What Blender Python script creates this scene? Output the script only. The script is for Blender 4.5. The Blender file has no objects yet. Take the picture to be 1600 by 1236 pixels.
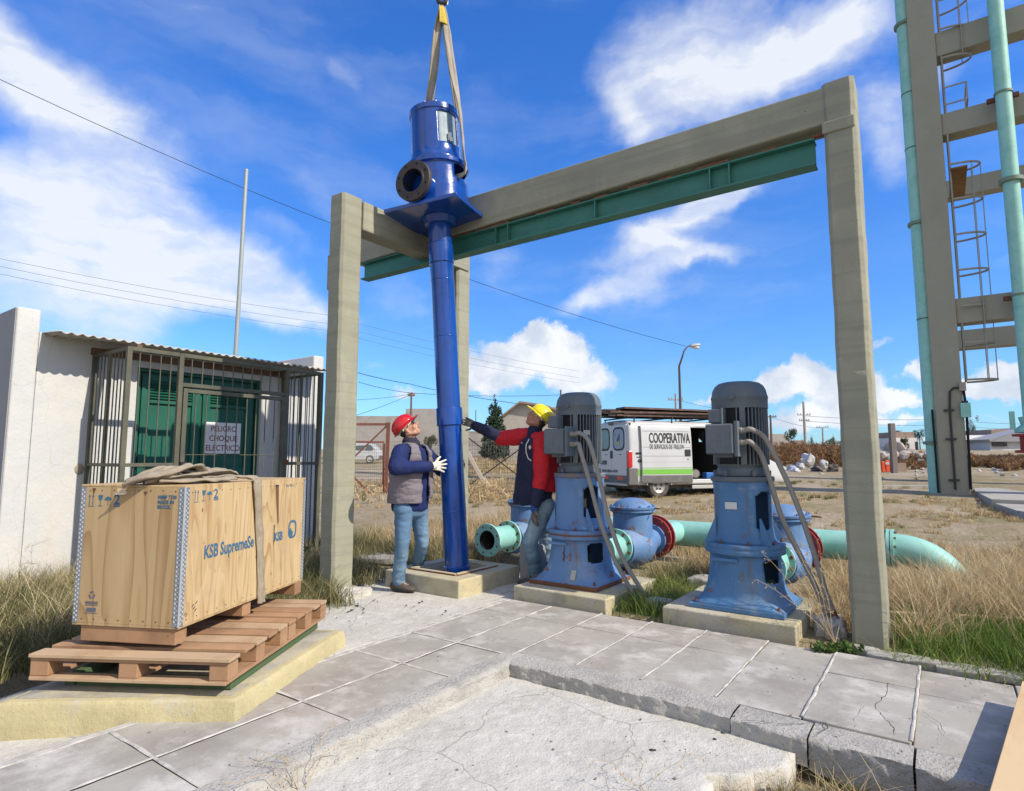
import bpy, math, random
import numpy as np
from mathutils import Vector, Matrix, noise as mnoise
R_ = math.radians
random.seed(7); rng = np.random.default_rng(7)
sc = bpy.context.scene
col = sc.collection

# ------------------------------------------------------------------ camera
F = 940.5; YAW = R_(-35.43); PIT = R_(5.87); CH = 1.35
FWD = Vector((math.sin(YAW)*math.cos(PIT), math.cos(YAW)*math.cos(PIT), math.sin(PIT)))
RT = Vector((math.cos(YAW), -math.sin(YAW), 0)); UPV = RT.cross(FWD)
WH = Vector((math.sin(YAW), math.cos(YAW), 0)); Z = Vector((0, 0, 1))
CAM = Vector((0, 0, CH))
cd = bpy.data.cameras.new('camera'); co = bpy.data.objects.new('camera', cd); col.objects.link(co)
co.matrix_world = Matrix(((RT.x, UPV.x, -FWD.x, 0), (RT.y, UPV.y, -FWD.y, 0), (RT.z, UPV.z, -FWD.z, CH), (0, 0, 0, 1)))
cd.sensor_width = 36; cd.lens = F/1600*36; cd.clip_start = .05; cd.clip_end = 3000
sc.camera = co
def ray(px, py): return FWD + RT*((px-800)/F) - UPV*((py-618)/F)
def at(px, py, w): return CAM + ray(px, py)*w            # a point at distance w along the viewing axis
def gz(px, py, z=0.0):
    d = ray(px, py); return CAM + d*((z-CH)/d.z)          # a point at height z

# ------------------------------------------------------------------ light
SUN_AZ, SUN_EL = R_(4), R_(40)      # azimuth from +x towards +y
sd = Vector((math.cos(SUN_AZ)*math.cos(SUN_EL), math.sin(SUN_AZ)*math.cos(SUN_EL), math.sin(SUN_EL)))
sl = bpy.data.lights.new('sun', 'SUN'); sl.energy = 4.4; sl.angle = R_(.6); sl.color = (1, .90, .75)
so = bpy.data.objects.new('sun', sl); col.objects.link(so)
so.rotation_euler = sd.to_track_quat('Z', 'Y').to_euler()
sc.view_settings.view_transform = 'Standard'; sc.view_settings.look = 'None'
sc.view_settings.exposure = 0.35; sc.view_settings.gamma = 1
sc.render.engine = 'CYCLES'

# ------------------------------------------------------------------ sky
world = bpy.data.worlds.new('World'); sc.world = world; world.use_nodes = True
def make_sky():
    nt = world.node_tree; nt.nodes.clear(); L = nt.links
    def N(t, **k):
        n = nt.nodes.new(t)
        for a, b in k.items(): setattr(n, a, b)
        return n
    def put(s, v):
        if isinstance(v, bpy.types.NodeSocket): L.new(v, s)
        else: s.default_value = v
    def math_(op, a, b=0.0, c=0.0):
        n = N('ShaderNodeMath', operation=op); put(n.inputs[0], a); put(n.inputs[1], b)
        if op in ('MULTIPLY_ADD', 'SMOOTH_MIN'): put(n.inputs[2], c)
        return n.outputs[0]
    def vm(op, a, b, out=0):
        n = N('ShaderNodeVectorMath', operation=op); put(n.inputs[0], a)
        if op == 'SCALE': put(n.inputs['Scale'], b)
        else: put(n.inputs[1], b)
        return n.outputs[out]
    def noise(vec, scale, detail=6, rough=.55, dist=0, out='Fac'):
        n = N('ShaderNodeTexNoise'); put(n.inputs['Vector'], vec); n.inputs['Scale'].default_value = scale
        n.inputs['Detail'].default_value = detail; n.inputs['Roughness'].default_value = rough; n.inputs['Distortion'].default_value = dist
        return n.outputs[out]
    def mr(x, a, b, c=0, d=1, smooth=True):
        n = N('ShaderNodeMapRange'); n.interpolation_type = 'SMOOTHSTEP' if smooth else 'LINEAR'
        put(n.inputs[0], x); n.inputs[1].default_value = a; n.inputs[2].default_value = b; n.inputs[3].default_value = c; n.inputs[4].default_value = d
        return n.outputs[0]
    def mix(f, a, b):
        n = N('ShaderNodeMix', data_type='RGBA'); put(n.inputs[0], f); put(n.inputs[6], a); put(n.inputs[7], b); return n.outputs[2]
    tc = N('ShaderNodeTexCoord').outputs['Generated']
    D = vm('NORMALIZE', tc, (0, 0, 0))
    wn = noise(D, 5, 5, .6, 0, 'Color')
    warp = vm('SCALE', vm('SUBTRACT', wn, (.5, .5, .5)), .10)
    DW = vm('ADD', D, warp)
    wn2 = noise(D, 26, 4, .6, 0, 'Color')
    DC = vm('ADD', D, vm('SCALE', vm('SUBTRACT', wn2, (.5, .5, .5)), .05))
    def blobs(lst, src):
        tot = None
        for px, py, rx, ry, rot, amp in lst:
            d = ray(px, py).normalized(); k = 1/ray(px, py).length
            e1 = ray(px+10*math.cos(R_(rot)), py+10*math.sin(R_(rot))).normalized()-d; e1.normalize()
            e2 = d.cross(e1).normalized()
            dd = vm('SUBTRACT', src, tuple(d))
            f1 = rx/F*k*(k if abs(px-800) > 300 else 1); f2 = ry/F*k
            a = vm('DOT_PRODUCT', dd, tuple(e1/f1), 1); b = vm('DOT_PRODUCT', dd, tuple(e2/f2), 1); c = vm('DOT_PRODUCT', dd, tuple(d*2), 1)
            cb = N('ShaderNodeCombineXYZ'); put(cb.inputs[0], a); put(cb.inputs[1], b); put(cb.inputs[2], c)
            q = vm('LENGTH', cb.outputs[0], (0, 0, 0), 1)
            m = mr(q, 1.25, .1, 0, amp)
            tot = m if tot is None else math_('ADD', tot, m)
        return tot
    wisps = [(-40, 40, 140, 90, 10, .6), (60, 120, 190, 80, 35, .75), (190, 260, 230, 115, 35, .9), (60, 330, 250, 110, 10, .8), (330, 400, 190, 60, 32, .6),
             (150, 440, 360, 70, 8, .65), (420, 480, 190, 45, 10, .6), (120, 520, 260, 45, 3, .4), (420, 350, 80, 28, 20, .35), (545, 115, 70, 26, 50, .33),
             (300, 5, 70, 22, 5, .35), (820, 45, 90, 40, 15, .30), (590, 420, 130, 60, 30, .6), (1000, 470, 170, 35, -12, .6), (1120, 400, 150, 28, 0, .45), (960, 420, 120, 40, -30, .5), (1100, 340, 160, 40, -30, .5), (430, 370, 110, 35, 15, .5), (540, 120, 90, 40, 45, .08), (250, 380, 330, 120, 22, .55), (400, 450, 230, 60, 18, .5), (60, 480, 260, 60, 5, .45), (1080, 120, 200, 130, 50, .45), (1250, 60, 260, 110, -20, .4), (1000, 330, 180, 60, -25, .35), (900, 250, 220, 40, -25, .35), (1180, 120, 260, 40, -32, .55), (1010, 220, 160, 30, 55, .4), (680, 60, 160, 50, 20, .25), (470, 300, 160, 50, 30, .4), (1180, 470, 120, 25, -15, .3), (770, 330, 75, 75, 60, .60), (780, 410, 55, 60, 40, .5),
             (1130, 60, 190, 100, 12, .75), (1010, 110, 110, 80, 60, .5), (1330, 60, 170, 90, -30, .60), (1400, 170, 90, 110, 50, .55), (1400, 260, 80, 60, 30, .4),
             (1240, 190, 200, 60, -10, .5), (1060, 340, 130, 26, -28, .6), (1130, 300, 120, 22, -35, .4), (960, 455, 140, 24, -18, .7), (1080, 410, 160, 20, -14, .42), (1030, 380, 90, 14, 10, .3), (1150, 530, 60, 12, -8, .32),
             (1560, 410, 70, 40, -20, .55), (1520, 60, 90, 100, 30, .5), (590, 570, 60, 14, 12, .45), (660, 500, 130, 26, 15, .25), (300, 570, 420, 40, 5, .35),
             (1500, 330, 60, 30, 10, .2), (-300, 300, 400, 260, 0, .8), (1900, 200, 300, 140, -20, .5)]
    cums = [(800, 555, 95, 38, -8, 1.0), (870, 540, 70, 46, 10, 1.0), (905, 590, 70, 42, 5, 1.0), (770, 590, 70, 34, 0, .9), (640, 612, 60, 16, 0, .5),
            (1255, 585, 60, 38, 15, 1.0), (1210, 600, 40, 34, 0, 1.0), (1330, 610, 70, 42, 0, .9), (1280, 655, 130, 26, 0, .8), (1430, 578, 50, 30, 5, .85), (1395, 625, 80, 22, 0, .8),
            (1560, 578, 60, 24, 0, .85), (1530, 610, 110, 18, 4, .8), (1440, 655, 200, 12, 0, .55), (1500, 690, 300, 14, 0, .6), (1120, 625, 50, 10, 0, .5), (1690, 600, 120, 60, 0, .9), (460, 655, 200, 20, 0, .3), (1380, 530, 50, 12, -8, .45)]
    mp = N('ShaderNodeMapping'); put(mp.inputs[0], DW); mp.inputs['Rotation'].default_value = (0, R_(25), R_(-20)); mp.inputs['Scale'].default_value = (1.6, 2.4, 9)
    wn_ = noise(mp.outputs[0], 1.7, 6, .56, .12)
    wf = noise(DW, 7, 6, .55)
    sp0 = N('ShaderNodeSeparateXYZ'); put(sp0.inputs[0], D); D_el = sp0.outputs[2]
    wsum = blobs(wisps, DW)
    wcap = mr(math_('ADD', wsum, math_('MULTIPLY', math_('SUBTRACT', wf, .5), .9)), .10, 1.25, 0, 1)
    fib = mr(math_('ADD', math_('MULTIPLY', wn_, .65), math_('MULTIPLY', wf, .35)), .34, .68, 0, 1)
    wden = math_('MULTIPLY', mr(math_('MULTIPLY', wcap, math_('ADD', math_('MULTIPLY', fib, .95), math_('MULTIPLY', wcap, .55))), .03, 1.25, 0, 1, False), 1.05)
    veil = math_('MULTIPLY', mr(math_('ADD', math_('MULTIPLY', wn_, .7), math_('MULTIPLY', noise(DW, 2.4, 5, .55), .5)), .52, .85, 0, .17), mr(D_el, .02, .2, 0, 1))
    wden = mr(math_('ADD', wden, veil), 0, 1.0, 0, .92, False)
    csum = blobs(cums, DC)
    cn = noise(DC, 15, 8, .6)
    cden = mr(math_('ADD', csum, math_('MULTIPLY', math_('SUBTRACT', cn, .5), 1.5)), .26, .72, 0, .97)
    # unseen broken cloud added behind the camera and overhead to whiten the ambient light
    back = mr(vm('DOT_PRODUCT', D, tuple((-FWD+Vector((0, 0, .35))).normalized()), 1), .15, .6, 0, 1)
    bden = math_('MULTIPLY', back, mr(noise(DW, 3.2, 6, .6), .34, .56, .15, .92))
    sky = N('ShaderNodeTexSky', sky_type='NISHITA'); sky.sun_disc = False
    sky.sun_elevation = SUN_EL; sky.sun_rotation = math.pi/2-SUN_AZ; sky.altitude = 50; sky.air_density = 1.0; sky.dust_density = .3; sky.ozone_density = 2.5
    sep = N('ShaderNodeSeparateXYZ'); put(sep.inputs[0], D)
    el = sep.outputs[2]
    tint = mix(mr(el, 0.0, .62, 0, 1, True), (.50, .81, 1.18, 1), (.33, .83, 1.55, 1))
    mul = N('ShaderNodeMix', data_type='RGBA', blend_type='MULTIPLY'); mul.inputs[0].default_value = 1
    put(mul.inputs[6], sky.outputs[0]); put(mul.inputs[7], tint)
    # the clouds are lit white from above, blue-grey in their bases
    cs = mr(noise(vm('ADD', DC, (.02, .0, -.03)), 12, 5, .5), .35, .62, 0, 1)
    ccol = mix(cs, (4.1, 4.6, 5.4, 1), (6.2, 6.3, 6.5, 1))
    out = mix(wden, mul.outputs[2], (5.7, 5.95, 6.3, 1))
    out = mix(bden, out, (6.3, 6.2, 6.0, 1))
    out = mix(cden, out, ccol)
    bg = N('ShaderNodeBackground'); put(bg.inputs[0], out); bg.inputs[1].default_value = .125
    o = N('ShaderNodeOutputWorld'); L.new(bg.outputs[0], o.inputs[0])
make_sky()
world.cycles.sampling_method = 'MANUAL'; world.cycles.sample_map_resolution = 512

# ------------------------------------------------------------------ materials
MATS = {}
def mat(name, base, rough=.8, metal=0.0, layers=(), bump=(), spec=.4, coat=0.0, emit=None, alpha=None, trans=0.0):
    """layers: (kind, colour, scale, lo, hi, amount, (sx,sy,sz)) laid over the base; kinds n=noise, w=wood contour, c=cracks, g=height gradient, s=speckle"""
    if name in MATS: return MATS[name]
    m = bpy.data.materials.new(name); m.use_nodes = True; nt = m.node_tree; L = nt.links
    b = nt.nodes['Principled BSDF']
    tc = nt.nodes.new('ShaderNodeTexCoord').outputs['Object']
    def mapped(s):
        if s is None or s == (1, 1, 1): return tc
        n = nt.nodes.new('ShaderNodeMapping'); n.inputs['Scale'].default_value = s; L.new(tc, n.inputs[0]); return n.outputs[0]
    def noise(scale, s=None, detail=6, rough=.6, dist=0):
        n = nt.nodes.new('ShaderNodeTexNoise'); L.new(mapped(s), n.inputs['Vector']); n.inputs['Scale'].default_value = scale
        n.inputs['Detail'].default_value = detail; n.inputs['Roughness'].default_value = rough; n.inputs['Distortion'].default_value = dist; return n.outputs['Fac']
    def mrange(x, a, bb, c=0.0, d=1.0):
        n = nt.nodes.new('ShaderNodeMapRange'); L.new(x, n.inputs[0]); n.inputs[1].default_value = a; n.inputs[2].default_value = bb
        n.inputs[3].default_value = c; n.inputs[4].default_value = d; return n.outputs[0]
    cur = None
    def c4(c): return (c[0], c[1], c[2], 1)
    rgb = nt.nodes.new('ShaderNodeRGB'); rgb.outputs[0].default_value = c4(base); cur = rgb.outputs[0]
    for ly in layers:
        kind, c, scale, lo, hi, amt = ly[:6]; s = ly[6] if len(ly) > 6 else None
        if kind == 'n': f = mrange(noise(scale, s, 8, .65), lo, hi, 0, amt)
        elif kind == 'w':
            n = noise(scale, s, 2, .45, .3)
            m1 = nt.nodes.new('ShaderNodeMath'); m1.operation = 'MULTIPLY'; L.new(n, m1.inputs[0]); m1.inputs[1].default_value = 11
            m2 = nt.nodes.new('ShaderNodeMath'); m2.operation = 'FRACT'; L.new(m1.outputs[0], m2.inputs[0])
            f = mrange(m2.outputs[0], lo, hi, 0, amt)
        elif kind == 'c':
            n = nt.nodes.new('ShaderNodeTexVoronoi'); n.feature = 'DISTANCE_TO_EDGE'; n.inputs['Scale'].default_value = scale
            w = nt.nodes.new('ShaderNodeTexNoise'); w.inputs['Scale'].default_value = scale*2.5; w.inputs['Detail'].default_value = 4; L.new(mapped(s), w.inputs['Vector'])
            a = nt.nodes.new('ShaderNodeMixRGB'); a.blend_type = 'ADD'; a.inputs[0].default_value = .5; L.new(mapped(s), a.inputs[1]); L.new(w.outputs['Color'], a.inputs[2])
            L.new(a.outputs[0], n.inputs['Vector']); f = mrange(n.outputs['Distance'], lo, hi, amt, 0)
        elif kind == 's':
            n = nt.nodes.new('ShaderNodeTexVoronoi'); n.inputs['Scale'].default_value = scale; L.new(mapped(s), n.inputs['Vector'])
            f = mrange(n.outputs['Distance'], lo, hi, amt, 0)
        elif kind == 'g':      # fades in with object height lo..hi, broken by noise
            sp = nt.nodes.new('ShaderNodeSeparateXYZ'); L.new(tc, sp.inputs[0])
            a = nt.nodes.new('ShaderNodeMath'); a.operation = 'MULTIPLY_ADD'; L.new(noise(scale), a.inputs[0]); a.inputs[1].default_value = abs(hi-lo)*.8; L.new(sp.outputs[2], a.inputs[2])
            f = mrange(a.outputs[0], lo, hi, amt, 0)
        mx = nt.nodes.new('ShaderNodeMix'); mx.data_type = 'RGBA'; L.new(f, mx.inputs[0]); L.new(cur, mx.inputs[6]); mx.inputs[7].default_value = c4(c); cur = mx.outputs[2]
    L.new(cur, b.inputs['Base Color'])
    b.inputs['Metallic'].default_value = metal; b.inputs['Specular IOR Level'].default_value = spec; b.inputs['Coat Weight'].default_value = coat
    b.inputs['Coat Roughness'].default_value = .08
    if trans: b.inputs['Transmission Weight'].default_value = trans
    rn = mrange(noise(7), .3, .7, max(.02, rough-.09), min(1, rough+.09)); L.new(rn, b.inputs['Roughness'])
    prev = None
    for (scale, strength, dist) in bump:
        bn = nt.nodes.new('ShaderNodeBump'); bn.inputs['Strength'].default_value = strength; bn.inputs['Distance'].default_value = dist
        L.new(noise(scale, None, 5, .65), bn.inputs['Height'])
        if prev: L.new(prev, bn.inputs['Normal'])
        prev = bn.outputs[0]
    if prev: L.new(prev, b.inputs['Normal'])
    MATS[name] = m; return m
def blade_mat(name, ramp, rough=.75):
    m = bpy.data.materials.new(name); m.use_nodes = True; nt = m.node_tree; L = nt.links; b = nt.nodes['Principled BSDF']
    a = nt.nodes.new('ShaderNodeAttribute'); a.attribute_name = 'tone'
    r = nt.nodes.new('ShaderNodeValToRGB'); L.new(a.outputs['Fac'], r.inputs[0])
    els = r.color_ramp.elements
    while len(els) < len(ramp): els.new(.5)
    for e, (p, c) in zip(els, ramp): e.position = p; e.color = (*c, 1)
    L.new(r.outputs[0], b.inputs['Base Color']); b.inputs['Roughness'].default_value = rough; b.inputs['Specular IOR Level'].default_value = .25
    tr = nt.nodes.new('ShaderNodeBsdfTranslucent'); L.new(r.outputs[0], tr.inputs[0])
    mx = nt.nodes.new('ShaderNodeMixShader'); mx.inputs[0].default_value = .3; L.new(b.outputs[0], mx.inputs[1]); L.new(tr.outputs[0], mx.inputs[2])
    L.new(mx.outputs[0], nt.nodes['Material Output'].inputs[0]); return m

# ------------------------------------------------------------------ mesh helpers
def chain(o):
    m = Matrix.Identity(4)
    while o is not None: m = o.matrix_basis @ m; o = o.parent
    return m
class MB:
    def __init__(s): s.v = []; s.f = []
    def add(s, vs, fs):
        n = len(s.v); s.v += [tuple(p) for p in vs]; s.f += [tuple(i+n for i in q) for q in fs]; return s
    def box(s, c, d, m=None, taper=None):
        x, y, z = d[0]/2, d[1]/2, d[2]/2; t = taper or (1, 1)
        vs = [Vector((sx*x*(t[0] if sz > 0 else 1), sy*y*(t[1] if sz > 0 else 1), sz*z)) for sz in (-1, 1) for sx, sy in ((-1, -1), (1, -1), (1, 1), (-1, 1))]
        if m is not None: vs = [m @ p for p in vs]
        vs = [p+Vector(c) for p in vs]
        return s.add(vs, [(3, 2, 1, 0), (4, 5, 6, 7), (0, 1, 5, 4), (1, 2, 6, 5), (2, 3, 7, 6), (3, 0, 4, 7)])
    def span(s, a, b):
        return s.box([(a[i]+b[i])/2 for i in range(3)], [abs(b[i]-a[i]) for i in range(3)])
    def bar(s, a, b, w, h, up=(0, 0, 1), off=0):
        a = Vector(a); b = Vector(b); d = (b-a); l = d.length; d.normalize(); u = Vector(up)
        sd_ = d.cross(u)
        if sd_.length < 1e-4: sd_ = d.cross(Vector((1, 0, 0)))
        sd_.normalize(); u = sd_.cross(d)
        m = Matrix((d, sd_, u)).transposed()
        return s.box((a+b)/2, (l, w, h), m)
    def tube(s, pts, r, seg=12, caps=True, sq=1.0):
        pts = [Vector(p) for p in pts]; n = len(pts)
        rs = r if isinstance(r, (list, tuple)) else [r]*n
        vs = []; fs = []; ref = None
        for i, p in enumerate(pts):
            d = (pts[min(i+1, n-1)]-pts[max(i-1, 0)]).normalized()
            if ref is None: ref = Vector((0, 0, 1)) if abs(d.z) < .95 else Vector((1, 0, 0))
            a = d.cross(ref).normalized(); b = a.cross(d); ref = b
            for k in range(seg):
                t = 2*math.pi*k/seg; vs.append(p+a*(math.cos(t)*rs[i])+b*(math.sin(t)*rs[i]*sq))
        for i in range(n-1):
            for k in range(seg):
                k2 = (k+1) % seg; fs.append((i*seg+k, i*seg+k2, (i+1)*seg+k2, (i+1)*seg+k))
        if caps: fs.append(tuple(range(seg))); fs.append(tuple(range((n-1)*seg, n*seg))[::-1])
        return s.add(vs, fs)
    def lathe(s, prof, c=(0, 0, 0), ax=(0, 0, 1), seg=32, caps=True):
        ax = Vector(ax).normalized(); a = ax.cross(Vector((0, 0, 1)) if abs(ax.z) < .9 else Vector((1, 0, 0))).normalized(); b = ax.cross(a); c = Vector(c)
        vs = []; fs = []
        for r, h in prof:
            for k in range(seg):
                t = 2*math.pi*k/seg; vs.append(c+ax*h+a*(r*math.cos(t))+b*(r*math.sin(t)))
        for i in range(len(prof)-1):
            for k in range(seg):
                k2 = (k+1) % seg; fs.append((i*seg+k, i*seg+k2, (i+1)*seg+k2, (i+1)*seg+k))
        if caps:
            if prof[0][0] > 1e-4: fs.append(tuple(range(seg))[::-1])
            if prof[-1][0] > 1e-4: fs.append(tuple(range((len(prof)-1)*seg, len(prof)*seg)))
        return s.add(vs, fs)
    def ell(s, c, r, m=None, su=16, sv=10):
        vs = []; fs = []
        for j in range(sv+1):
            ph = math.pi*j/sv
            for i in range(su):
                th = 2*math.pi*i/su; p = Vector((r[0]*math.sin(ph)*math.cos(th), r[1]*math.sin(ph)*math.sin(th), r[2]*math.cos(ph)))
                if m is not None: p = m @ p
                vs.append(p+Vector(c))
        for j in range(sv):
            for i in range(su):
                i2 = (i+1) % su; fs.append((j*su+i, (j+1)*su+i, (j+1)*su+i2, j*su+i2))
        return s.add(vs, fs)
    def cap(s, a, b, ra, rb, seg=12):          # tapered capsule
        a = Vector(a); b = Vector(b); d = b-a; L_ = max(d.length, 1e-5); d = d/L_
        prof = [(ra*math.sin(t), -ra*math.cos(t)) for t in [i*math.pi/8 for i in range(0, 5)]]+[(rb*math.cos(t), L_+rb*math.sin(t)) for t in [i*math.pi/8 for i in range(0, 5)]]
        prof[0] = (1e-5, prof[0][1]); prof[-1] = (1e-5, prof[-1][1])
        return s.lathe(prof, a, d, seg)
    def prism(s, poly, z0, z1):
        n = len(poly); vs = [(x, y, z0) for x, y in poly]+[(x, y, z1) for x, y in poly]
        return s.add(vs, [tuple(range(n))[::-1], tuple(range(n, 2*n))]+[(i, (i+1) % n, (i+1) % n+n, i+n) for i in range(n)])
    def loft(s, rings, caps=True, closed=True):
        n = len(rings[0]); vs = [p for r in rings for p in r]; fs = []
        for i in range(len(rings)-1):
            for k in range(n if closed else n-1):
                k2 = (k+1) % n; fs.append((i*n+k, i*n+k2, (i+1)*n+k2, (i+1)*n+k))
        if caps: fs.append(tuple(range(n))[::-1]); fs.append(tuple(range((len(rings)-1)*n, len(rings)*n)))
        return s.add(vs, fs)
    def mesh(s, name):
        me = bpy.data.meshes.new(name); me.from_pydata([tuple(p) for p in s.v], [], s.f); me.validate(); me.update(); return me
    def build(s, name, m, parent=None, smooth=35, bevel=0, seg=2, local=False):
        if parent is not None and not local:
            inv = chain(parent).inverted(); s.v = [tuple(inv @ Vector(p)) for p in s.v]
        me = s.mesh(name); return link(me, name, m, parent, smooth, bevel, seg)
def link(me, name, m, parent=None, smooth=35, bevel=0, seg=2):
    if smooth:
        me.polygons.foreach_set('use_smooth', [True]*len(me.polygons))
        if smooth < 180: me.set_sharp_from_angle(angle=R_(smooth))
    o = bpy.data.objects.new(name, me); col.objects.link(o); o.parent = parent
    me.materials.append(m)
    if bevel:
        md = o.modifiers.new('bevel', 'BEVEL'); md.width = bevel; md.segments = seg; md.limit_method = 'ANGLE'; md.angle_limit = R_(40)
    return o
def fix_normals(o):
    import bmesh
    b = bmesh.new(); b.from_mesh(o.data); bmesh.ops.recalc_face_normals(b, faces=b.faces); b.to_mesh(o.data); b.free(); return o
def tag(o, label=None, cat=None, group=None, kind=None):
    for k, v in (('label', label), ('category', cat), ('group', group), ('kind', kind)):
        if v: o[k] = v
    return o
def thing(name, label, cat, loc=(0, 0, 0), rz=0, group=None):
    o = bpy.data.objects.new(name, None); col.objects.link(o); o.location = loc; o.rotation_euler = (0, 0, rz); o.empty_display_size = .2
    o.matrix_basis = Matrix.Translation(Vector(loc)) @ Matrix.Rotation(rz, 4, 'Z')
    return tag(o, label, cat, group)
def struct(o): o['kind'] = 'structure'; return o
def copy_tree(o, parent=None):
    c = o.copy(); col.objects.link(c); c.parent = parent
    for ch in [q for q in bpy.data.objects if q.parent == o]: copy_tree(ch, c)
    return c
def fuse(mb, name, m, parent, voxel=.008, smooth=4, disp=None, cull=None, local=False):
    """joins overlapping closed shapes into one continuous surface"""
    if parent is not None and not local:
        inv = chain(parent).inverted(); mb.v = [tuple(inv @ Vector(p)) for p in mb.v]
    me = mb.mesh(name+'_raw'); o = bpy.data.objects.new('tmp', me); col.objects.link(o)
    md = o.modifiers.new('r', 'REMESH'); md.mode = 'VOXEL'; md.voxel_size = voxel
    if smooth: sm = o.modifiers.new('s', 'SMOOTH'); sm.iterations = smooth; sm.factor = .5
    dg = bpy.context.evaluated_depsgraph_get(); dg.update()
    new = bpy.data.meshes.new_from_object(o.evaluated_get(dg)); bpy.data.objects.remove(o)
    if disp:
        sc_, amt, st = disp
        nrm = [v.normal.copy() for v in new.vertices]
        for v, n_ in zip(new.vertices, nrm):
            q = Vector((v.co.x*st[0], v.co.y*st[1], v.co.z*st[2]))*sc_
            v.co += n_*amt*(mnoise.noise(q)+.5*mnoise.noise(q*2.3))
    new.name = name; new.materials.clear()
    if cull:
        import bmesh
        M_ = chain(parent) if (parent is not None and not local) else Matrix.Identity(4)
        b = bmesh.new(); b.from_mesh(new)
        bmesh.ops.delete(b, geom=[v for v in b.verts if cull(M_ @ v.co)], context='VERTS'); b.to_mesh(new); b.free()
    return link(new, name, m, parent, 180)
def text(body, size, m, parent, M_, name='lettering', ext=.0008, sx=1.0, align='LEFT', spacing=1.0, bold=0.0, shear=0.0):
    cu = bpy.data.curves.new('t', 'FONT'); cu.body = body; cu.size = size; cu.extrude = ext; cu.align_x = align; cu.space_character = spacing; cu.offset = bold; cu.shear = shear; cu.space_line = 1.0; cu.resolution_u = 3
    o = bpy.data.objects.new('t', cu); col.objects.link(o)
    dg = bpy.context.evaluated_depsgraph_get(); dg.update(); me = bpy.data.meshes.new_from_object(o.evaluated_get(dg)); bpy.data.objects.remove(o)
    me.transform(M_ @ Matrix.Diagonal((sx, 1, 1, 1)))
    if parent is not None: me.transform(chain(parent).inverted())
    me.materials.clear(); me.name = name
    return link(me, name, m, parent, 0)
def frame(o, x, y):    # matrix with text x, y directions at origin o
    x = Vector(x).normalized(); y = Vector(y).normalized(); n = x.cross(y)
    return Matrix(((x.x, y.x, n.x, o[0]), (x.y, y.y, n.y, o[1]), (x.z, y.z, n.z, o[2]), (0, 0, 0, 1)))

# ------------------------------------------------------------------ palette
concrete = mat('weathered_concrete', (.36, .345, .31), .9, layers=[('n', (.26, .245, .215), 2.2, .4, .75, .8), ('n', (.52, .50, .47), 7, .55, .75, .45), ('s', (.14, .13, .12), 60, .08, .16, .5), ('c', (.12, .11, .10), .9, .0, .006, .7)], bump=[(60, .35, .01), (9, .25, .02)])
rough_conc = mat('rough_pale_concrete', (.52, .505, .455), .95, layers=[('n', (.40, .385, .34), 3, .42, .7, .8), ('n', (.66, .645, .61), 11, .5, .72, .6), ('s', (.20, .19, .17), 45, .05, .16, .45), ('c', (.2, .19, .17), .7, .0, .004, .7)], bump=[(90, .6, .01), (14, .5, .03)])
tile_m = mat('paving_slab', (.36, .345, .305), .92, layers=[('n', (.255, .235, .21), 1.4, .42, .62, .85), ('n', (.40, .33, .28), .8, .5, .7, .5), ('n', (.53, .515, .48), 3.2, .50, .68, .85), ('n', (.20, .185, .165), 7, .56, .72, .6), ('n', (.55, .54, .51), 14, .60, .74, .6), ('s', (.13, .12, .11), 70, .06, .14, .5), ('n', (.14, .13, .12), 5, .66, .76, .6)], bump=[(120, .3, .006), (12, .25, .015)])
mortar = mat('pale_mortar', (.52, .50, .46), .95, layers=[('n', (.30, .285, .26), 9, .42, .62, .85)], bump=[(80, .5, .008)])
kerb_m = mat('kerb_concrete', (.42, .405, .37), .92, layers=[('n', (.27, .26, .24), 5, .45, .7, .75), ('s', (.16, .15, .14), 40, .1, .3, .5), ('n', (.50, .57, .64), 1.3, .64, .72, .35)], bump=[(45, .8, .02), (9, .4, .02)])
yellow_pl = mat('yellow_painted_concrete', (.48, .42, .235), .88, layers=[('n', (.36, .31, .18), 4, .42, .66, .8), ('n', (.44, .42, .36), 3, .55, .7, .8), ('s', (.14, .12, .08), 35, .06, .16, .5), ('n', (.20, .18, .13), 9, .66, .8, .7)], bump=[(50, .4, .012), (8, .3, .02)])
plinth_m = mat('plinth_concrete', (.45, .42, .34), .9, layers=[('n', (.46, .40, .22), 2.5, .42, .6, .7), ('n', (.26, .24, .20), 6, .5, .72, .75), ('s', (.14, .12, .1), 35, .06, .18, .5)], bump=[(50, .5, .012), (8, .35, .02)])
post_m = mat('olive_painted_concrete', (.295, .295, .225), .9, layers=[('n', (.225, .228, .175), 1.3, .4, .7, .85), ('n', (.36, .35, .27), 3.5, .52, .70, .7, (1, 1, .35)), ('n', (.17, .165, .13), 2.2, .60, .76, .6, (1.2, 1.2, .18)), ('s', (.07, .065, .05), 11, .035, .075, .9), ('s', (.10, .095, .075), 27, .05, .10, .7), ('n', (.20, .195, .16), 1.0, .50, .56, .35, (.3, .3, 9)), ('n', (.42, .41, .37), 6, .66, .74, .7)], bump=[(70, .3, .006), (5, .3, .02)])
steel_green = mat('green_painted_steel', (.035, .17, .135), .55, layers=[('n', (.05, .20, .17), 4, .4, .7, .7), ('n', (.13, .06, .03), 5, .62, .74, .6), ('n', (.02, .07, .06), 2, .5, .8, .6, (1, 1, 3))], bump=[(20, .2, .006)])
rust = mat('rust', (.18, .075, .04), .85, layers=[('n', (.09, .045, .03), 12, .4, .7, .8)], bump=[(60, .4, .004)])
dark_metal = mat('dark_metal', (.05, .05, .052), .5, .6, layers=[('n', (.12, .07, .05), 15, .55, .7, .5)])
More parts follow.
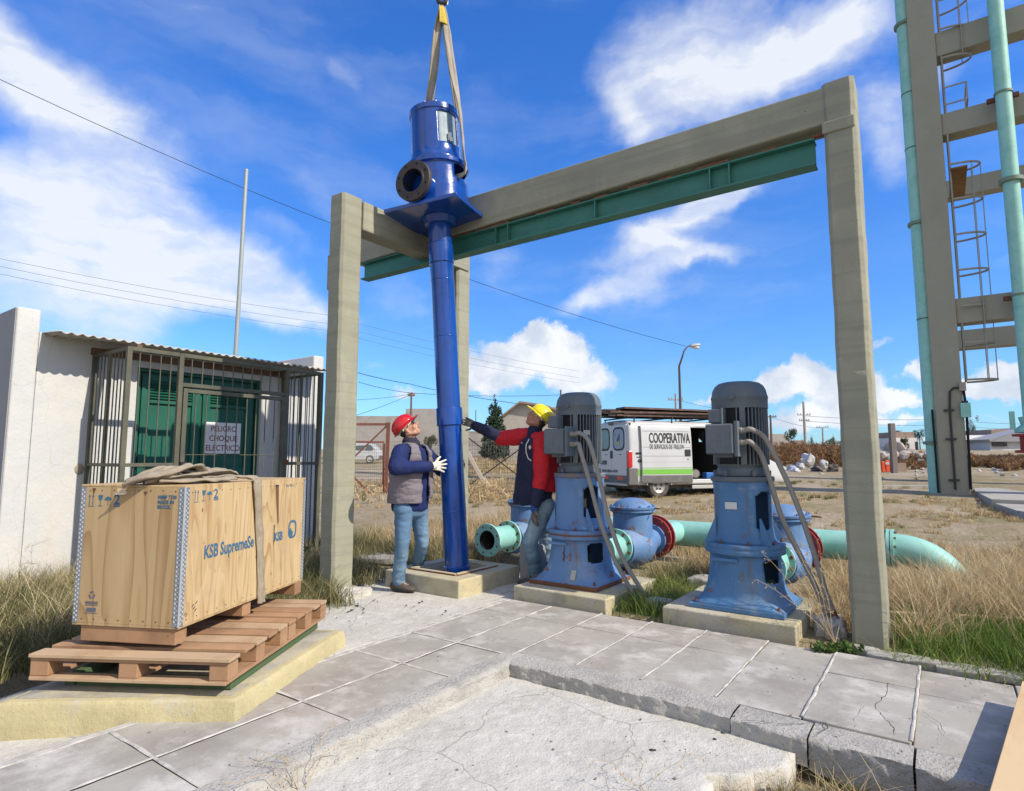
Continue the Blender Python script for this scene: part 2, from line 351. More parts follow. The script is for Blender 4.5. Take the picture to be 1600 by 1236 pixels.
white_wall = mat('white_limewashed_wall', (.50, .51, .515), .92, layers=[('g', (.30, .27, .22), 1.5, .0, .55, .8), ('n', (.62, .60, .54), 1.6, .45, .72, .6), ('n', (.50, .42, .32), 2.2, .60, .76, .5, (1, 1, .5)), ('c', (.42, .40, .36), .8, 0, .004, .6), ('s', (.5, .47, .42), 30, .04, .1, .4)], bump=[(35, .35, .01), (6, .35, .02)])
grey_wall = mat('grey_plaster_and_shade', (.26, .27, .29), .92, layers=[('n', (.30, .29, .28), 2, .4, .7, .7), ('n', (.2, .19, .18), 5, .62, .75, .6)], bump=[(35, .4, .01)])  # darkened to carry the shade of the white building's end face too
cage_m = mat('olive_rusty_steel', (.115, .115, .08), .65, .1, layers=[('n', (.17, .13, .09), 6, .48, .62, .7), ('n', (.06, .065, .055), 3, .4, .6, .8)], bump=[(40, .3, .003)])
door_green = mat('green_painted_door', (.012, .095, .065), .45, layers=[('n', (.02, .14, .10), 2.5, .4, .7, .6), ('n', (.02, .07, .05), 7, .6, .8, .5)], bump=[(15, .15, .005)])
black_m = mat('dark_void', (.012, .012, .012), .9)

def T(x, y):
    d = x*WH.x+y*WH.y
    a = math.hypot(x, y)
    d = max(d, 0.55*a if a > 9 else d)
    z = float(np.interp(d, [0, 9, 16.6, 40, 70, 100, 900], [0, 0, .25, .85, 1.95, 2.65, 13.4]))
    if d > 10: z += .05*mnoise.noise(Vector((x*.35, y*.35, 0)))
    return z
def on(px, py, w):   # ground point at that column and distance
    p = at(px, py, w); return Vector((p.x, p.y, T(p.x, p.y)))

# ------------------------------------------------------------------ ground
def build_ground():
    def axis(lo, hi):
        a = list(np.arange(-9, 6.01, .25)); s = .25
        v = 6.0
        while v < hi: s *= 1.12; v += s; a.append(v)
        v = -9.0; s = .25
        while v > lo: s *= 1.12; v -= s; a.insert(0, v)
        return a
    def yaxis(lo, hi):
        a = list(np.arange(-2, 12.01, .25)); s = .25; v = 12.0
        while v < hi: s *= 1.10; v += s; a.append(v)
        v = -2.0; s = .25
        while v > lo: s *= 1.15; v -= s; a.insert(0, v)
        return a
    xs = axis(-900, 700); ys = yaxis(-60, 950)
    vs = []
    for y in ys:
        for x in xs:
            z = T(x, y)-.015+.02*mnoise.noise(Vector((x*1.3, y*1.3, 3)))
            if -5.2 < x < 3.2 and -6 < y < 4.9: z = -.22
            vs.append((x, y, z))
    n = len(xs); fs = [(j*n+i, j*n+i+1, (j+1)*n+i+1, (j+1)*n+i) for j in range(len(ys)-1) for i in range(n-1)]
    me = bpy.data.meshes.new('ground'); me.from_pydata(vs, [], fs)
    g = mat('dry_earth', (.34, .275, .185), 1.0, layers=[('n', (.27, .215, .13), .25, .4, .65, .9), ('n', (.43, .37, .29), .8, .48, .7, .9, (1, .35, 1)), ('n', (.20, .19, .085), .5, .50, .64, .75), ('n', (.17, .13, .08), 4, .55, .75, .7), ('n', (.47, .41, .32), 12, .55, .8, .6)], bump=[(9, .9, .08), (45, .7, .02)], spec=.1)
    struct(link(me, 'ground', g, None, 180))
build_ground()

def jitter(me, amt, scale, zamt=None, lock=None):
    for v in me.vertices:
        q = v.co*scale
        if lock and lock(v.co): continue
        v.co += Vector((mnoise.noise(q)*amt, mnoise.noise(q+Vector((9, 3, 1)))*amt, mnoise.noise(q+Vector((2, 8, 5)))*(amt if zamt is None else zamt)))

def slab_grid(name, x0, x1, y0, y1, zf, m, step=.05, keep=None, skirt=.12):
    nx = max(2, int((x1-x0)/step)+1); ny = max(2, int((y1-y0)/step)+1)
    vs = []; fs = []
    for j in range(ny):
        for i in range(nx):
            x = x0+(x1-x0)*i/(nx-1); y = y0+(y1-y0)*j/(ny-1); vs.append((x, y, zf(x, y)))
    for j in range(ny-1):
        for i in range(nx-1):
            cx = x0+(x1-x0)*(i+.5)/(nx-1); cy = y0+(y1-y0)*(j+.5)/(ny-1)
            if keep is None or keep(cx, cy): fs.append((j*nx+i, j*nx+i+1, (j+1)*nx+i+1, (j+1)*nx+i))
    me = bpy.data.meshes.new(name); me.from_pydata(vs, [], fs)
    o = link(me, name, m, None, 60)
    sd_ = o.modifiers.new('s', 'SOLIDIFY'); sd_.thickness = skirt; sd_.offset = -1
    return struct(o)
KX, KY = -2.42, 3.37
# rough concrete apron between crate plinth, post and pumps
slab_grid('concrete_apron', -5.35, -3.46, 0.2, 5.9, lambda x, y: -.012+.008*mnoise.noise(Vector((x*2, y*2, 0)))-.075*max(0, min(1, (1.9-y)/.9))*max(0, min(1, (-3.46-x)/.2)), rough_conc, .08,
          lambda x, y: x > -5.0-.25*mnoise.noise(Vector((y*1.5, 0, 0)))-(.25 if y > 3.6 else 0) and not (y > 5.6 and x < -4.9) and not (y < 2.6 and x < -4.6), .2)
# sunken rough slab
def edge_keep(x, y):
    lim = -.66+.14*mnoise.noise(Vector((y*2.2, 4, 0)))+.06*mnoise.noise(Vector((y*11, 4, 2)))-.25*max(0, min(1, (3.15-y)/.3))
    return x < lim
slab_grid('sunken_concrete_floor', KX-.03, .5, -1.5, KY+.03, lambda x, y: -.086-.012*max(0, x+1)+.007*mnoise.noise(Vector((x*3, y*3, 0)))+.003*mnoise.noise(Vector((x*14, y*14, 0))), rough_conc, .04, edge_keep, .14)

def build_pavement():
    tiles = MB()
    yl = [-1.68, -.9, -.13, .63, 1.40, 2.18, 2.94, 3.49]
    random.seed(3)
    def tile(x0, x1, y0, y1, g=.006, dz=0):
        tiles.box(((x0+x1)/2, (y0+y1)/2, -.05+dz), (x1-x0-2*g, y1-y0-2*g, .1), Matrix.Rotation(random.uniform(-.003, .003), 3, 'X') @ Matrix.Rotation(random.uniform(-.003, .003), 3, 'Y'))
    for i in range(len(yl)-1):
        for a, b in ((-3.45, -2.98), (-2.98, -2.56)): tile(a, b, yl[i], yl[i+1], .006, random.uniform(-.003, .002))
    xb = [-3.45, -2.98, -2.49, -2.03, -1.58, -1.13, -.68, -.20, .27, .74, 1.21, 1.68]
    for i in range(len(xb)-1):
        a, b = xb[i], xb[i+1]
        lo = 3.49 if b < -2.4 else 3.56
        dz = random.uniform(-.004, .003)-(.02 if a > -.3 else 0)
        tile(a, b, lo, 4.38, .0035, dz); tile(a, b, 4.38, 4.86 if a > -2.1 else 4.83, .0035, dz+random.uniform(-.002, .002))
    o = tiles.build('pavement', tile_m, None, 40, .006, 2); struct(o)
    mo = MB(); random.seed(5)
    def bead(a, b, w=.012, z=.002):
        a = Vector((*a, 0)); b = Vector((*b, 0)); n = max(2, int((b-a).length/.04)); pts = []
        for i in range(n+1):
            p = a.lerp(b, i/n); p.z = z+.0015*mnoise.noise(p*9); sd_ = Vector((-(b-a).y, (b-a).x, 0)).normalized(); pts.append(p+sd_*.006*mnoise.noise(p*6))
        mo.tube(pts, [w*(1+.4*mnoise.noise(p*11)) for p in pts], 6, True, .45)
    for y in yl[1:-1]: bead((-3.45, y), (-2.56, y), .0105, .003)
    bead((-3.45, 3.49), (-2.56, 3.49), .010, .003)
    bead((-2.98, -1.6), (-2.98, 4.8), .010, .003)
    for x in xb[2:8]: bead((x, 3.57 if x > -2.4 else 3.5), (x, 4.85), .0085, .0035)
    for k in range(3): bead((-3.46+.012*k, -1.6), (-3.47+.012*k, 4.8), .014, -.002)
    struct(mo.build('pavement_mortar', mortar, None, 60))
    # bed below the slabs
    b = MB(); b.span((-3.44, -1.7, -.16), (-2.57, 4.82, -.03)); b.span((-2.57, 3.57, -.162), (1.7, 4.84, -.032))
    struct(b.build('pavement_bed', mat('joint_dirt', (.16, .145, .125), 1, bump=[(60, .5, .01)]), None, 0))
    # thin cracks in the slabs
    ck = MB()
    def crack(px, w=.0035):
        pts = [gz(a, b, .0 if a < 1380 else -.01) for a, b in px]; fine = []
        for i in range(len(pts)-1):
            for k in range(6):
                q = pts[i].lerp(pts[i+1], k/6); fine.append(q+Vector((mnoise.noise(q*23)*.012, mnoise.noise(q*23+Vector((5, 5, 5)))*.012, 0)))
        fine.append(pts[-1]); ck.tube([(p.x, p.y, -.0008+(-.012 if p.x > -.2 else 0)+.002) for p in fine], [w*.62*(.4+abs(mnoise.noise(p*30))*1.8) for p in fine], 5, True, .3)
    crack([(1388, 1066), (1386, 1088), (1366, 1103), (1380, 1122), (1396, 1140), (1397, 1152)], .004)
    crack([(1350, 1103), (1336, 1122), (1335, 1138)], .002); crack([(1445, 1112), (1468, 1130), (1475, 1146)], .002)
    crack([(1160, 1125), (1230, 1132), (1290, 1128), (1294, 1136), (1276, 1148)], .004)
    crack([(352, 905), (345, 915)], .001)
    struct(ck.build('pavement_cracks', mat('crack_dirt', (.05, .045, .04), 1), None, 0))
build_pavement()

def build_kerb():
    def strip(name, a, b, inner, w, zb0, zb1, n, seedz, top=0.0):
        # a->b edge line, inner = unit vector towards the sunken side ; w top width
        a = Vector(a); b = Vector(b); inn = Vector(inner); rows = []
        for i in range(n+1):
            t = i/n; p = a.lerp(b, t); zb = zb0+(zb1-zb0)*t
            row = []
            for k in range(5): row.append(p-inn*(w*(1-k/4.0))+Z*top)
            for k in range(1, 9):
                q = p+Z*(top-(top-zb)*k/8)+inn*.01*(k/8)
                jx = .014*mnoise.noise(q*14+Vector((seedz, 0, 0)))+.012*mnoise.noise(q*38)
                q += inn*jx; row.append(q)
            e = row[4]; e += Z*(-.006-.01*max(0, mnoise.noise(e*9)))+inn*(-.004)
            rows.append(row)
        mb = MB(); mb.loft(rows, False, False)
        o = mb.build(name, kerb_m, None, 50); fix_normals(o); return struct(o)
    # left run (along y), its face looks towards +x
    strip('pavement_kerb', (KX, -1.7, 0), (KX, KY+.185, 0), (1, 0, 0), .145, -.12, -.1, 170, 1, .0035)
    strip('pavement_kerb', (KX-.02, KY, 0), (-.99, KY, 0), (0, -1, 0), .20, -.1, -.11, 60, 2, .001)
    strip('pavement_kerb', (-.985, KY-.012, 0), (-.62, KY-.03, 0), (0, -1, 0), .20, -.12, -.14, 20, 3, -.006)
    strip('pavement_kerb', (-.615, KY-.01, 0), (-.19, KY-.02, 0), (0, -1, 0), .21, -.16, -.2, 24, 4, -.012)
    strip('pavement_kerb', (-.18, KY-.02, 0), (1.7, KY-.02, 0), (0, -1, 0), .21, -.2, -.25, 60, 5, -.02)
build_kerb()

# ------------------------------------------------------------------ plinths
def plinth(label, x0, x1, y0, y1, h, m, pit=None, name='concrete_plinth', nz=6, group=None):
    """pit: inner square hole (x0,x1,y0,y1)"""
    mb = MB()
    if pit:
        a, b, c, d = pit
        for s_ in ((x0, a, y0, y1), (b, x1, y0, y1), (a, b, y0, c), (a, b, d, y1)):
            mb.span((s_[0], s_[2], -.1), (s_[1], s_[3], h))
    else: mb.span((x0, y0, -.1), (x1, y1, h))
    root = thing(name, label, 'plinth', ((x0+x1)/2, (y0+y1)/2, 0), 0, group)
    if pit:
        a, b, c, d = pit; mb = MB()
        outer = [(x0, y0), (x1, y0), (x1, y1), (x0, y1)]; inn = [(a, c), (b, c), (b, d), (a, d)]
        vs = [(x, y, -.1) for x, y in outer]+[(x, y, h) for x, y in outer]+[(x, y, -.1) for x, y in inn]+[(x, y, h) for x, y in inn]; fs = []
        for i in range(4):
            j = (i+1) % 4; fs += [(i, j, j+4, i+4), (i+4, j+4, j+12, i+12), (j+8, i+8, i+12, j+12)]
        mb.add(vs, fs)
    o = mb.build('body', m, root, 40, .014, 3)
    if pit:
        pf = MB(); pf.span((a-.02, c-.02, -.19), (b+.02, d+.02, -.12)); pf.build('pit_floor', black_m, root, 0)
        fr = MB()
        for (p, q) in (((a-.03, c-.03), (b+.03, c-.03)), ((b+.03, c-.03), (b+.03, d+.03)), ((b+.03, d+.03), (a-.03, d+.03)), ((a-.03, d+.03), (a-.03, c-.03))):
            fr.bar((*p, h+.008), (*q, h+.008), .05, .018)
        fr.build('pit_frame', plinth_m, root, 0, .004)
        rm = MB(); rm.bar((a-.05, c-.065, h+.006), (b+.05, c-.065, h+.006), .012, .014); rm.bar((b+.07, c-.06, h+.005), (b+.07, d+.06, h+.005), .012, .014); rm.build('frame_edge', rust, root, 0)
    return root
plinth('yellowed concrete plinth with an open square pit below the hanging blue pump', -4.92, -3.89, 4.58, 5.62, .16, plinth_m, (-4.68, -4.12, 4.80, 5.36))
plinth('low concrete plinth under the left standing pump, the one with rusted base edge', -3.45, -2.46, 4.87, 6.0, .12, plinth_m)
plinth('low concrete plinth under the right standing pump beside the tall post', -1.98, -.95, 4.94, 6.0, .115, plinth_m)
def stone(name, label, cat, c, d, rz, m=concrete, rough=.02, group=None, sub=10):
    mb = MB(); mb.box((0, 0, 0), d); me = mb.mesh(name)
    import bmesh
    b = bmesh.new(); b.from_mesh(me); bmesh.ops.subdivide_edges(b, edges=b.edges, cuts=sub, use_grid_fill=True); b.to_mesh(me); b.free()
    for v in me.vertices:
        q = v.co; k = [abs(q[i])/(d[i]/2) for i in range(3)]
        corner = sorted(k)[1]
        v.co = q*(1-.06*max(0, corner-.8)/.2) + Vector((mnoise.noise(q*12+Vector(c)), mnoise.noise(q*12+Vector(c)*2), mnoise.noise(q*12+Vector(c)*3)))*rough
    o = link(me, name, m, None, 50); o.location = c; o.rotation_euler = (0, 0, rz); return tag(o, label, cat, group)
stone('support_block', 'pale concrete block in the weeds between the two standing pumps', 'concrete block', (-2.0, 6.15, .06), (.3, .26, .2), 0)
stone('grey_panel', 'grey concrete slab leaning upright beside the left standing pump plinth', 'concrete slab', (-3.72, 5.62, .20), (.28, .10, .42), .1, grey_wall, .01)
stone('pipe_support', 'dark concrete support block under the open pale green pipe spool', 'pipe support', (-4.30, 6.35, .08), (.36, .5, .2), 0, mat('dark_concrete', (.10, .095, .09), .9, bump=[(30, .5, .02)]), .02)
for nm_, lb, c, d, rz in (('broken_slab', 'broken grey slab edge lying by the grass below the tall right post', (-.30, 4.98, -.02), (.42, .14, .07), .10),
                          ('broken_slab', 'small broken slab wedged against the foot of the tall right post', (-.55, 5.02, -.01), (.22, .10, .06), -.2),
                          ('broken_slab', 'flat grey slab piece behind the paving at the right edge', (.15, 5.0, -.02), (.55, .16, .05), .12)):
    stone(nm_, lb, 'slab piece', c, d, rz, concrete, .012, 'broken slab pieces along the paving edge')
stone('concrete_lump', 'rough pale concrete lump between the right pump plinth and the tall post', 'concrete lump', (-.80, 5.40, .03), (.2, .24, .13), .3, rough_conc, .04)
stone('concrete_lump', 'weathered concrete lump at the foot of the conduits of the left standing pump', 'concrete lump', (-2.20, 5.42, .0), (.24, .26, .11), .5, rough_conc, .05)
stone('footing_slab', 'flat pale slab lying in the grass behind the man with the red helmet', 'slab piece', (-6.1, 5.6, .03), (.6, .5, .07), .4, concrete, .02)
stone('post_footing', 'crumbled concrete footing around the left gantry post', 'footing', (-4.98, 4.02, .0), (.52, .44, .07), .1, rough_conc, .05)

# ------------------------------------------------------------------ gantry
g = thing('concrete_gantry', 'tall olive concrete gantry frame with a green steel rail under its long beam', 'gantry', (-5.1, 4.05, 0))
def column(name, x0, x1, y0, y1, z1, ch=.028):
    poly = [(x0+ch, y0), (x1-ch, y0), (x1, y0+ch), (x1, y1-ch), (x1-ch, y1), (x0+ch, y1), (x0, y1-ch), (x0, y0+ch)]
    mb = MB(); rings = []
    for i in range(90):
        z = -.1+(z1+.1)*i/89
        rings.append([Vector((x+.006*mnoise.noise(Vector((x*3, y*3, z*2)))+.004*mnoise.noise(Vector((x*40, y*40, z*9))), y+.006*mnoise.noise(Vector((x*3, y*3, z*2+7)))+.004*mnoise.noise(Vector((x*40, y*40, z*9+3))), z)) for x, y in poly])
    mb.loft(rings); return mb.build(name, post_m, g, 30, .004)
column('post', -5.20, -4.97, 3.93, 4.20, 4.14)
column('post', -5.22, -4.985, 5.80, 6.06, 4.02)
column('post', -.625, -.395, 5.18, 5.52, 4.35)
mb = MB(); mb.span((-5.19, 4.20, 3.80), (-4.965, 6.0, 4.125)); mb.build('cross_beam', post_m, g, 0, .012)
mb = MB()
mb.add([(-6.3, 5.2, 3.94), (-.60, 5.2, 4.02), (-.60, 5.45, 4.02), (-6.3, 5.45, 3.94), (-6.3, 5.2, 4.39), (-.60, 5.2, 4.33), (-.60, 5.45, 4.33), (-6.3, 5.45, 4.39)],
       [(3, 2, 1, 0), (4, 5, 6, 7), (0, 1, 5, 4), (1, 2, 6, 5), (2, 3, 7, 6), (3, 0, 4, 7)])
mb.build('long_beam', post_m, g, 0, .012)
rb = MB()      # I-section rail, bottom flange, web, top flange
rb.span((-6.2, 5.22, 3.715), (-.70, 5.36, 3.733)); rb.span((-6.2, 5.283, 3.733), (-.70, 5.295, 3.925)); rb.span((-6.2, 5.22, 3.925), (-.70, 5.36, 3.94))
rb.build('rail', steel_green, g, 0, .003)
for x in (-1.55, -1.38, -3.95, -3.78, -2.7):
    q = MB(); q.span((x-.006, 5.225, 3.735), (x+.006, 5.283, 3.925)); q.build('rail_stiffener', steel_green, g, 0)
q = MB()
for i in range(12): q.box((-4.9+i*.38+random.uniform(-.1, .1), 5.235, 3.945+.006*(i % 2)), (random.uniform(.08, .3), .03, .02))
q.build('rust_scale', rust, g, 0)
mb = MB(); mb.span((-.632, 5.165, 3.92), (-.40, 5.185, 4.02)); mb.build('plaster_patch', post_m, g, 0, .01)
mb = MB(); mb.span((-5.235, 3.95, 3.12), (-5.20, 4.15, 3.5)); mb.build('plaster_patch', post_m, g, 0, .012)

# ------------------------------------------------------------------ building with cage on the left
WX = -7.88
bd = thing('white_building', 'low white building with corrugated awning and barred green doors', 'building', (WX, 4, 0))
mb = MB()
# wall with door recess (outer sheet as solid pieces butted end to end)
mb.span((-11.5, 2.26, -.2), (WX, 3.26, 2.70)); mb.span((-11.5, 4.90, -.2), (WX, 5.75, 2.70)); mb.span((-11.5, 3.26, 2.44), (WX, 4.90, 2.70)); mb.span((-11.5, 3.26, -.2), (WX-.25, 4.90, 2.44))
mb.build('wall', white_wall, bd, 0, .006)
mb = MB()
for y0, y1, z1 in ((2.05, 2.258, 2.94), (5.752, 5.94, 2.93)):
    mb = MB(); mb.span((-11.6, y0, -.2), (WX+.012, y1, z1)); mb.build('end_wall', white_wall, bd, 0, .02, 3)
mb = MB(); mb.span((-11.55, 2.04, -.2), (WX-.01, 2.049, 2.93)); mb.build('end_wall_shade', grey_wall, bd, 0)  # thin grey sheet: the unlit end face's shade put into its colour
mb = MB(); mb.span((-11.62, 2.259, 2.7), (-11.4, 5.751, 3.12)); mb.build('parapet', grey_wall, bd, 0, .01)
# corrugated awning
def corrugated(y0, y1, x0, x1, z0, z1, pitch=.10, amp=.012):
    n = int((y1-y0)/pitch*8); rows = []
    for i in range(n+1):
        y = y0+(y1-y0)*i/n; dz = amp*math.sin(2*math.pi*(y-y0)/pitch)
        rows.append([Vector((x0+(x1-x0)*k/4, y, z0+(z1-z0)*k/4+dz)) for k in range(5)])
    m_ = MB(); m_.loft(rows, False, False); return m_
aw = corrugated(2.28, 5.745, -9.6, -7.42, 2.83, 2.66).build('awning', mat('fibre_cement_sheet', (.42, .41, .38), .9, layers=[('n', (.25, .24, .21), 4, .45, .7, .7)], bump=[(40, .3, .006)]), bd, 60)
so_ = aw.modifiers.new('s', 'SOLIDIFY'); so_.thickness = .012
wood_eave = mat('brown_eave_board', (.17, .095, .06), .8, layers=[('n', (.09, .05, .035), 8, .4, .7, .7)])
mb = MB(); mb.span((WX+.001, 2.75, 2.52), (WX+.03, 5.3, 2.60)); mb.bar((WX+.03, 2.9, 2.575), (-7.0, 2.9, 2.545), .05, .04); mb.bar((WX+.03, 5.1, 2.575), (-7.0, 5.1, 2.545), .05, .04); mb.build('eave_board', wood_eave, bd, 0)
# double green door with louvres and sign
dx = WX-.10
dr = MB(); dr.span((dx-.05, 3.32, 0), (dx-.01, 4.86, 2.40)); door = dr.build('door', door_green, bd, 0)
for y0, y1 in ((3.35, 4.07), (4.11, 4.83)):
    lf = MB()
    lf.span((dx-.009, y0, .05), (dx+.02, y0+.10, 2.37)); lf.span((dx-.009, y1-.10, .05), (dx+.02, y1, 2.37))
    for z0, z1 in ((.05, .16), (1.1, 1.2), (2.02, 2.06), (2.30, 2.369)): lf.span((dx-.0088, y0+.101, z0), (dx+.019, y1-.101, z1))
    lf.build('door_leaf', door_green, door, 0, .004)
    lv = MB()
    for k in range(6): lv.box((dx+.006, (y0+y1)/2, 2.09+k*.035), (.028, y1-y0-.21, .008), Matrix.Rotation(R_(35), 3, 'Y'))
    lv.build('louvre', door_green, door, 0)
mb = MB(); mb.span((dx-.05, 3.265, 0), (dx+.05, 3.318, 2.435)); mb.span((dx-.05, 4.862, 0), (dx+.05, 4.898, 2.435)); mb.span((dx-.05, 3.319, 2.402), (dx+.05, 4.861, 2.436)); mb.build('door_frame', door_green, bd, 0)
sgn = MB(); sgn.span((dx+.0205, 4.165, 1.40), (dx+.026, 4.655, 1.82)); sg = sgn.build('sign', mat('white_sign', (.78, .77, .79), .5), door, 0, .002)
sign_red = mat('sign_dark_red', (.20, .02, .05), .6)
for i, tx in enumerate(('PELIGRO', 'CHOQUE', 'ELECTRICO')):
    text(tx, .108, sign_red, sg, frame((dx+.0265, 4.41, 1.70-i*.130), (0, 1, 0), (0, 0, 1)), 'lettering', .0006, .86, 'CENTER', 1.0, .0012)
# cage
cg = thing('security_cage', 'rusty olive steel bar cage with a gate in front of the green doors', 'cage', (-6.98, 4, 0))
CX = -6.98; zt = 2.525
fr = MB()
def sqb(mb_, a, b, w=.045): mb_.bar(a, b, w, w)
for y in (2.79, 3.33, 4.70, 5.23): sqb(fr, (CX, y, .05), (CX, y, zt), .05)
for y in (2.79, 5.23):
    sqb(fr, (WX+.03, y, .05), (WX+.03, y, zt), .045); sqb(fr, ((CX+WX)/2, y, .05), ((CX+WX)/2, y, zt), .03)
    for z in (.12, 1.27, zt-.02): sqb(fr, (WX+.04, y, z), (CX-.026, y, z), .035)
for a, b in ((2.816, 3.304), (4.726, 5.204)):
    for z in (.12, 1.27): sqb(fr, (CX, a, z), (CX, b, z), .038)
for a, b in ((2.816, 3.304), (3.356, 4.674), (4.726, 5.204)): sqb(fr, (CX, a, zt-.02), (CX, b, zt-.02), .045)
sqb(fr, (CX, 3.356, 2.17), (CX, 4.674, 2.17), .045)
fr.build('frame', cage_m, cg, 0, .003)
proto_bar = None
def cbar(x, y, z0, z1, r=.0075):
    mb_ = MB(); mb_.tube([(x, y, z0), (x, y, z1)], r, 6); return mb_.build('bar', cage_m, cg, 60)
for i in range(4): cbar(CX, 2.79+.54*(i+1)/5, .12, zt-.03)
for i in range(4): cbar(CX, 4.70+.53*(i+1)/5, .12, zt-.03)
for i in range(10): cbar(CX, 3.33+1.37*(i+1)/11, 2.18, zt-.03)
for y in (2.79, 5.23):
    for i in range(9): cbar(WX+.08+(CX-WX-.1)*(i+.5)/9, y, .12, zt-.03)
gt = MB()
for y in (3.385, 4.645): sqb(gt, (CX+.015, y, .08), (CX+.015, y, 2.13), .05)
for z in (.105, 2.105): sqb(gt, (CX+.015, 3.411, z), (CX+.015, 4.619, z), .045)
gt.bar((CX+.02, 3.41, 1.38), (CX+.02, 4.62, 1.38), .008, .008)
gate = gt.build('gate', cage_m, cg, 0, .003)
for i in range(9):
    b_ = MB(); y = 3.385+1.26*(i+1)/10; b_.tube([(CX+.015, y, .12), (CX+.015, y, 2.09)], .0075, 6); b_.build('gate_bar', cage_m, gate, 60)
b_ = MB(); b_.span((CX+.03, 3.36, 1.2), (CX+.06, 3.43, 1.30)); b_.build('lock', dark_metal, gate, 0)
b_ = MB(); b_.span((CX-.01, 4.665, 1.27), (CX+.045, 4.735, 1.32)); b_.build('latch', rust, gate, 0)
# small hole broken in the wall
b_ = MB(); b_.ell((WX+.004, 2.72, 1.22), (.01, .045, .06)); b_.build('wall_socket_hole', mat('bare_plaster', (.30, .26, .2), .9), bd, 60)
# flag pole behind the building
q0 = at(365, 560, 15); fp = MB(); t0 = at(385, 268, 15.1)
fp.tube([(q0.x, q0.y, -.1), (t0.x, t0.y, t0.z)], [.06, .045], 12)
fp.lathe([(.05, 0), (.05, .05), (.0, .07)], (t0.x, t0.y, t0.z), (0, 0, 1), 10)
tag(fp.build('steel_pole', mat('galvanised_pole', (.34, .38, .38), .5, .3), None, 60), 'tall plain grey steel pole rising behind the white building', 'pole')

# ------------------------------------------------------------------ crate, pallets, their plinth
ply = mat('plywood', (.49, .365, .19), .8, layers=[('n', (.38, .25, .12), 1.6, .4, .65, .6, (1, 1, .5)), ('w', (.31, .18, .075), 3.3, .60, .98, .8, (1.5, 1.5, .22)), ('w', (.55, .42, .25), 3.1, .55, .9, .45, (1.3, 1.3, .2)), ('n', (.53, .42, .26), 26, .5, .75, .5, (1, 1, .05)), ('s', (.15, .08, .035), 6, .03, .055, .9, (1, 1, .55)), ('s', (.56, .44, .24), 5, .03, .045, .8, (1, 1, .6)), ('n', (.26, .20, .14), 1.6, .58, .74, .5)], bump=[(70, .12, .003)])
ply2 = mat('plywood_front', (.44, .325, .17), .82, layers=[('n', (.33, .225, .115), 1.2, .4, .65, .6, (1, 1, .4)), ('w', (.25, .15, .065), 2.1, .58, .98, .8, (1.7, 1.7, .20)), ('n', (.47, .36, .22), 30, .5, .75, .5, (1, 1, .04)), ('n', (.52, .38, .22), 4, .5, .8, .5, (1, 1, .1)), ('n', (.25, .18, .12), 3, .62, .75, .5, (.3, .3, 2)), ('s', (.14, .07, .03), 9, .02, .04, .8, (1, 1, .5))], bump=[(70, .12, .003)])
palw = mat('pallet_wood', (.36, .215, .12), .9, layers=[('n', (.20, .11, .06), 2.5, .42, .66, .85), ('n', (.52, .31, .17), 6, .5, .75, .7, (.25, .25, 1)), ('n', (.20, .085, .04), 9, .6, .8, .5, (.15, .15, 1)), ('s', (.12, .05, .02), 7, .02, .045, .8)], bump=[(60, .25, .003)])
palw2 = mat('pallet_board_worn', (.42, .30, .19), .9, layers=[('n', (.28, .16, .09), 3, .45, .66, .85), ('n', (.58, .40, .25), 9, .5, .75, .5, (.2, .2, 1))], bump=[(60, .25, .003)])
galv = mat('galvanised_strip', (.30, .34, .40), .42, .55, layers=[('n', (.20, .22, .27), 14, .4, .7, .6)])
ink = mat('stencil_ink', (.035, .115, .20), .8, layers=[('n', (.10, .17, .22), 40, .5, .7, .5)])
strap_m = mat('dirty_sling_webbing', (.30, .255, .19), .95, layers=[('n', (.19, .155, .11), 12, .42, .7, .75), ('n', (.40, .35, .27), 30, .5, .8, .5)], bump=[(160, .5, .003), (30, .4, .005)])

PT = [(-4.02, 1.10), (-3.07, 1.83), (-3.63, 2.98), (-4.62, 2.40)]
cp = thing('crate_plinth', 'yellow painted low concrete plinth carrying the pallets and the plywood crate', 'plinth', (-3.8, 2.0, 0))
mb = MB(); c_ = Vector((sum(p[0] for p in PT)/4, sum(p[1] for p in PT)/4))
def grid_side(P0, P1, z0, z1, out):
    rows = []
    P0 = Vector(P0); P1 = Vector(P1); n = 40
    for i in range(n+1):
        p = P0.lerp(P1, i/n); r = []
        for k in range(7):
            q = Vector((p.x, p.y, z0+(z1-z0)*k/6)); q += Vector((*out, 0))*(.012*mnoise.noise(q*9)+.006*mnoise.noise(q*30)+(.02*(1-k/6)) - (.012 if k == 6 else 0)); r.append(q)
        rows.append(r)
    return rows
rings = []
def pl_ring(s, z):
    pts = []
    for i in range(4):
        a = Vector(PT[i]); b = Vector(PT[(i+1) % 4]); n = 30
        for k in range(n):
            p = a.lerp(b, k/n); p = c_+(p-c_)*s; q = Vector((p.x, p.y, z)); q += Vector((p.x-c_.x, p.y-c_.y, 0)).normalized()*(.010*mnoise.noise(Vector((p.x*8, p.y*8, z*20)))+.006*mnoise.noise(Vector((p.x*30, p.y*30, z*30)))); pts.append(q)
    return pts
for s, z in ((1.04, -.2), (1.035, -.08), (1.03, .0), (1.02, .05), (1.008, .085), (.995, .098), (.975, .102), (.5, .103), (.02, .103)): rings.append(pl_ring(s, z))
mb.loft(rings); fix_normals(mb.build('body', yellow_pl, cp, 50))
mb = MB(); rr = []
for s, z in ((.93, .1032), (.92, .1075), (.02, .109)): rr.append(pl_ring(s, z))
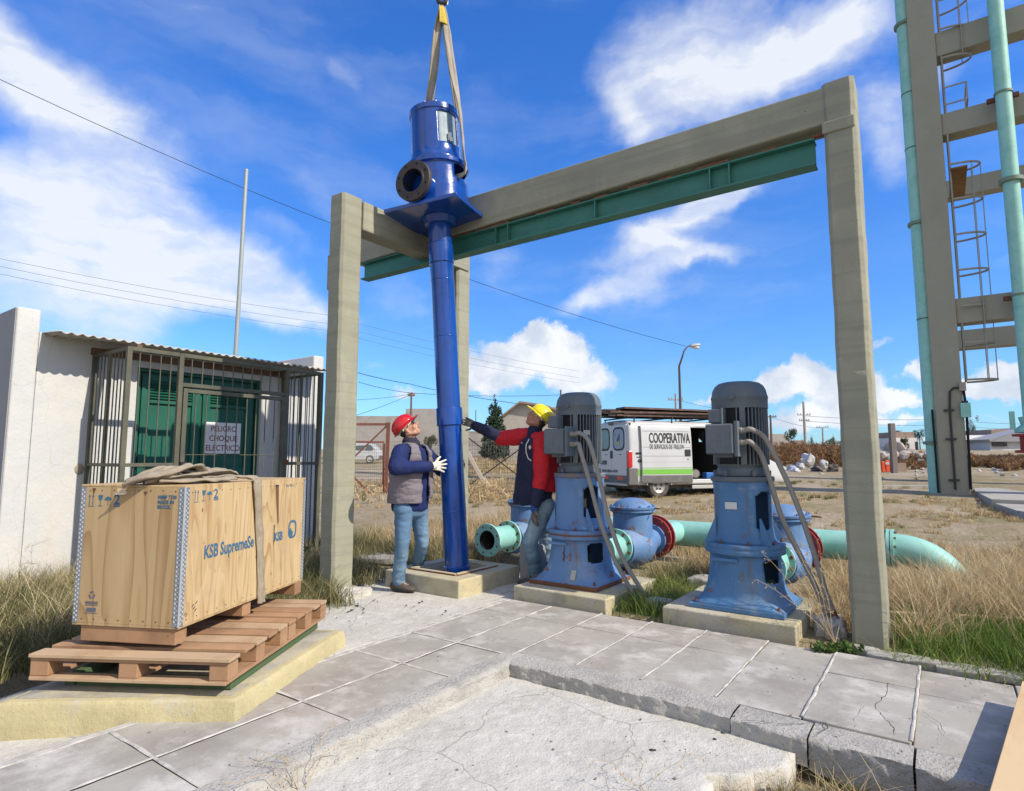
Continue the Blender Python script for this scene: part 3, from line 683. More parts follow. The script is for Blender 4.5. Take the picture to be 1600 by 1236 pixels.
mb.loft(rr); fix_normals(mb.build('bare_top', mat('stained_top', (.33, .31, .26), .95, layers=[('n', (.42, .37, .22), 3, .45, .62, .8), ('n', (.2, .19, .17), 5, .5, .7, .7)], bump=[(50, .5, .01)]), cp, 60))

PY = R_(31); pe1 = Vector((math.cos(PY), math.sin(PY), 0)); pe2 = Vector((-math.sin(PY), math.cos(PY), 0))
PF = Vector((-3.10, 1.80, 0))            # front right corner of the front pallet
rotP = Matrix.Rotation(PY, 3, 'Z')
def pbox(mb_, u, v, z, du, dv, dz, sk=0.0):   # u leftwards along the front, v towards the back
    c = PF-pe1*(u+du/2)+pe2*(v+dv/2)+Z*(z+dz/2); mb_.box(c, (du, dv, dz), rotP @ Matrix.Rotation(sk, 3, 'Z'))
fm = thing('green_frame', 'green painted steel frame lying flat under the wooden pallets', 'frame', (-3.6, 2.2, .11))
gm = mat('faded_green_paint', (.075, .115, .05), .8, layers=[('n', (.05, .12, .05), 4, .4, .7, .7), ('n', (.14, .09, .05), 6, .58, .75, .7)])
mb = MB(); pbox(mb, .03, .10, .113, .06, 1.17, .055); mb.build('rail', gm, fm, 0, .004)
mb = MB(); pbox(mb, .091, .10, .1128, .82, .06, .052); mb.build('rail', gm, fm, 0, .004)
mb = MB(); pbox(mb, .92, .10, .113, .06, 1.17, .055); mb.build('rail', gm, fm, 0, .004)
mb = MB(); pbox(mb, .111, 1.21, .1128, .80, .06, .058); mb.build('rail', gm, fm, 0, .004)
mb = MB(); mb.box(PF-pe1*.045+pe2*.60+Z*.145, (.02, .09, .06), rotP @ Matrix.Rotation(.2, 3, 'Y')); mb.build('rusty_lug', rust, fm, 0)
def pallet(v0, ln, label, z0=.172):
    r = thing('wooden_pallet', label, 'pallet', PF+pe2*v0+Z*z0, 0, 'pallets under the crate'); W = 1.10; random.seed(int(v0*100)+4)
    for u in (0.0, .50, 1.0):
        mb = MB(); pbox(mb, u, v0, z0, .10, ln, .018); mb.build('bottom_board', palw, r, 0, .002)
        for v in (v0, v0+ln/2-.05, v0+ln-.10):
            mb = MB(); pbox(mb, u-.004+(.002 if v > v0 else 0), v+.004, z0+.0185, .105, .10, .078); mb.build('block', palw, r, 0, .004)
    mb = MB(); pbox(mb, .003, v0-.004, z0-.003, W-.006, .085, .0165); mb.build('bottom_board', palw2, r, 0, .002)
    for k, v in enumerate((v0, v0+ln/2-.05, v0+ln-.10)):
        mb = MB(); pbox(mb, -.002, v+.001, z0+.097, W, .10, .017); mb.build('stringer_board', palw, r, 0, .002)
    n = 5 if ln > .6 else 4; gap = ln/n
    for k in range(n):
        mb = MB(); w = gap*random.uniform(.72, .88); short = .12 if (k == 0 and v0 > 0) else 0
        pbox(mb, -.012+random.uniform(-.006, .006), v0-.01+k*gap+(gap-w)*.5*(k > 0), z0+.1148, W+.02-short, w, .018, random.uniform(-.006, .006)); mb.build('deck_board', palw2 if random.random() < .5 else palw, r, 0, .002)
    return r
pallet(0, .70, 'front wooden pallet, its open end towards the camera, under the plywood crate')
pallet(.712, .62, 'rear wooden pallet under the far end of the crate, nearest the left gantry post')
# crate
CY_ = R_(26.2); e1 = Vector((math.cos(CY_), math.sin(CY_), 0)); e2 = Vector((-math.sin(CY_), math.cos(CY_), 0)); CF = Vector((-3.442, 1.705, .43)); CW, CLn, CHt = .663, 1.35, .752
rotC = Matrix.Rotation(CY_, 3, 'Z')
ck = thing('plywood_crate', 'large plywood shipping crate with blue stencilled letters, standing on the pallets', 'crate', CF-e1*CW/2+e2*CLn/2)
def cbox(mb_, u, v, z, du, dv, dz, m=None):
    c = CF-e1*(u+du/2)+e2*(v+dv/2)+Z*(z+dz/2); mb_.box(c, (du, dv, dz), rotC if m is None else rotC @ m)
t = .012
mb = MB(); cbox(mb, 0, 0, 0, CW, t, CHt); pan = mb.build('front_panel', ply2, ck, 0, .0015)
mb = MB(); cbox(mb, 0, t+.0005, 0, t, CLn-2*t-.001, CHt); side = mb.build('side_panel', ply, ck, 0, .0015)
mb = MB(); cbox(mb, CW-t, t+.0005, 0, t, CLn-2*t-.001, CHt); mb.build('side_panel', ply, ck, 0, .0015)
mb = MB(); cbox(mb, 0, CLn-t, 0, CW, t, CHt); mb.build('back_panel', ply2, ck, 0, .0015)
mb = MB(); cbox(mb, 0, 0, CHt+.0005, CW, CLn, t, Matrix.Rotation(R_(.25), 3, 'Y')); mb.build('lid', ply, ck, 0, .002)
mb = MB(); cbox(mb, 0, 0, -.0125, CW, CLn, .012); mb.build('floor_panel', ply2, ck, 0, .0015)
for v in (0.01, .62, 1.24):
    mb = MB(); cbox(mb, .02 if v < 1 else .0, v, -.1, CW-.07+(.05 if v > .1 else 0), .09, .087); mb.build('skid_block', palw, ck, 0, .004)
# corner strips with punched teeth
def strip(u, v, side_):
    r = MB()
    w = .034
    if side_ == 'f': cbox(r, u, -.0022, .0, w, .0020, CHt)
    else: cbox(r, -.0022, v, .0, .0020, w, CHt)
    o = r.build('corner_strip', galv, ck, 0)
    d = MB()
    for k in range(30):
        z = .015+k*(CHt-.02)/30
        for s in ((.010, .024) if True else ()):
            if side_ == 'f': p = CF-e1*(u+s)+e2*(-.003)+Z*(z+(s > .015)*.0125)
            else: p = CF+e1*.003+e2*(v+s)+Z*(z+(s > .015)*.0125)
            d.box(p, (.006, .0025, .009) if side_ == 'f' else (.0025, .006, .009), rotC)
    d.build('strip_teeth', mat('bright_zinc', (.62, .62, .60), .5, .2), o, 0)
strip(.001, 0, 'f'); strip(CW-.036, 0, 'f'); strip(0, .001, 's'); strip(0, CLn-.036, 's')
mb = MB(); mb.tube([CF+e1*.002-e2*.002, CF+e1*.002-e2*.002+Z*CHt], .0075, 8); mb.build('corner_bead', mat('zinc_bead', (.50, .54, .58), .35, .6), ck, 60)
# lettering on the long side
def onside(u, z, off=.0012): return CF+e1*off+e2*u+Z*z
def onfront(u, z, off=.0012): return CF-e1*u-e2*off+Z*z
text('KSB SupremeSe', .107, ink, side, frame(onside(.182, .335), e2, Z), 'lettering', .0004, .72, 'LEFT', 1.0, .0028, 0)
text('KSB', .082, ink, side, frame(onside(.925, .335), e2, Z), 'lettering', .0004, .80, 'LEFT', 1.0, .003)
lg = MB()
def flat_side(mb_, pts, off=.0015, fr_='s'):
    f_ = onside if fr_ == 's' else onfront
    n = len(pts); mb_.add([f_(u, z, off) for u, z in pts], [tuple(range(n))])
def ringpts(cu, cz, ru, rz, w, arc=(0, 360), n=24, sq=3.0):
    o_, i_ = [], []
    for k in range(n+1):
        t_ = R_(arc[0]+(arc[1]-arc[0])*k/n); c, s = math.cos(t_), math.sin(t_)
        r = (abs(c)**sq+abs(s)**sq)**(-1/sq); o_.append((cu+ru*c*r, cz+rz*s*r)); i_.append((cu+(ru-w)*c*r, cz+(rz-w)*s*r))
    return o_, i_
def ringmesh(mb_, *a, fr_='s', off=.0015, **k):
    o_, i_ = ringpts(*a, **k); f_ = onside if fr_ == 's' else onfront
    n = len(o_); mb_.add([f_(u, z, off) for u, z in o_+i_], [(j, j+1, n+j+1, n+j) for j in range(n-1)])
ringmesh(lg, 1.168, .392, .058, .066, .017)
flat_side(lg, [(1.125, .335), (1.165, .335), (1.165, .352), (1.150, .40), (1.135, .405), (1.122, .36)], .0017)
ringmesh(lg, 1.150, .362, .026, .026, .011, sq=2.0, off=.0018)
lg.build('emblem', ink, side, 0)
# handling icons : arrows, glass, umbrella, 2
def icons(mb_, fr_, u0, z0, s, ww):
    d = -1 if fr_ == 'f' else 1
    def P_(pts): flat_side(mb_, [(u0+d*a*s*ww, z0+b*s) for a, b in pts], .0014, fr_)
    for k in (0, .35):
        P_([(k+.07, .12), (k+.13, .12), (k+.13, .8), (k+.07, .8)]); P_([(k, .75), (k+.2, .75), (k+.1, 1.0)])
    P_([(-.02, 0), (.6, 0), (.6, .05), (-.02, .05)])
    P_([(1.0, .9), (1.45, .9), (1.42, .6), (1.26, .45), (1.19, .45), (1.03, .6)]); P_([(1.2, .1), (1.25, .1), (1.25, .45), (1.2, .45)]); P_([(1.0, .03), (1.45, .03), (1.45, .08), (1.0, .08)])
    P_([(1.65, .5)]+[(2.0+.36*math.cos(R_(a)), .5+.28*math.sin(R_(a))) for a in range(165, 0, -15)]+[(2.36, .5)]); P_([(1.98, .08), (2.03, .08), (2.03, .5), (1.98, .5)])
    P_([(2.6, .0), (3.25, .0), (3.25, .08), (2.6, .08)]); P_([(2.6, .12), (3.25, .12), (3.25, .17), (2.6, .17)])
ic = MB(); icons(ic, 's', .075, .665, .072, .92); ic.build('handling_marks', ink, side, 0)
text('2', .075, ink, side, frame(onside(.245, .680), e2, Z), 'lettering', .0004, 1.1, 'LEFT', 1, .001)
text('Por 30 x1', .028, ink, side, frame(onside(1.06, .705), e2, Z), 'lettering', .0004, 1.0)
ic = MB(); icons(ic, 'f', .610, .642, .072, .88); ic.build('handling_marks', ink, pan, 0)
text('2', .075, ink, pan, frame(onfront(.447, .657), e1, Z), 'lettering', .0004, 1.1, 'LEFT', 1, .001)
text('NIMF 7730\nMADE IN\nBRAZIL', .027, ink, pan, frame(onfront(.168, .690), e1, Z), 'lettering', .0004, .95, 'LEFT', 1, .0008)
rc = MB()
for a in (90, 210, 330): ringmesh(rc, .546, .152, .020, .022, .010, arc=(a-50, a+38), n=8, sq=2.0, fr_='f')
flat_side(rc, [(.575, .083), (.515, .083), (.515, .062), (.575, .062)], .0014, 'f')
for z in (.118, .112, .106, .098, .056): flat_side(rc, [(.585, z), (.505, z), (.505, z-.003), (.585, z-.003)], .0014, 'f')
rc.build('recycling_mark', mat('grey_ink', (.10, .11, .16), .8), pan, 0)
nh = MB()
for k in range(15):
    u = .06+k*(CLn-.12)/14
    for z in (.025, CHt-.03): nh.box(onside(u+.01*mnoise.noise(Vector((k, z, 0))), z+.006*mnoise.noise(Vector((k, z, 5))), .0005), (.002, .006, .006), rotC)
for k in range(8):
    u = .06+k*(CW-.12)/7
    for z in (.022, CHt-.02): nh.box(onfront(u, z+.005*mnoise.noise(Vector((k, z, 2))), .0005), (.006, .002, .006), rotC)
nh.build('nail_heads', dark_metal, side, 0)
# splits and slots in the side panel
sl_ = MB()
flat_side(sl_, [(.917, .724), (.958, .724), (.975, .46), (.962, .45)], .0022); sl_.build('slot', mat('slot_shadowed_wood', (.13, .07, .035), .9), side, 0)
sl_ = MB(); flat_side(sl_, [(.915, .45), (.926, .448), (.925, .33), (.921, .30)], .0022); flat_side(sl_, [(.915, .716), (.958, .716), (.959, .726), (.915, .726)], .0025); sl_.build('split', black_m, side, 0)
sl_ = MB()
for u, z in ((.05, .06), (.06, .05), (.11, .09), (.12, .075), (.135, .06), (.14, .1)): sl_.box(onside(u, z, .001), (.001, .02, .005), rotC @ Matrix.Rotation(R_(40), 3, 'X'))
sl_.build('scratch_marks', mat('dark_ink', (.03, .04, .05), .8), side, 0)
sl_ = MB()
flat_side(sl_, [(.59, .745), (.565, .745), (.58, .71)], .0014, 'f'); flat_side(sl_, [(.26, .728), (.235, .728), (.248, .705)], .0014, 'f')
sl_.build('stain_mark', mat('knot_brown', (.12, .055, .03), .8), pan, 0)
sl_ = MB(); flat_side(sl_, [(.43, .745), (.37, .745), (.365, .716), (.425, .712)], .0013, 'f'); sl_.build('torn_patch', mat('torn_ply', (.60, .46, .30), .8), pan, 0)
sl_ = MB(); sl_.box(onfront(.40, .715, .006), (.055, .01, .008), rotC); sl_.build('torn_flap', mat('pale_chip', (.75, .66, .52), .8), pan, 0)

# sling lying on the crate: ribbon along a path with folds
def ribbon(name, path, w, m, parent, th=.007, sub=8, wdir=None, seed=0, crumple=.006, cols=9):
    pts = []
    P_ = [Vector(p) for p in path]; n = len(P_)
    def cr(a, b, c, d, t): return .5*((2*b)+(-a+c)*t+(2*a-5*b+4*c-d)*t*t+(-a+3*b-3*c+d)*t*t*t)
    for i in range(n-1):
        for k in range(sub):
            pts.append(cr(P_[max(i-1, 0)], P_[i], P_[i+1], P_[min(i+2, n-1)], k/sub))
    pts.append(P_[-1]); rows = []
    for i, p in enumerate(pts):
        d = (pts[min(i+1, len(pts)-1)]-pts[max(i-1, 0)]).normalized()
        if wdir is None: wd = d.cross(Z).normalized()
        else:
            u = i/(len(pts)-1)*(len(wdir)-1); k = min(int(u), len(wdir)-2); wd = Vector(wdir[k]).lerp(Vector(wdir[k+1]), u-k).normalized()
        nn = wd.cross(d).normalized(); row = []
        for k in range(cols):
            s = (k/(cols-1)-.5)
            ww = w if not isinstance(w, (list, tuple)) else float(np.interp(i/(len(pts)-1), np.linspace(0, 1, len(w)), w))
            q = p+wd*(s*ww)+nn*(crumple*(mnoise.noise(Vector((s*6+seed, i*.22, seed)))+.8*math.sin(s*9+seed+i*.05)))
            row.append(q)
        rows.append(row)
    mb_ = MB(); mb_.loft(rows, False, False); o = mb_.build(name, m, parent, 180)
    md = o.modifiers.new('s', 'SOLIDIFY'); md.thickness = th; md.offset = 0
    return o
lt = CHt+.018
sg_ = thing('lifting_sling', 'dirty sling folded in a heap on the plywood crate and hanging over its side', 'sling', onside(.6, lt))
def top(u, v, z=0): return CF-e1*v+e2*u+Z*(lt+z)
ribbon('web', [top(.30, .14, .02), top(.45, .10, .03), top(.60, .03, .022), onside(.665, lt+.004, .008), onside(.68, .70, .016), onside(.715, .5, .012), onside(.745, .3, .012), onside(.765, .12, .014), onside(.775, .0, .016), onside(.78, -.05, .012)],
       [.10, .11, .10, .10, .095, .085, .075, .07, .075, .06], strap_m, sg_, .010, 8, [(e2*.3-e1*.95), e2*.8-e1*.6, e2, e2, e2, e2, e2, e2, e2, e2], 2, .009)
for i_, (pth, w_, sd__) in enumerate((
    ([top(-.02, .36, .004), top(.06, .30, .05), top(.2, .26, .085), top(.34, .2, .055), top(.46, .16, .075), top(.56, .14, .05), top(.5, .12, .03), top(.3, .13, .02)], .10, 5),
    ([top(.02, .28, .01), top(.12, .2, .03), top(.3, .15, .045), top(.5, .12, .06), top(.57, .10, .035)], .10, 9),
    ([top(.05, .22, .008), top(.2, .12, .012), top(.36, .08, .016), top(.5, .06, .02)], .09, 11),
    ([top(-.03, .34, .002), top(.0, .24, .045), top(.1, .2, .06), top(.26, .18, .1), top(.36, .2, .06)], .12, 14))):
    ribbon('fold', pth, w_, strap_m, sg_, .009, 9, None, sd__, .014)

# ------------------------------------------------------------------ the hanging blue pump
blue = mat('glossy_blue_paint', (.002, .045, .26), .2, layers=[('n', (.003, .065, .36), 2.2, .42, .7, .6), ('n', (.002, .014, .085), 5, .52, .78, .6), ('n', (.05, .10, .22), 7, .64, .74, .5, (1, 1, .25)), ('s', (.30, .36, .45), 9, .012, .02, .7, (1, 1, .4))], bump=[(5, .12, .02), (38, .12, .004)], coat=.45, spec=.5)
flange_rust = mat('brown_flange_metal', (.065, .055, .052), .6, .4, layers=[('n', (.11, .06, .04), 9, .5, .75, .6), ('n', (.04, .04, .045), 20, .5, .7, .6)], bump=[(60, .3, .003)])
guard = mat('dusty_guard_plate', (.20, .27, .29), .55, .1, layers=[('n', (.12, .20, .32), 3, .42, .62, .8, (1, 1, .15)), ('n', (.5, .52, .46), 9, .5, .7, .5, (1, 1, .1))])
TILT = R_(-3.5)
pu = thing('hanging_pump', 'glossy dark blue vertical pump hanging from the sling, lowered into the open pit', 'pump', (-4.30, 5.03, .17))
pu.scale = (1, 1, .986); pu.rotation_euler = (0, TILT, math.atan2(RT.y, RT.x))
def lathe_cut(prof, seg, skip, name, m, parent, th=.014, smooth=40):
    vs = []; fs = []
    for r, h in prof:
        for k in range(seg):
            t_ = 2*math.pi*k/seg; vs.append((r*math.cos(t_), r*math.sin(t_), h))
    for i in range(len(prof)-1):
        for k in range(seg):
            a = 360*(k+.5)/seg; h = (prof[i][1]+prof[i+1][1])/2
            if skip(a, h): continue
            k2 = (k+1) % seg; fs.append((i*seg+k, i*seg+k2, (i+1)*seg+k2, (i+1)*seg+k))
    mb_ = MB(); mb_.add(vs, fs); o = mb_.build(name, m, parent, smooth, local=True)
    md = o.modifiers.new('s', 'SOLIDIFY'); md.thickness = th; md.offset = -1; return o
def dense(prof, step=.03):
    out = [prof[0]]
    for a, b in zip(prof, prof[1:]):
        n = max(1, int(abs(b[1]-a[1])/step))
        for k in range(1, n+1): out.append((a[0]+(b[0]-a[0])*k/n, a[1]+(b[1]-a[1])*k/n))
    return out
mb = MB(); mb.lathe([(.10, -.03), (.136, -.02), (.142, .0), (.142, .03), (.129, .036), (.129, 1.56)], seg=40); mb.build('lower_pipe', blue, pu, 40, local=True)
mb = MB(); mb.lathe([(.131, 1.545), (.146, 1.556), (.146, 1.73), (.143, 1.745), (.129, 1.75)], seg=40); mb.build('coupling', blue, pu, 40, local=True)
mb = MB(); mb.lathe([(.130, 1.75), (.130, 3.39), (.141, 3.40), (.141, 3.62), (.130, 3.63), (.130, 3.92)], seg=40); mb.build('upper_pipe', blue, pu, 40, local=True)
mb = MB(); mb.box((0, 0, 3.955), (.89, .89, .045), Matrix.Rotation(R_(-22), 3, 'Z')); mb.lathe([(.17, 3.85), (.20, 3.931)], seg=32); mb.build('base_plate', blue, pu, 30, .005, local=True)
skipw = lambda a, h: 4.32 < h < 4.46 and ((a > 312 or a < 28) or 130 < a < 190)
lathe_cut(dense([(.372, 3.979), (.352, 4.05), (.345, 4.2), (.338, 4.32), (.335, 4.46), (.345, 4.475), (.36, 4.485), (.36, 4.53), (.315, 4.545)], .025), 72, skipw, 'discharge_head', blue, pu)
mb = MB()
for h_ in (.62, 2.55, 3.2): mb.lathe([(.128, h_-.008), (.1325, h_-.004), (.1325, h_+.004), (.128, h_+.008)], seg=40)
mb.build('weld_seam', blue, pu, 60, local=True)
mb = MB(); mb.lathe([(.10, 3.98), (.10, 4.6)], seg=20); mb.build('inner_column', blue, pu, 40, local=True)
skips = lambda a, h: 4.72 < h < 5.10 and (284 < a < 338 or 165 < a < 190 or 60 < a < 110)
so2 = lathe_cut(dense([(.318, 4.546), (.290, 4.63), (.283, 4.68), (.272, 5.13), (.284, 5.14), (.284, 5.20), (.262, 5.215), (.18, 5.217)], .025), 72, skips, 'motor_stool', blue, pu)
mb = MB(); mb.lathe([(.262, 4.70), (.258, 5.12)], seg=60, caps=False); mb.build('guard_plate', guard, so2, 60, local=True)
mb = MB()
for k in range(12):
    a = R_(k*30+12); mb.lathe([(.012, 5.216), (.012, 5.23), (.0, 5.235)], (.24*math.cos(a), .24*math.sin(a), 0), seg=6)
mb.lathe([(.009, 5.2), (.009, 5.28), (0, 5.285)], (.05, -.2, 0), seg=8)
mb.build('stud', blue, so2, 0, local=True)
mb = MB(); mb.box((.185, -.215, 4.80), (.04, .02, .09)); mb.box((.20, -.222, 4.76), (.03, .02, .05)); mb.build('clip', galv, so2, 0, local=True)
# discharge nozzle towards the camera's left
na = R_(243); nd = Vector((math.cos(na), math.sin(na), 0)); nz = 4.20
mb = MB(); mb.lathe([(.165, .20), (.16, .47), (.128, .47), (.128, .20)], nd*.0+Z*nz, nd, 36, caps=False); mb.build('nozzle', blue, pu, 40, local=True)
fl = MB(); fl.lathe([(.128, .45), (.222, .45), (.222, .49), (.218, .495), (.150, .496), (.148, .50), (.128, .50), (.128, .45)], Z*nz, nd, 48, caps=False); fo = fl.build('nozzle_flange', flange_rust, pu, 40, local=True)
ii = MB(); ii.lathe([(.128, .499), (.128, .30)], Z*nz, nd, 32, caps=False); ii.lathe([(.0001, .31), (.128, .31)], Z*nz, nd, 32, caps=False); ii.build('nozzle_bore', black_m, fo, 60, local=True)
bh = MB(); na_ = nd.cross(Z)
for k in range(8):
    a = R_(k*45+22); c = Z*nz+nd*.4962+(na_*math.cos(a)+Z*math.sin(a))*.185; bh.lathe([(.0001, 0), (.014, 0), (.014, .001), (.0001, .001)], c, nd, 10, caps=False)
bh.build('bolt_hole', black_m, fo, 0, local=True)

# lifting sling
M1 = chain(pu)
apex = at(690, 12, 7.0)
sling_m = mat('grey_beige_sling', (.33, .30, .25), .95, layers=[('n', (.20, .175, .14), 8, .42, .7, .7, (1, 1, .3)), ('n', (.44, .41, .36), 25, .5, .75, .5, (1, 1, .2))], bump=[(120, .5, .004)])
sl2 = thing('lifting_sling', 'long grey lifting sling from the crane hook down to the hanging blue pump', 'sling', apex)
def slp(px, py, w): return at(px, py, w)
vw = RT*.85+WH*.5
ribbon('left_leg', [at(690, 8, 7.0), at(688, 25, 6.95), at(683, 55, 6.93), at(678, 110, 6.95), at(671, 163, 7.0), at(668, 190, 7.1)], [.055, .075, .10, .10, .085, .07], sling_m, sl2, .014, 8, [vw, vw, vw], 3, .010)
ribbon('right_leg', [at(692, 8, 7.0), at(695, 25, 6.95), at(699, 55, 6.9), at(707, 110, 6.82), at(717, 165, 6.72), at(722, 210, 6.68), at(725, 245, 6.66), at(728, 262, 6.62), at(724, 272, 6.62), at(712, 277, 6.70), at(702, 276, 6.85)],
       [.05, .07, .085, .085, .075, .065, .06, .06, .06, .06, .05], sling_m, sl2, .014, 8, [vw, vw, vw, vw, (RT*.3+WH*.9), RT*.2+WH*.9, WH, WH, WH*.6+Z*.8, Z, Z], 6, .008)
ribbon('inner_leg', [at(692, 30, 6.97), at(696, 60, 6.98), at(704, 110, 7.02), at(711, 160, 7.1), at(716, 190, 7.2)], [.03, .05, .05, .045, .04], sling_m, sl2, .01, 8, [vw, vw, vw], 8, .006)
ribbon('yellow_label', [at(690, 10, 6.93), at(692, 22, 6.90), at(693, 36, 6.885)], [.06, .085, .10], mat('yellow_webbing', (.50, .38, .06), .9, layers=[('n', (.28, .22, .08), 14, .45, .7, .6)]), sl2, .01, 6, [vw, vw, vw], 4, .006)
hk = thing('crane_hook', 'dark crane hook with latch holding the lifting sling at the top', 'crane hook', at(691, 2, 7.0))
mb = MB(); hp = []
hc = at(691, 0, 7.0)
for k in range(14):
    a = R_(-240+k*23); hp.append(hc+RT*(.05*math.cos(a))+Z*(.055*math.sin(a)+.01))
mb.tube(hp, [.016+.012*math.sin(math.pi*k/13) for k in range(14)], 10); mb.tube([hc+Z*.05, hc+Z*.22], .02, 10); mb.build('hook', dark_metal, hk, 60)
mb = MB(); mb.lathe([(.03, .2), (.05, .22), (.05, .3), (.03, .33)], hc, (0, 0, 1), 16); mb.build('swivel', dark_metal, hk, 40)
mb = MB(); mb.bar(hc-RT*.07+Z*.02, hc-RT*.05+Z*.10, .03, .02); mb.build('latch', mat('blue_steel', (.05, .12, .3), .4, .3), hk, 0, .004)
mb = MB(); mb.tube([hc+RT*.045+Z*.06, hc+RT*.065-Z*.0, hc+RT*.06-Z*.06], .008, 6); mb.build('wire', mat('white_wire', (.7, .7, .7), .5), hk, 60)
mb = MB(); mb.tube([hc+Z*.3, hc+Z*5], .012, 8); tag(mb.build('crane_cable', dark_metal, None, 60), 'steel crane cable rising out of the picture above the hook', 'cable')

# ------------------------------------------------------------------ the two standing pumps
pblue = mat('weathered_blue_paint', (.11, .215, .41), .6, layers=[('n', (.12, .25, .47), 2.5, .42, .7, .8), ('n', (.06, .145, .32), 5, .5, .75, .6, (1, 1, .3)), ('n', (.36, .43, .50), 6, .60, .74, .6), ('n', (.17, .075, .04), 5.2, .60, .64, .95), ('n', (.15, .085, .055), 3.2, .56, .74, .8, (3, 3, .3)), ('n', (.30, .33, .34), 2.0, .52, .72, .5), ('s', (.10, .05, .03), 14, .03, .07, .7)], bump=[(50, .3, .004), (8, .25, .01)])
pblue3 = mat('weathered_deep_blue_paint', (.060, .165, .335), .6, layers=[('n', (.09, .21, .38), 2.5, .42, .7, .8), ('n', (.035, .11, .25), 5, .5, .75, .6, (1, 1, .3)), ('n', (.27, .35, .40), 7, .58, .74, .65), ('n', (.15, .11, .06), 5.2, .60, .65, .9), ('n', (.12, .095, .06), 3.0, .56, .74, .8, (3, 3, .3)), ('n', (.22, .27, .30), 2.0, .52, .72, .5), ('s', (.06, .05, .04), 14, .03, .07, .7)], bump=[(50, .3, .004), (8, .25, .01)])
motor_m = mat('grey_motor_paint', (.10, .125, .145), .6, layers=[('n', (.18, .20, .205), 4, .45, .7, .7), ('n', (.05, .06, .07), 8, .5, .75, .6), ('n', (.23, .22, .19), 12, .62, .78, .5)], bump=[(40, .25, .004)])
motor_dark = mat('dark_motor_gap', (.02, .022, .025), .8)
conduit_m = mat('grey_conduit', (.27, .255, .23), .7, layers=[('n', (.19, .18, .16), 8, .45, .7, .6), ('n', (.38, .36, .33), 20, .55, .75, .4)], bump=[(120, .2, .002)])
def sqr(r, n_, z, seg=72, rot=0):
    out = []
    for k in range(seg):
        a = 2*math.pi*(k+.5)/seg; c, s = math.cos(a), math.sin(a); q = (abs(c)**n_+abs(s)**n_)**(-1/n_); out.append((r*q*c, r*q*s, z))
    return out
def grid_loft(rings, skip, name, m, parent, th=.016, smooth=40):
    n = len(rings[0]); vs = [p for r in rings for p in r]; fs = []
    for i in range(len(rings)-1):
        for k in range(n):
            a = 360*(k+1)/n; h = (rings[i][0][2]+rings[i+1][0][2])/2
            if skip(a % 360, h): continue
            k2 = (k+1) % n; fs.append((i*n+k, i*n+k2, (i+1)*n+k2, (i+1)*n+k))
    mb_ = MB(); mb_.add(vs, fs); o = mb_.build(name, m, parent, smooth, local=True)
    md = o.modifiers.new('s', 'SOLIDIFY'); md.thickness = th; md.offset = -1; return o
def lerp_rings(keys, step):
    out = []
    for (z0, r0, n0), (z1, r1, n1) in zip(keys, keys[1:]):
        k = max(1, int((z1-z0)/step))
        for i in range(k): t_ = i/k; out.append(sqr(r0+(r1-r0)*t_, n0+(n1-n0)*t_, z0+(z1-z0)*t_))
    z, r, n = keys[-1]; out.append(sqr(r, n, z)); return out
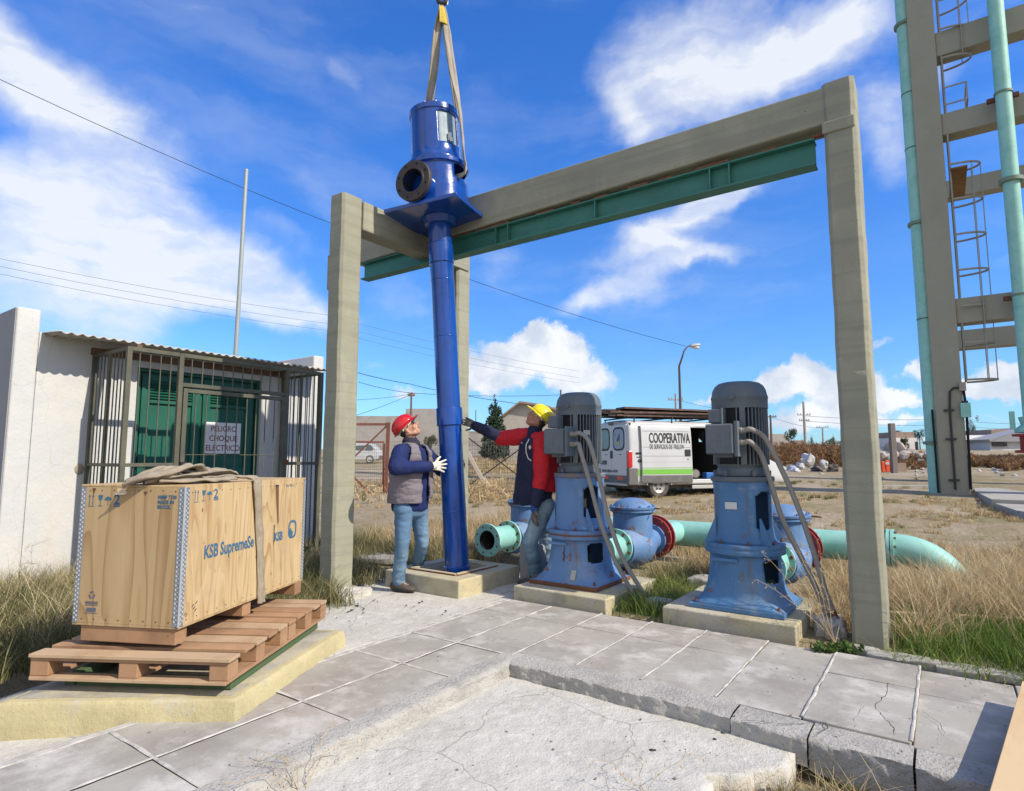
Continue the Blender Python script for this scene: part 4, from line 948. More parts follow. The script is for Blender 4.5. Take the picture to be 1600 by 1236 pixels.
def make_pump(label, loc, pm, plate_edge, rusty):
    r = thing('pump_unit', label, 'pump', loc, 0, 'standing pumps with electric motors'); r.scale = (.975, .975, .968)
    mb = MB(); mb.box((0, 0, .02), (.76, .76, .04)); mb.build('base_plate', plate_edge, r, 0, .006, local=True)
    low = lerp_rings([(.041, .372, 14), (.06, .352, 9), (.10, .322, 5), (.17, .300, 3.4), (.26, .292, 2.6), (.36, .290, 2.2), (.45, .292, 2.0)], .015)
    def sk(a, h): return .225 < h < .415 and 313 < a < 353 and not ((h < .245 or h > .40) and (a < 318 or a > 348))
    o = grid_loft(low, lambda a, h: sk(a, h) or (.22 < h < .42 and 130 < a < 175), 'pedestal', pm, r)
    mb = MB(); mb.lathe([(.09, .04), (.09, 1.2)], seg=20); mb.lathe([(.2, .042), (.2, .05)], seg=24); mb.build('shaft_column', motor_dark, r, 40, local=True)
    mb = MB()
    mb.box((-.09, -.305, .41), (.22, .02, .028))                       # cast rib below the flange
    mb.box((.20, -.225, .165), (.08, .05, .06), Matrix.Rotation(R_(-45), 3, 'Z')); mb.box((.27, -.06, .14), (.08, .09, .10))
    mb.build('cast_boss', pm, o, 0, .006, local=True)
    mb = MB(); mb.lathe([(.27, .451), (.328, .452), (.332, .46), (.332, .49), (.328, .497), (.328, .50), (.332, .505), (.332, .53), (.326, .54), (.24, .542)], seg=60); mf = mb.build('middle_flange', pm, r, 40, local=True)
    if rusty:
        mb = MB(); mb.lathe([(.334, .487), (.3345, .502)], seg=60, caps=False); mb.build('flange_seam', rust, mf, 40, local=True)
    for k in range(8):
        a = R_(k*45+20); mb = MB(); mb.lathe([(.013, .54), (.013, .56), (.008, .562), (.008, .575)], (.30*math.cos(a), .30*math.sin(a), 0), seg=6); mb.build('bolt', rust, mf, 0, local=True)
    up = lerp_rings([(.543, .262, 2.6), (.58, .240, 3.0), (.66, .226, 3.2), (.95, .224, 3.2), (1.03, .236, 2.6), (1.065, .25, 2.2)], .015)
    def sku(a, h):
        if not (.66 < h < .985): return False
        edge = 1.0
        if h > .93: edge = math.sqrt(max(0, 1-((h-.93)/.06)**2))
        if h < .70: edge = math.sqrt(max(0, 1-((.70-h)/.05)**2))
        lim = 25*max(edge, .15); aa = (a+180) % 360-180
        return abs(aa+27) < lim or abs(aa-153) < lim
    grid_loft(up, sku, 'stool', pm, r)
    for sx in (-1, 1):
        for sy in (-1, 1):
            mb = MB(); a = Vector((sx*.17, sy*.16, 0))
            mb.add([(sx*.18, sy*.20, .542), (sx*.27, sy*.23, .542), (sx*.18, sy*.20, .76), (sx*.19, sy*.185, .542), (sx*.28, sy*.215, .542), (sx*.19, sy*.185, .76)], [(0, 1, 2), (5, 4, 3), (0, 3, 4, 1), (1, 4, 5, 2), (2, 5, 3, 0)])
            fix_normals(mb.build('gusset', pm, r, 0, local=True))
    mb = MB(); mb.lathe([(.22, 1.064), (.262, 1.066), (.266, 1.075), (.266, 1.10), (.258, 1.108), (.2, 1.109)], seg=8 if False else 48); mb.build('stool_flange', motor_m if not rusty else mat('rusty_grey_rim', (.19, .15, .13), .8, layers=[('n', (.12, .17, .25), 5, .45, .6, .7)]), r, 40, local=True)
    # motor
    mo = MB(); mo.lathe([(.20, 1.11), (.208, 1.115), (.208, 1.17), (.195, 1.19), (.215, 1.215)], seg=40); eb = mo.build('motor_end_bell', motor_m, r, 40, local=True)
    for k in range(6):
        a = R_(k*60+10); mb = MB(); mb.box((.215*math.cos(a), .215*math.sin(a), 1.135), (.05, .035, .05), Matrix.Rotation(a, 3, 'Z')); mb.build('lug', motor_m, eb, 0, .005, local=True)
    mo = MB(); mo.lathe([(.195, 1.2), (.198, 1.72)], seg=48); body = mo.build('motor_body', motor_dark, r, 60, local=True)
    fn = MB()
    for k in range(44):
        a = 2*math.pi*k/44; 
        if abs(((math.degrees(a)-250+180) % 360)-180) < 26: continue
        fn.box((.214*math.cos(a), .214*math.sin(a), 1.46), (.036, .011, .50), Matrix.Rotation(a, 3, 'Z'))
    fn.build('cooling_fins', motor_m, body, 0, .002, local=True)
    for a in (205, 290, 25, 110):
        mb = MB(); mb.box((.212*math.cos(R_(a)), .212*math.sin(R_(a)), 1.47), (.045, .05, .52), Matrix.Rotation(R_(a), 3, 'Z')); mb.build('fin_pad', motor_m, body, 0, .006, local=True)
    co_ = MB(); co_.lathe([(.205, 1.70), (.237, 1.705), (.238, 1.79), (.241, 1.795), (.241, 1.81), (.236, 1.82), (.226, 1.87), (.205, 1.91), (.175, 1.935), (.14, 1.945), (.10, 1.945), (.095, 1.938), (.0001, 1.938)], seg=48); cw = co_.build('fan_cowl', motor_m, r, 50, local=True)
    mb = MB(); mb.lathe([(.028, -.01), (.028, .016), (.02, .02)], (0, -.236, 1.80), (0, -1, 0), 12); mb.build('cowl_lug', motor_m, cw, 40, local=True)
    # terminal box and gland box
    bx = MB(); bx.box((-.075, -.30, 1.43), (.24, .15, .26)); tb = bx.build('terminal_box', motor_m, r, 0, .014, 3, local=True)
    mb = MB(); mb.box((-.075, -.385, 1.43), (.225, .02, .245)); mb.build('box_cover', motor_m, tb, 0, .008, local=True)
    mb = MB()
    for k in range(5): mb.box((-.075, -.3965, 1.37+k*.028), (.03, .004, .016))
    mb.build('cover_ribs', motor_m, tb, 0, .002, local=True)
    mb = MB(); mb.box((.062, -.31, 1.43), (.03, .14, .30)); mb.build('gland_plate', motor_m, tb, 0, .004, local=True)
    mb = MB(); mb.box((-.075, -.24, 1.29), (.17, .1, .035)); mb.build('box_neck', motor_m, tb, 0, .004, local=True)
    mb = MB(); mb.box((-.12, -.29, 1.63), (.11, .10, .12)); mb.build('sensor_box', motor_m, r, 0, .008, local=True)
    mb = MB(); mb.box((-.06, -.29, 1.63), (.012, .12, .135)); mb.build('sensor_plate', motor_m, r, 0, .002, local=True)
    for z in (1.50, 1.40):
        mb = MB(); mb.lathe([(.028, 0), (.028, .02), (.022, .022), (.022, .045)], (.077, -.31, z), (1, 0, 0), 12); mb.build('cable_gland', conduit_m, tb, 40, local=True)
    return r
pA = make_pump('faded blue standing pump with grey motor in the middle, beside the man in red', (-3.015, 5.42, .122), pblue, rust, True)
pB = make_pump('deeper blue standing pump with grey motor, the one nearest the tall right post', (-1.42, 5.42, .117), pblue3, pblue3, False)
mb = MB(); mb.box((-.04, -.233, .86), (.10, .006, .06)); mb.build('name_plate', mat('blank_plate', (.55, .56, .55), .5), pB, 0, .004, local=True)
mb = MB(); mb.box((.175, -.155, 1.52), (.07, .004, .05), Matrix.Rotation(R_(48), 3, 'Z')); mb.build('name_plate', mat('dull_plate', (.32, .32, .30), .4, .5), pA, 0, local=True)
mb = MB(); mb.tube([(-.02+.008*math.sin(k*2.1), -.293-.004*(k > 3), .37-k*.022) for k in range(7)], [.004, .009, .016, .022, .014, .019, .006], 7, True, .3); mb.v = [(x+.06*0, y, z) for x, y, z in mb.v]; mb.build('rust_patch', rust, pA, 60, local=True)
mb = MB(); mb.box((.10, -.327, .12), (.055, .008, .10), Matrix.Rotation(R_(-25), 3, 'X')); mb.build('primer_patch', mat('bare_primer', (.42, .42, .38), .8), pA, 0, .003, local=True)
for p_, sg2 in ((pA, .375), (pB, .375)):
    for sx, sy in ((-1, -1), (1, -1), (1, 1), (-1, 1)):
        mb = MB(); mb.lathe([(.018, .04), (.018, .058), (.01, .06), (.01, .08)], (sx*.33, sy*.33, 0), seg=6); mb.build('anchor_bolt', rust, p_, 0, local=True)
# plate top skin so only the edge of the left plate is rusty
mb = MB(); mb.box((0, 0, .0415), (.752, .752, .003)); mb.build('plate_skin', pblue, pA, 0, local=True)
def hose(label, pts, r=.021):
    P_ = [Vector(p) for p in pts]; n = len(P_); out = []
    def cr(a, b, c, d, t): return .5*((2*b)+(-a+c)*t+(2*a-5*b+4*c-d)*t*t+(-a+3*b-3*c+d)*t*t*t)
    for i in range(n-1):
        for k in range(8): out.append(cr(P_[max(i-1, 0)], P_[i], P_[i+1], P_[min(i+2, n-1)], k/8))
    out.append(P_[-1]); mb_ = MB(); mb_.tube(out, r, 12)
    return tag(mb_.build('conduit', conduit_m, None, 60), label, 'conduit', 'grey conduits from the motors')
hose('outer grey conduit curving from the left standing pump to the ground', [(-2.90, 5.125, 1.573), (-2.83, 5.12, 1.58), at(921, 692, 5.72), at(936, 745, 5.70), at(951, 810, 5.67), at(972, 870, 5.63), at(998, 915, 5.6), at(1014, 938, 5.58), (-2.30, 5.47, -.04)])
hose('inner grey conduit running from the left standing pump to the ground', [(-2.90, 5.125, 1.477), (-2.85, 5.12, 1.475), at(908, 708, 5.76), at(922, 755, 5.74), at(938, 815, 5.7), at(960, 873, 5.66), at(982, 915, 5.63), at(996, 942, 5.58), (-2.40, 5.42, -.04)])
hose('upper grey conduit arching from the right standing pump down to the post foot', [(-1.31, 5.125, 1.568), (-1.25, 5.12, 1.575), at(1196, 686, 4.93), at(1222, 735, 4.9), at(1248, 795, 4.86), at(1272, 865, 4.8), at(1290, 925, 4.74), at(1304, 965, 4.68), (-.72, 5.16, .0)])
hose('lower grey conduit running behind the upper one from the right standing pump', [(-1.31, 5.125, 1.472), (-1.26, 5.12, 1.47), at(1190, 712, 4.96), at(1206, 760, 4.96), at(1224, 815, 4.93), at(1254, 875, 4.88), at(1278, 925, 4.82), at(1294, 970, 4.72), (-.77, 5.14, .02)])
mb = MB(); mb.tube([at(1300, 955, 4.70), at(1308, 975, 4.68), at(1316, 992, 4.64), at(1322, 1000, 4.6)], [.028, .03, .026, .012], 8); tag(mb.build('rusty_conduit_end', rust, None, 60), 'rusty broken conduit stub where the cables enter the soil by the post', 'pipe stub')

# ------------------------------------------------------------------ valves and header pipe
mint = mat('mint_pipe_paint', (.27, .53, .475), .55, layers=[('n', (.15, .40, .34), 3, .42, .7, .7), ('n', (.32, .58, .50), 7, .5, .7, .5), ('n', (.10, .14, .11), 6, .66, .78, .6), ('s', (.16, .09, .06), 11, .02, .05, .6)], bump=[(30, .2, .004)])
bolt_m = mat('bolt_green_rust', (.12, .10, .06), .7, layers=[('n', (.16, .30, .24), 20, .5, .6, .7)])
redm = mat('red_gasket_flange', (.30, .03, .03), .6, layers=[('n', (.16, .03, .03), 8, .45, .7, .7)])
def flange(mb_, c, ax, R, th, n=8):
    mb_.lathe([(R*.6, -th/2), (R, -th/2), (R, th/2), (R*.6, th/2)], c, ax, 40)
def bolts(name, c, ax, rad, n, ln, parent, m=bolt_m, r_=.014):
    c = Vector(c); ax = Vector(ax).normalized(); a = ax.cross(Z).normalized() if abs(ax.z) < .9 else Vector((1, 0, 0)); b = ax.cross(a); mb_ = MB()
    for k in range(n):
        t_ = 2*math.pi*(k+.5)/n; p = c+(a*math.cos(t_)+b*math.sin(t_))*rad
        mb_.lathe([(r_, -ln/2), (r_, -ln/2+.02), (r_*.6, -ln/2+.022), (r_*.6, ln/2-.022), (r_, ln/2-.02), (r_, ln/2)], p, ax, 6)
    return mb_.build(name, m, parent, 0)
def valve(x, label, label2, open_spool):
    z = .385; y0 = 5.68; V_ = (0, 1, 0)
    sp = thing('pipe_spool', label2, 'pipe spool', (x, y0, z), 0, 'pale green pipe spools')
    mb = MB(); mb.lathe([(.112, .0), (.138, .0), (.138, .44), (.112, .44), (.112, 0)], (x, y0, z), V_, 36, caps=False); mb.build('tube', mint, sp, 40)
    for yy in (y0+.015, y0+.425):
        mb = MB(); mb.lathe([(.112, -.014), (.188, -.014), (.190, -.01), (.190, .012), (.188, .014), (.112, .014), (.112, -.014)], (x, yy, z), V_, 40, caps=False); f = mb.build('flange', mint, sp, 40)
        if yy < y0+.1 and open_spool:
            h = MB()
            for k in range(8):
                a = R_(k*45+22.5); h.lathe([(.0001, 0), (.012, 0), (.012, .002)], (x+.155*math.cos(a), yy-.0165, z+.155*math.sin(a)), V_, 10, caps=False)
            h.build('bolt_hole', rust, f, 0)
    if open_spool:
        mb = MB(); mb.lathe([(.1105, .003), (.1105, .4), (.0001, .4)], (x, y0, z), V_, 30, caps=False); mb.build('bore', mat('dark_bore', (.03, .025, .02), .9, layers=[('n', (.35, .34, .3), 6, .62, .66, .8)]), sp, 40)
    bolts('bolt', (x, y0+.445, z), V_, .165, 10, .10, sp, rust if True else bolt_m, .016)
    v = thing('check_valve', label, 'valve', (x, y0+.87, z), 0, 'blue swing check valves')
    vb = MB(); vb.lathe([(.19, .47), (.195, .475), (.195, .50), (.15, .505), (.16, .56), (.20, .66), (.235, .78), (.24, .88), (.235, .98), (.20, 1.10), (.155, 1.2), (.135, 1.3), (.13, 1.38), (.18, 1.382), (.18, 1.41), (.1, 1.412)], (x, y0, z-.03), V_, 40); 
    vb.lathe([(.22, -.1), (.225, .10), (.222, .33), (.24, .345), (.255, .35), (.255, .372), (.2, .374)], (x, y0+.86, z), (0, 0, 1), 40)
    b = vb.build('body', pblue, v, 45)
    ld = MB(); ld.lathe([(.2, .376), (.262, .377), (.264, .38), (.264, .402), (.258, .406), (.225, .408), (.21, .43), (.17, .465), (.11, .49), (.05, .50), (.0001, .502)], (x, y0+.86, z), (0, 0, 1), 44); lo = ld.build('lid', pblue, v, 45)
    bolts('lid_bolt', (x, y0+.86, z+.39), (0, 0, 1), .243, 12, .07, lo, pblue, .013)
    mb = MB(); mb.tube([(x+.27, y0+.86, z+.395), (x+.36, y0+.80, z+.395)], .008, 6); mb.build('pin', rust, v, 60)
    if open_spool is False: pass
    mb = MB(); mb.lathe([(.13, 1.415), (.24, 1.415), (.24, 1.45), (.20, 1.452), (.20, 1.50), (.255, 1.502), (.255, 1.53), (.13, 1.532)], (x, y0, z), V_, 28); rf = mb.build('outlet_flange', redm, v, 40)
    bolts('flange_bolt', (x, y0+1.47, z), V_, .22, 10, .16, rf, rust, .014)
    mb = MB(); mb.lathe([(.14, 1.533), (.14, 2.2)], (x, y0, z-.02), V_, 28); mb.build('branch_pipe', mint, v, 40)
    return v
valve(-4.40, 'blue check valve with flat lid behind the legs of the man in red', 'short pale green pipe spool with an open flanged end facing the camera', True)
valve(-2.95, 'blue check valve with a domed lid just right of the left standing pump', 'pale green pipe spool partly hidden by the conduits of the left standing pump', False)
valve(-1.34, 'blue check valve mostly hidden behind the right standing pump', 'pale green pipe spool mostly hidden behind the right standing pump', False)
hd = thing('header_pipe', 'long mint green pipe through the dry grass behind the pumps, bending down at its end', 'pipe', (-2.5, 8.0, .3))
mb = MB(); mb.lathe([(.165, -5.2), (.165, -.56)], (0, 8.0, .34), (1, 0, 0), 36); mb.build('pipe', mint, hd, 50)
for x in (-.545, -.505):
    mb = MB(); mb.lathe([(.16, -.016), (.215, -.016), (.215, .016), (.16, .016)], (x, 8.0, .34), (1, 0, 0), 36); mb.build('flange', mint, hd, 40)
bolts('flange_bolt', (-.525, 8.0, .34), (1, 0, 0), .192, 12, .12, hd)
pts = [(-.5, 8, .34)]+[(-.45+.52*math.sin(R_(a)), 8-.03*a/90, .34-.52+.52*math.cos(R_(a))) for a in range(0, 91, 6)]+[(.07, 7.96, -.5)]
mb = MB(); mb.tube(pts, .165, 32); mb.build('elbow', mint, hd, 60)

# ------------------------------------------------------------------ people
skin = mat('skin', (.43, .235, .16), .5, layers=[('n', (.50, .25, .17), 14, .45, .7, .5), ('n', (.33, .17, .11), 30, .5, .75, .4)], bump=[(90, .25, .002)], spec=.45)
skin2 = mat('skin_tanned', (.36, .18, .115), .5, layers=[('n', (.43, .20, .13), 14, .45, .7, .5), ('n', (.27, .13, .085), 30, .5, .75, .4)], bump=[(90, .25, .002)], spec=.45)
hairm = mat('dark_hair', (.025, .02, .018), .7, bump=[(200, .6, .003)])
lips = mat('lips', (.30, .10, .08), .5); eye_w = mat('eye_white', (.65, .62, .58), .3); lens = mat('glasses_lens', (.12, .13, .13), .08, spec=.8); frame_m = mat('glasses_frame', (.015, .015, .015), .4)
jean = mat('blue_jeans', (.095, .18, .31), .9, layers=[('n', (.09, .17, .26), 5, .42, .65, .85), ('n', (.30, .41, .48), 3, .52, .72, .7, (1, 1, .5)), ('n', (.12, .14, .13), 9, .6, .8, .5)], bump=[(170, .3, .002), (22, .5, .012)])
jean2 = mat('pale_jeans', (.17, .27, .36), .9, layers=[('n', (.12, .21, .28), 4, .42, .68, .8), ('n', (.38, .46, .47), 3, .52, .72, .7, (1, 1, .5)), ('n', (.15, .16, .13), 9, .6, .8, .5)], bump=[(170, .3, .002), (22, .5, .012)])
navy = mat('navy_jacket', (.007, .018, .10), .85, layers=[('n', (.005, .012, .06), 6, .45, .7, .8)], bump=[(26, .6, .012), (200, .3, .002)])
navy_dark = mat('dark_navy_workwear', (.012, .016, .045), .85, layers=[('n', (.03, .035, .07), 6, .5, .75, .7)], bump=[(26, .6, .012), (200, .3, .002)])
vest_m = mat('mauve_grey_vest', (.185, .165, .19), .85, layers=[('n', (.13, .115, .135), 5, .42, .7, .7)], bump=[(18, .7, .015), (150, .3, .002)])
red_j = mat('red_jacket', (.55, .012, .022), .75, layers=[('n', (.33, .006, .014), 6, .45, .72, .8)], bump=[(24, .6, .012), (200, .3, .002)])
glove_w = mat('white_glove', (.66, .63, .55), .9, layers=[('n', (.45, .42, .35), 18, .45, .7, .6)], bump=[(140, .5, .002)])
glove_d = mat('soiled_glove', (.10, .085, .07), .9, layers=[('n', (.30, .27, .22), 14, .45, .65, .8)], bump=[(140, .5, .002)])
glove_b = mat('blue_dipped_glove', (.10, .085, .075), .9, layers=[('n', (.22, .18, .15), 16, .45, .65, .8)], bump=[(140, .5, .002)])
shoe_m = mat('brown_work_shoe', (.075, .06, .05), .7, layers=[('n', (.16, .14, .12), 12, .45, .7, .7)], bump=[(60, .4, .003)])
sole_m = mat('shoe_sole', (.03, .028, .026), .8)
lace_m = mat('shoe_lace', (.45, .40, .36), .9)
hat_red = mat('red_hard_hat', (.50, .012, .018), .28, bump=[(8, .05, .01)], coat=.4)
hat_yel = mat('yellow_hard_hat', (.75, .62, .01), .28, bump=[(8, .05, .01)], coat=.4)
strapm = mat('hat_band', (.55, .5, .38), .7)

def basis(f, u):
    f = Vector(f).normalized(); l = Vector(u).cross(f).normalized(); u = f.cross(l); return f, l, u
def head(c, f, u, mb_):
    f, l, u = basis(f, u); m = Matrix((f, l, u)).transposed(); c = Vector(c)
    P_ = lambda a, b, d: c+f*a+l*b+u*d
    mb_.ell(P_(-.008, 0, .035), (.098, .078, .092), m, 24, 16)            # skull
    mb_.ell(P_(.028, 0, -.035), (.066, .060, .075), m, 20, 14)           # face
    mb_.ell(P_(.045, 0, -.088), (.036, .036, .026), m, 14, 10)           # chin
    mb_.cap(P_(.03, .045, -.075), P_(-.035, .062, -.025), .02, .02, 10); mb_.cap(P_(.03, -.045, -.075), P_(-.035, -.062, -.025), .02, .02, 10)
    mb_.cap(P_(.075, .032, .035), P_(.085, 0, .032), .016, .018, 10); mb_.cap(P_(.075, -.032, .035), P_(.085, 0, .032), .016, .018, 10)   # brow
    mb_.cap(P_(.088, 0, .02), P_(.108, 0, -.022), .010, .0145, 10)       # nose
    mb_.cap(P_(.098, .010, -.026), P_(.098, -.010, -.026), .009, .009, 8)
    mb_.cap(P_(.070, .038, -.012), P_(.062, .046, -.03), .018, .018, 10); mb_.cap(P_(.070, -.038, -.012), P_(.062, -.046, -.03), .018, .018, 10)  # cheeks
    mb_.cap(P_(.080, .014, -.056), P_(.080, -.014, -.056), .011, .011, 8)
    for s in (-1, 1):                                                     # ears
        mb_.ell(P_(-.012, s*.080, .0), (.018, .008, .032), m @ Matrix.Rotation(R_(s*18), 3, 'Z'), 12, 10)
        mb_.ell(P_(-.004, s*.078, -.018), (.010, .008, .016), m, 10, 8)
    return P_, m
def face_parts(person, P_, m, glasses):
    for s in (-1, 1):
        b = MB(); b.ell(P_(.078, s*.032, .014), (.012, .015, .010), m, 12, 8); ey = b.build('eye', eye_w, person, 60)
        b = MB(); b.ell(P_(.0885, s*.032, .014), (.003, .006, .006), m, 8, 6); b.build('iris', frame_m, ey, 60)
    b = MB(); b.cap(P_(.0895, .020, -.053), P_(.0905, 0, -.051), .0045, .006, 8); b.cap(P_(.0895, -.020, -.053), P_(.0905, 0, -.051), .0045, .006, 8); b.cap(P_(.089, .016, -.060), P_(.089, -.016, -.060), .006, .006, 8); b.build('mouth', lips, person, 60)
    if glasses:
        b = MB()
        for s in (-1, 1):
            rim = [P_(.104-.01*abs(math.cos(t_)), s*(.034+.024*math.cos(t_)), .014+.017*math.sin(t_)) for t_ in [k*math.pi/8 for k in range(17)]]
            b.tube(rim, .0024, 6); b.tube([P_(.094, s*.058, .018), P_(.05, s*.077, .02), P_(-.01, s*.084, .018)], .0028, 6)
        b.tube([P_(.104, .010, .018), P_(.106, -.010, .018)], .0024, 6); g_ = b.build('glasses', frame_m, person, 60)
        b = MB()
        for s in (-1, 1): b.lathe([(.0001, 0), (.022, 0), (.0222, .0016), (.0001, .0016)], P_(.100, s*.034, .014), m @ Vector((1, 0, 0)), 16, caps=False)
        b.build('lens', lens, g_, 0)
def hard_hat(person, c, f, u, m_, lift=.055):
    f, l, u = basis(f, u); m = Matrix((f, l, u)).transposed(); c = Vector(c)+u*lift
    rings = []
    for j in range(12):
        t_ = j/11*math.pi/2; z = .108*math.sin(t_); r = math.cos(t_)**.75 if j < 11 else .001; ring = []
        for k in range(48):
            a = 2*math.pi*k/48; ridge = .004*max(0, math.cos(a*1)**0)*0
            ring.append(c+f*(.134*r*math.cos(a)-.012)+l*(.106*r*math.sin(a))+u*z)
        rings.append(ring)
    brim = []
    for (s, z) in ((1.0, 0), (1.10, -.004), (1.12, -.009), (1.04, -.012), (.97, -.006)):
        brim.append([c+f*((.134*s+(.045*(s-1)/.12 if math.cos(2*math.pi*k/48) > 0 and s > 1 else 0)*max(0, math.cos(2*math.pi*k/48))**1.2)*math.cos(2*math.pi*k/48)-.012)+l*(.106*s*math.sin(2*math.pi*k/48))+u*(z-.01*(math.cos(2*math.pi*k/48) > 0)*(s-1)*8) for k in range(48)])
    mb_ = MB(); mb_.loft(rings, False); mb_.loft(brim, False); o = mb_.build('hard_hat', m_, person, 60)
    sd_ = o.modifiers.new('s', 'SOLIDIFY'); sd_.thickness = .003; sd_.offset = 0
    mb_ = MB()
    for s in (-1, 0, 1):
        mb_.tube([c+f*(.138*math.cos(t_)*(1-.06*abs(s))-.012)+l*(s*.028)+u*(.002+.112*math.sin(t_)**1.0*(1-.03*abs(s))) for t_ in [R_(a) for a in range(25, 156, 10)]], .006, 8)
    mb_.build('hat_ridge', m_, o, 60)
    mb_ = MB(); mb_.tube([c+f*(.10*math.cos(a)-.012)+l*(.085*math.sin(a))-u*.02 for a in [k*math.pi/12 for k in range(25)]], .007, 6)
    for a in (60, 100, 140, -60, -100, -140): mb_.ell(c+f*(.105*math.cos(R_(a))-.012)+l*(.09*math.sin(R_(a)))-u*.028, (.010, .010, .012))
    mb_.build('hat_band', strapm, o, 60)
    return o
def hand(mb_, wrist, palm_dir, normal, fdir_list, side, curl=.0, s=1.0):
    """open hand: palm then four fingers and a thumb leaving the palm's side"""
    d = Vector(palm_dir).normalized(); n = Vector(normal).normalized(); t_ = d.cross(n).normalized()*side; w = Vector(wrist)
    for k in range(4):
        o = (k-1.5)*.021*s; mb_.cap(w+t_*o*.7+d*.01, w+t_*o+d*.085*s, .015*s, .0135*s, 8)
    lens_ = (.072, .082, .076, .060)
    for k in range(4):
        o = (1.5-k)*.0225*s; base = w+t_*o+d*.088*s; fd = (d+t_*fdir_list[k]).normalized(); p = base; c_ = curl; L_ = lens_[k]*s
        for seg, frac in enumerate((.45, .32, .26)):
            q = p+(fd*math.cos(c_)+n*math.sin(c_))*L_*frac; mb_.cap(p, q, (.0105-.0007*seg)*s, (.0098-.0009*seg)*s, 8); p = q; c_ += curl*.9
    tb = w+t_*.030*s+d*.028*s; t1 = tb+(t_*.85+d*.55+n*.2).normalized()*.042*s; t2 = t1+(t_*.6+d*.8).normalized()*.034*s
    mb_.cap(w+t_*.012*s+d*.02*s, tb, .016*s, .014*s, 8); mb_.cap(tb, t1, .0135*s, .012*s, 8); mb_.cap(t1, t2, .012*s, .0095*s, 8)
def shoe(person, ankle, toe):
    ankle = Vector(ankle); toe = Vector(toe); d = (toe-ankle); d.z = 0; d.normalize(); s = Vector((-d.y, d.x, 0)); g = Vector((ankle.x, ankle.y, 0)); z0 = toe.z
    mb_ = MB()
    rings = []
    for u_, w_, h in ((-.085, .022, .05), (-.08, .034, .075), (-.05, .040, .10), (.0, .042, .105), (.05, .044, .088), (.10, .050, .066), (.15, .050, .052), (.185, .040, .044), (.205, .02, .034)):
        rings.append([g+d*u_+s*(w_*math.cos(a)*(1 if math.sin(a) > 0 else 1.05))+Z*(z0+.022+max(0, math.sin(a))*(h-.02)-(0.004 if math.sin(a) <= 0 else 0)) for a in [2*math.pi*k/16 for k in range(16)]])
    mb_.loft(rings); o = mb_.build('shoe', shoe_m, person, 60)
    fix_normals(o)
    mb_ = MB(); n = 18; ring0 = []
    for k in range(n):
        a = 2*math.pi*k/n; u_ = .06+.152*math.cos(a); w_ = .055*math.sin(a)*(1 if math.cos(a) > -.2 else .85); ring0.append(g+d*u_+s*w_)
    mb_.loft([[p+Z*z0 for p in ring0], [p+Z*(z0+.026) for p in ring0]]); mb_.build('sole', sole_m, o, 0, .004)
    mb_ = MB()
    for k in range(4): c = g+d*(.045+.022*k)+Z*(z0+.094-.011*k); mb_.bar(c-s*.024, c+s*.024, .008, .006)
    mb_.build('laces', lace_m, o, 0)

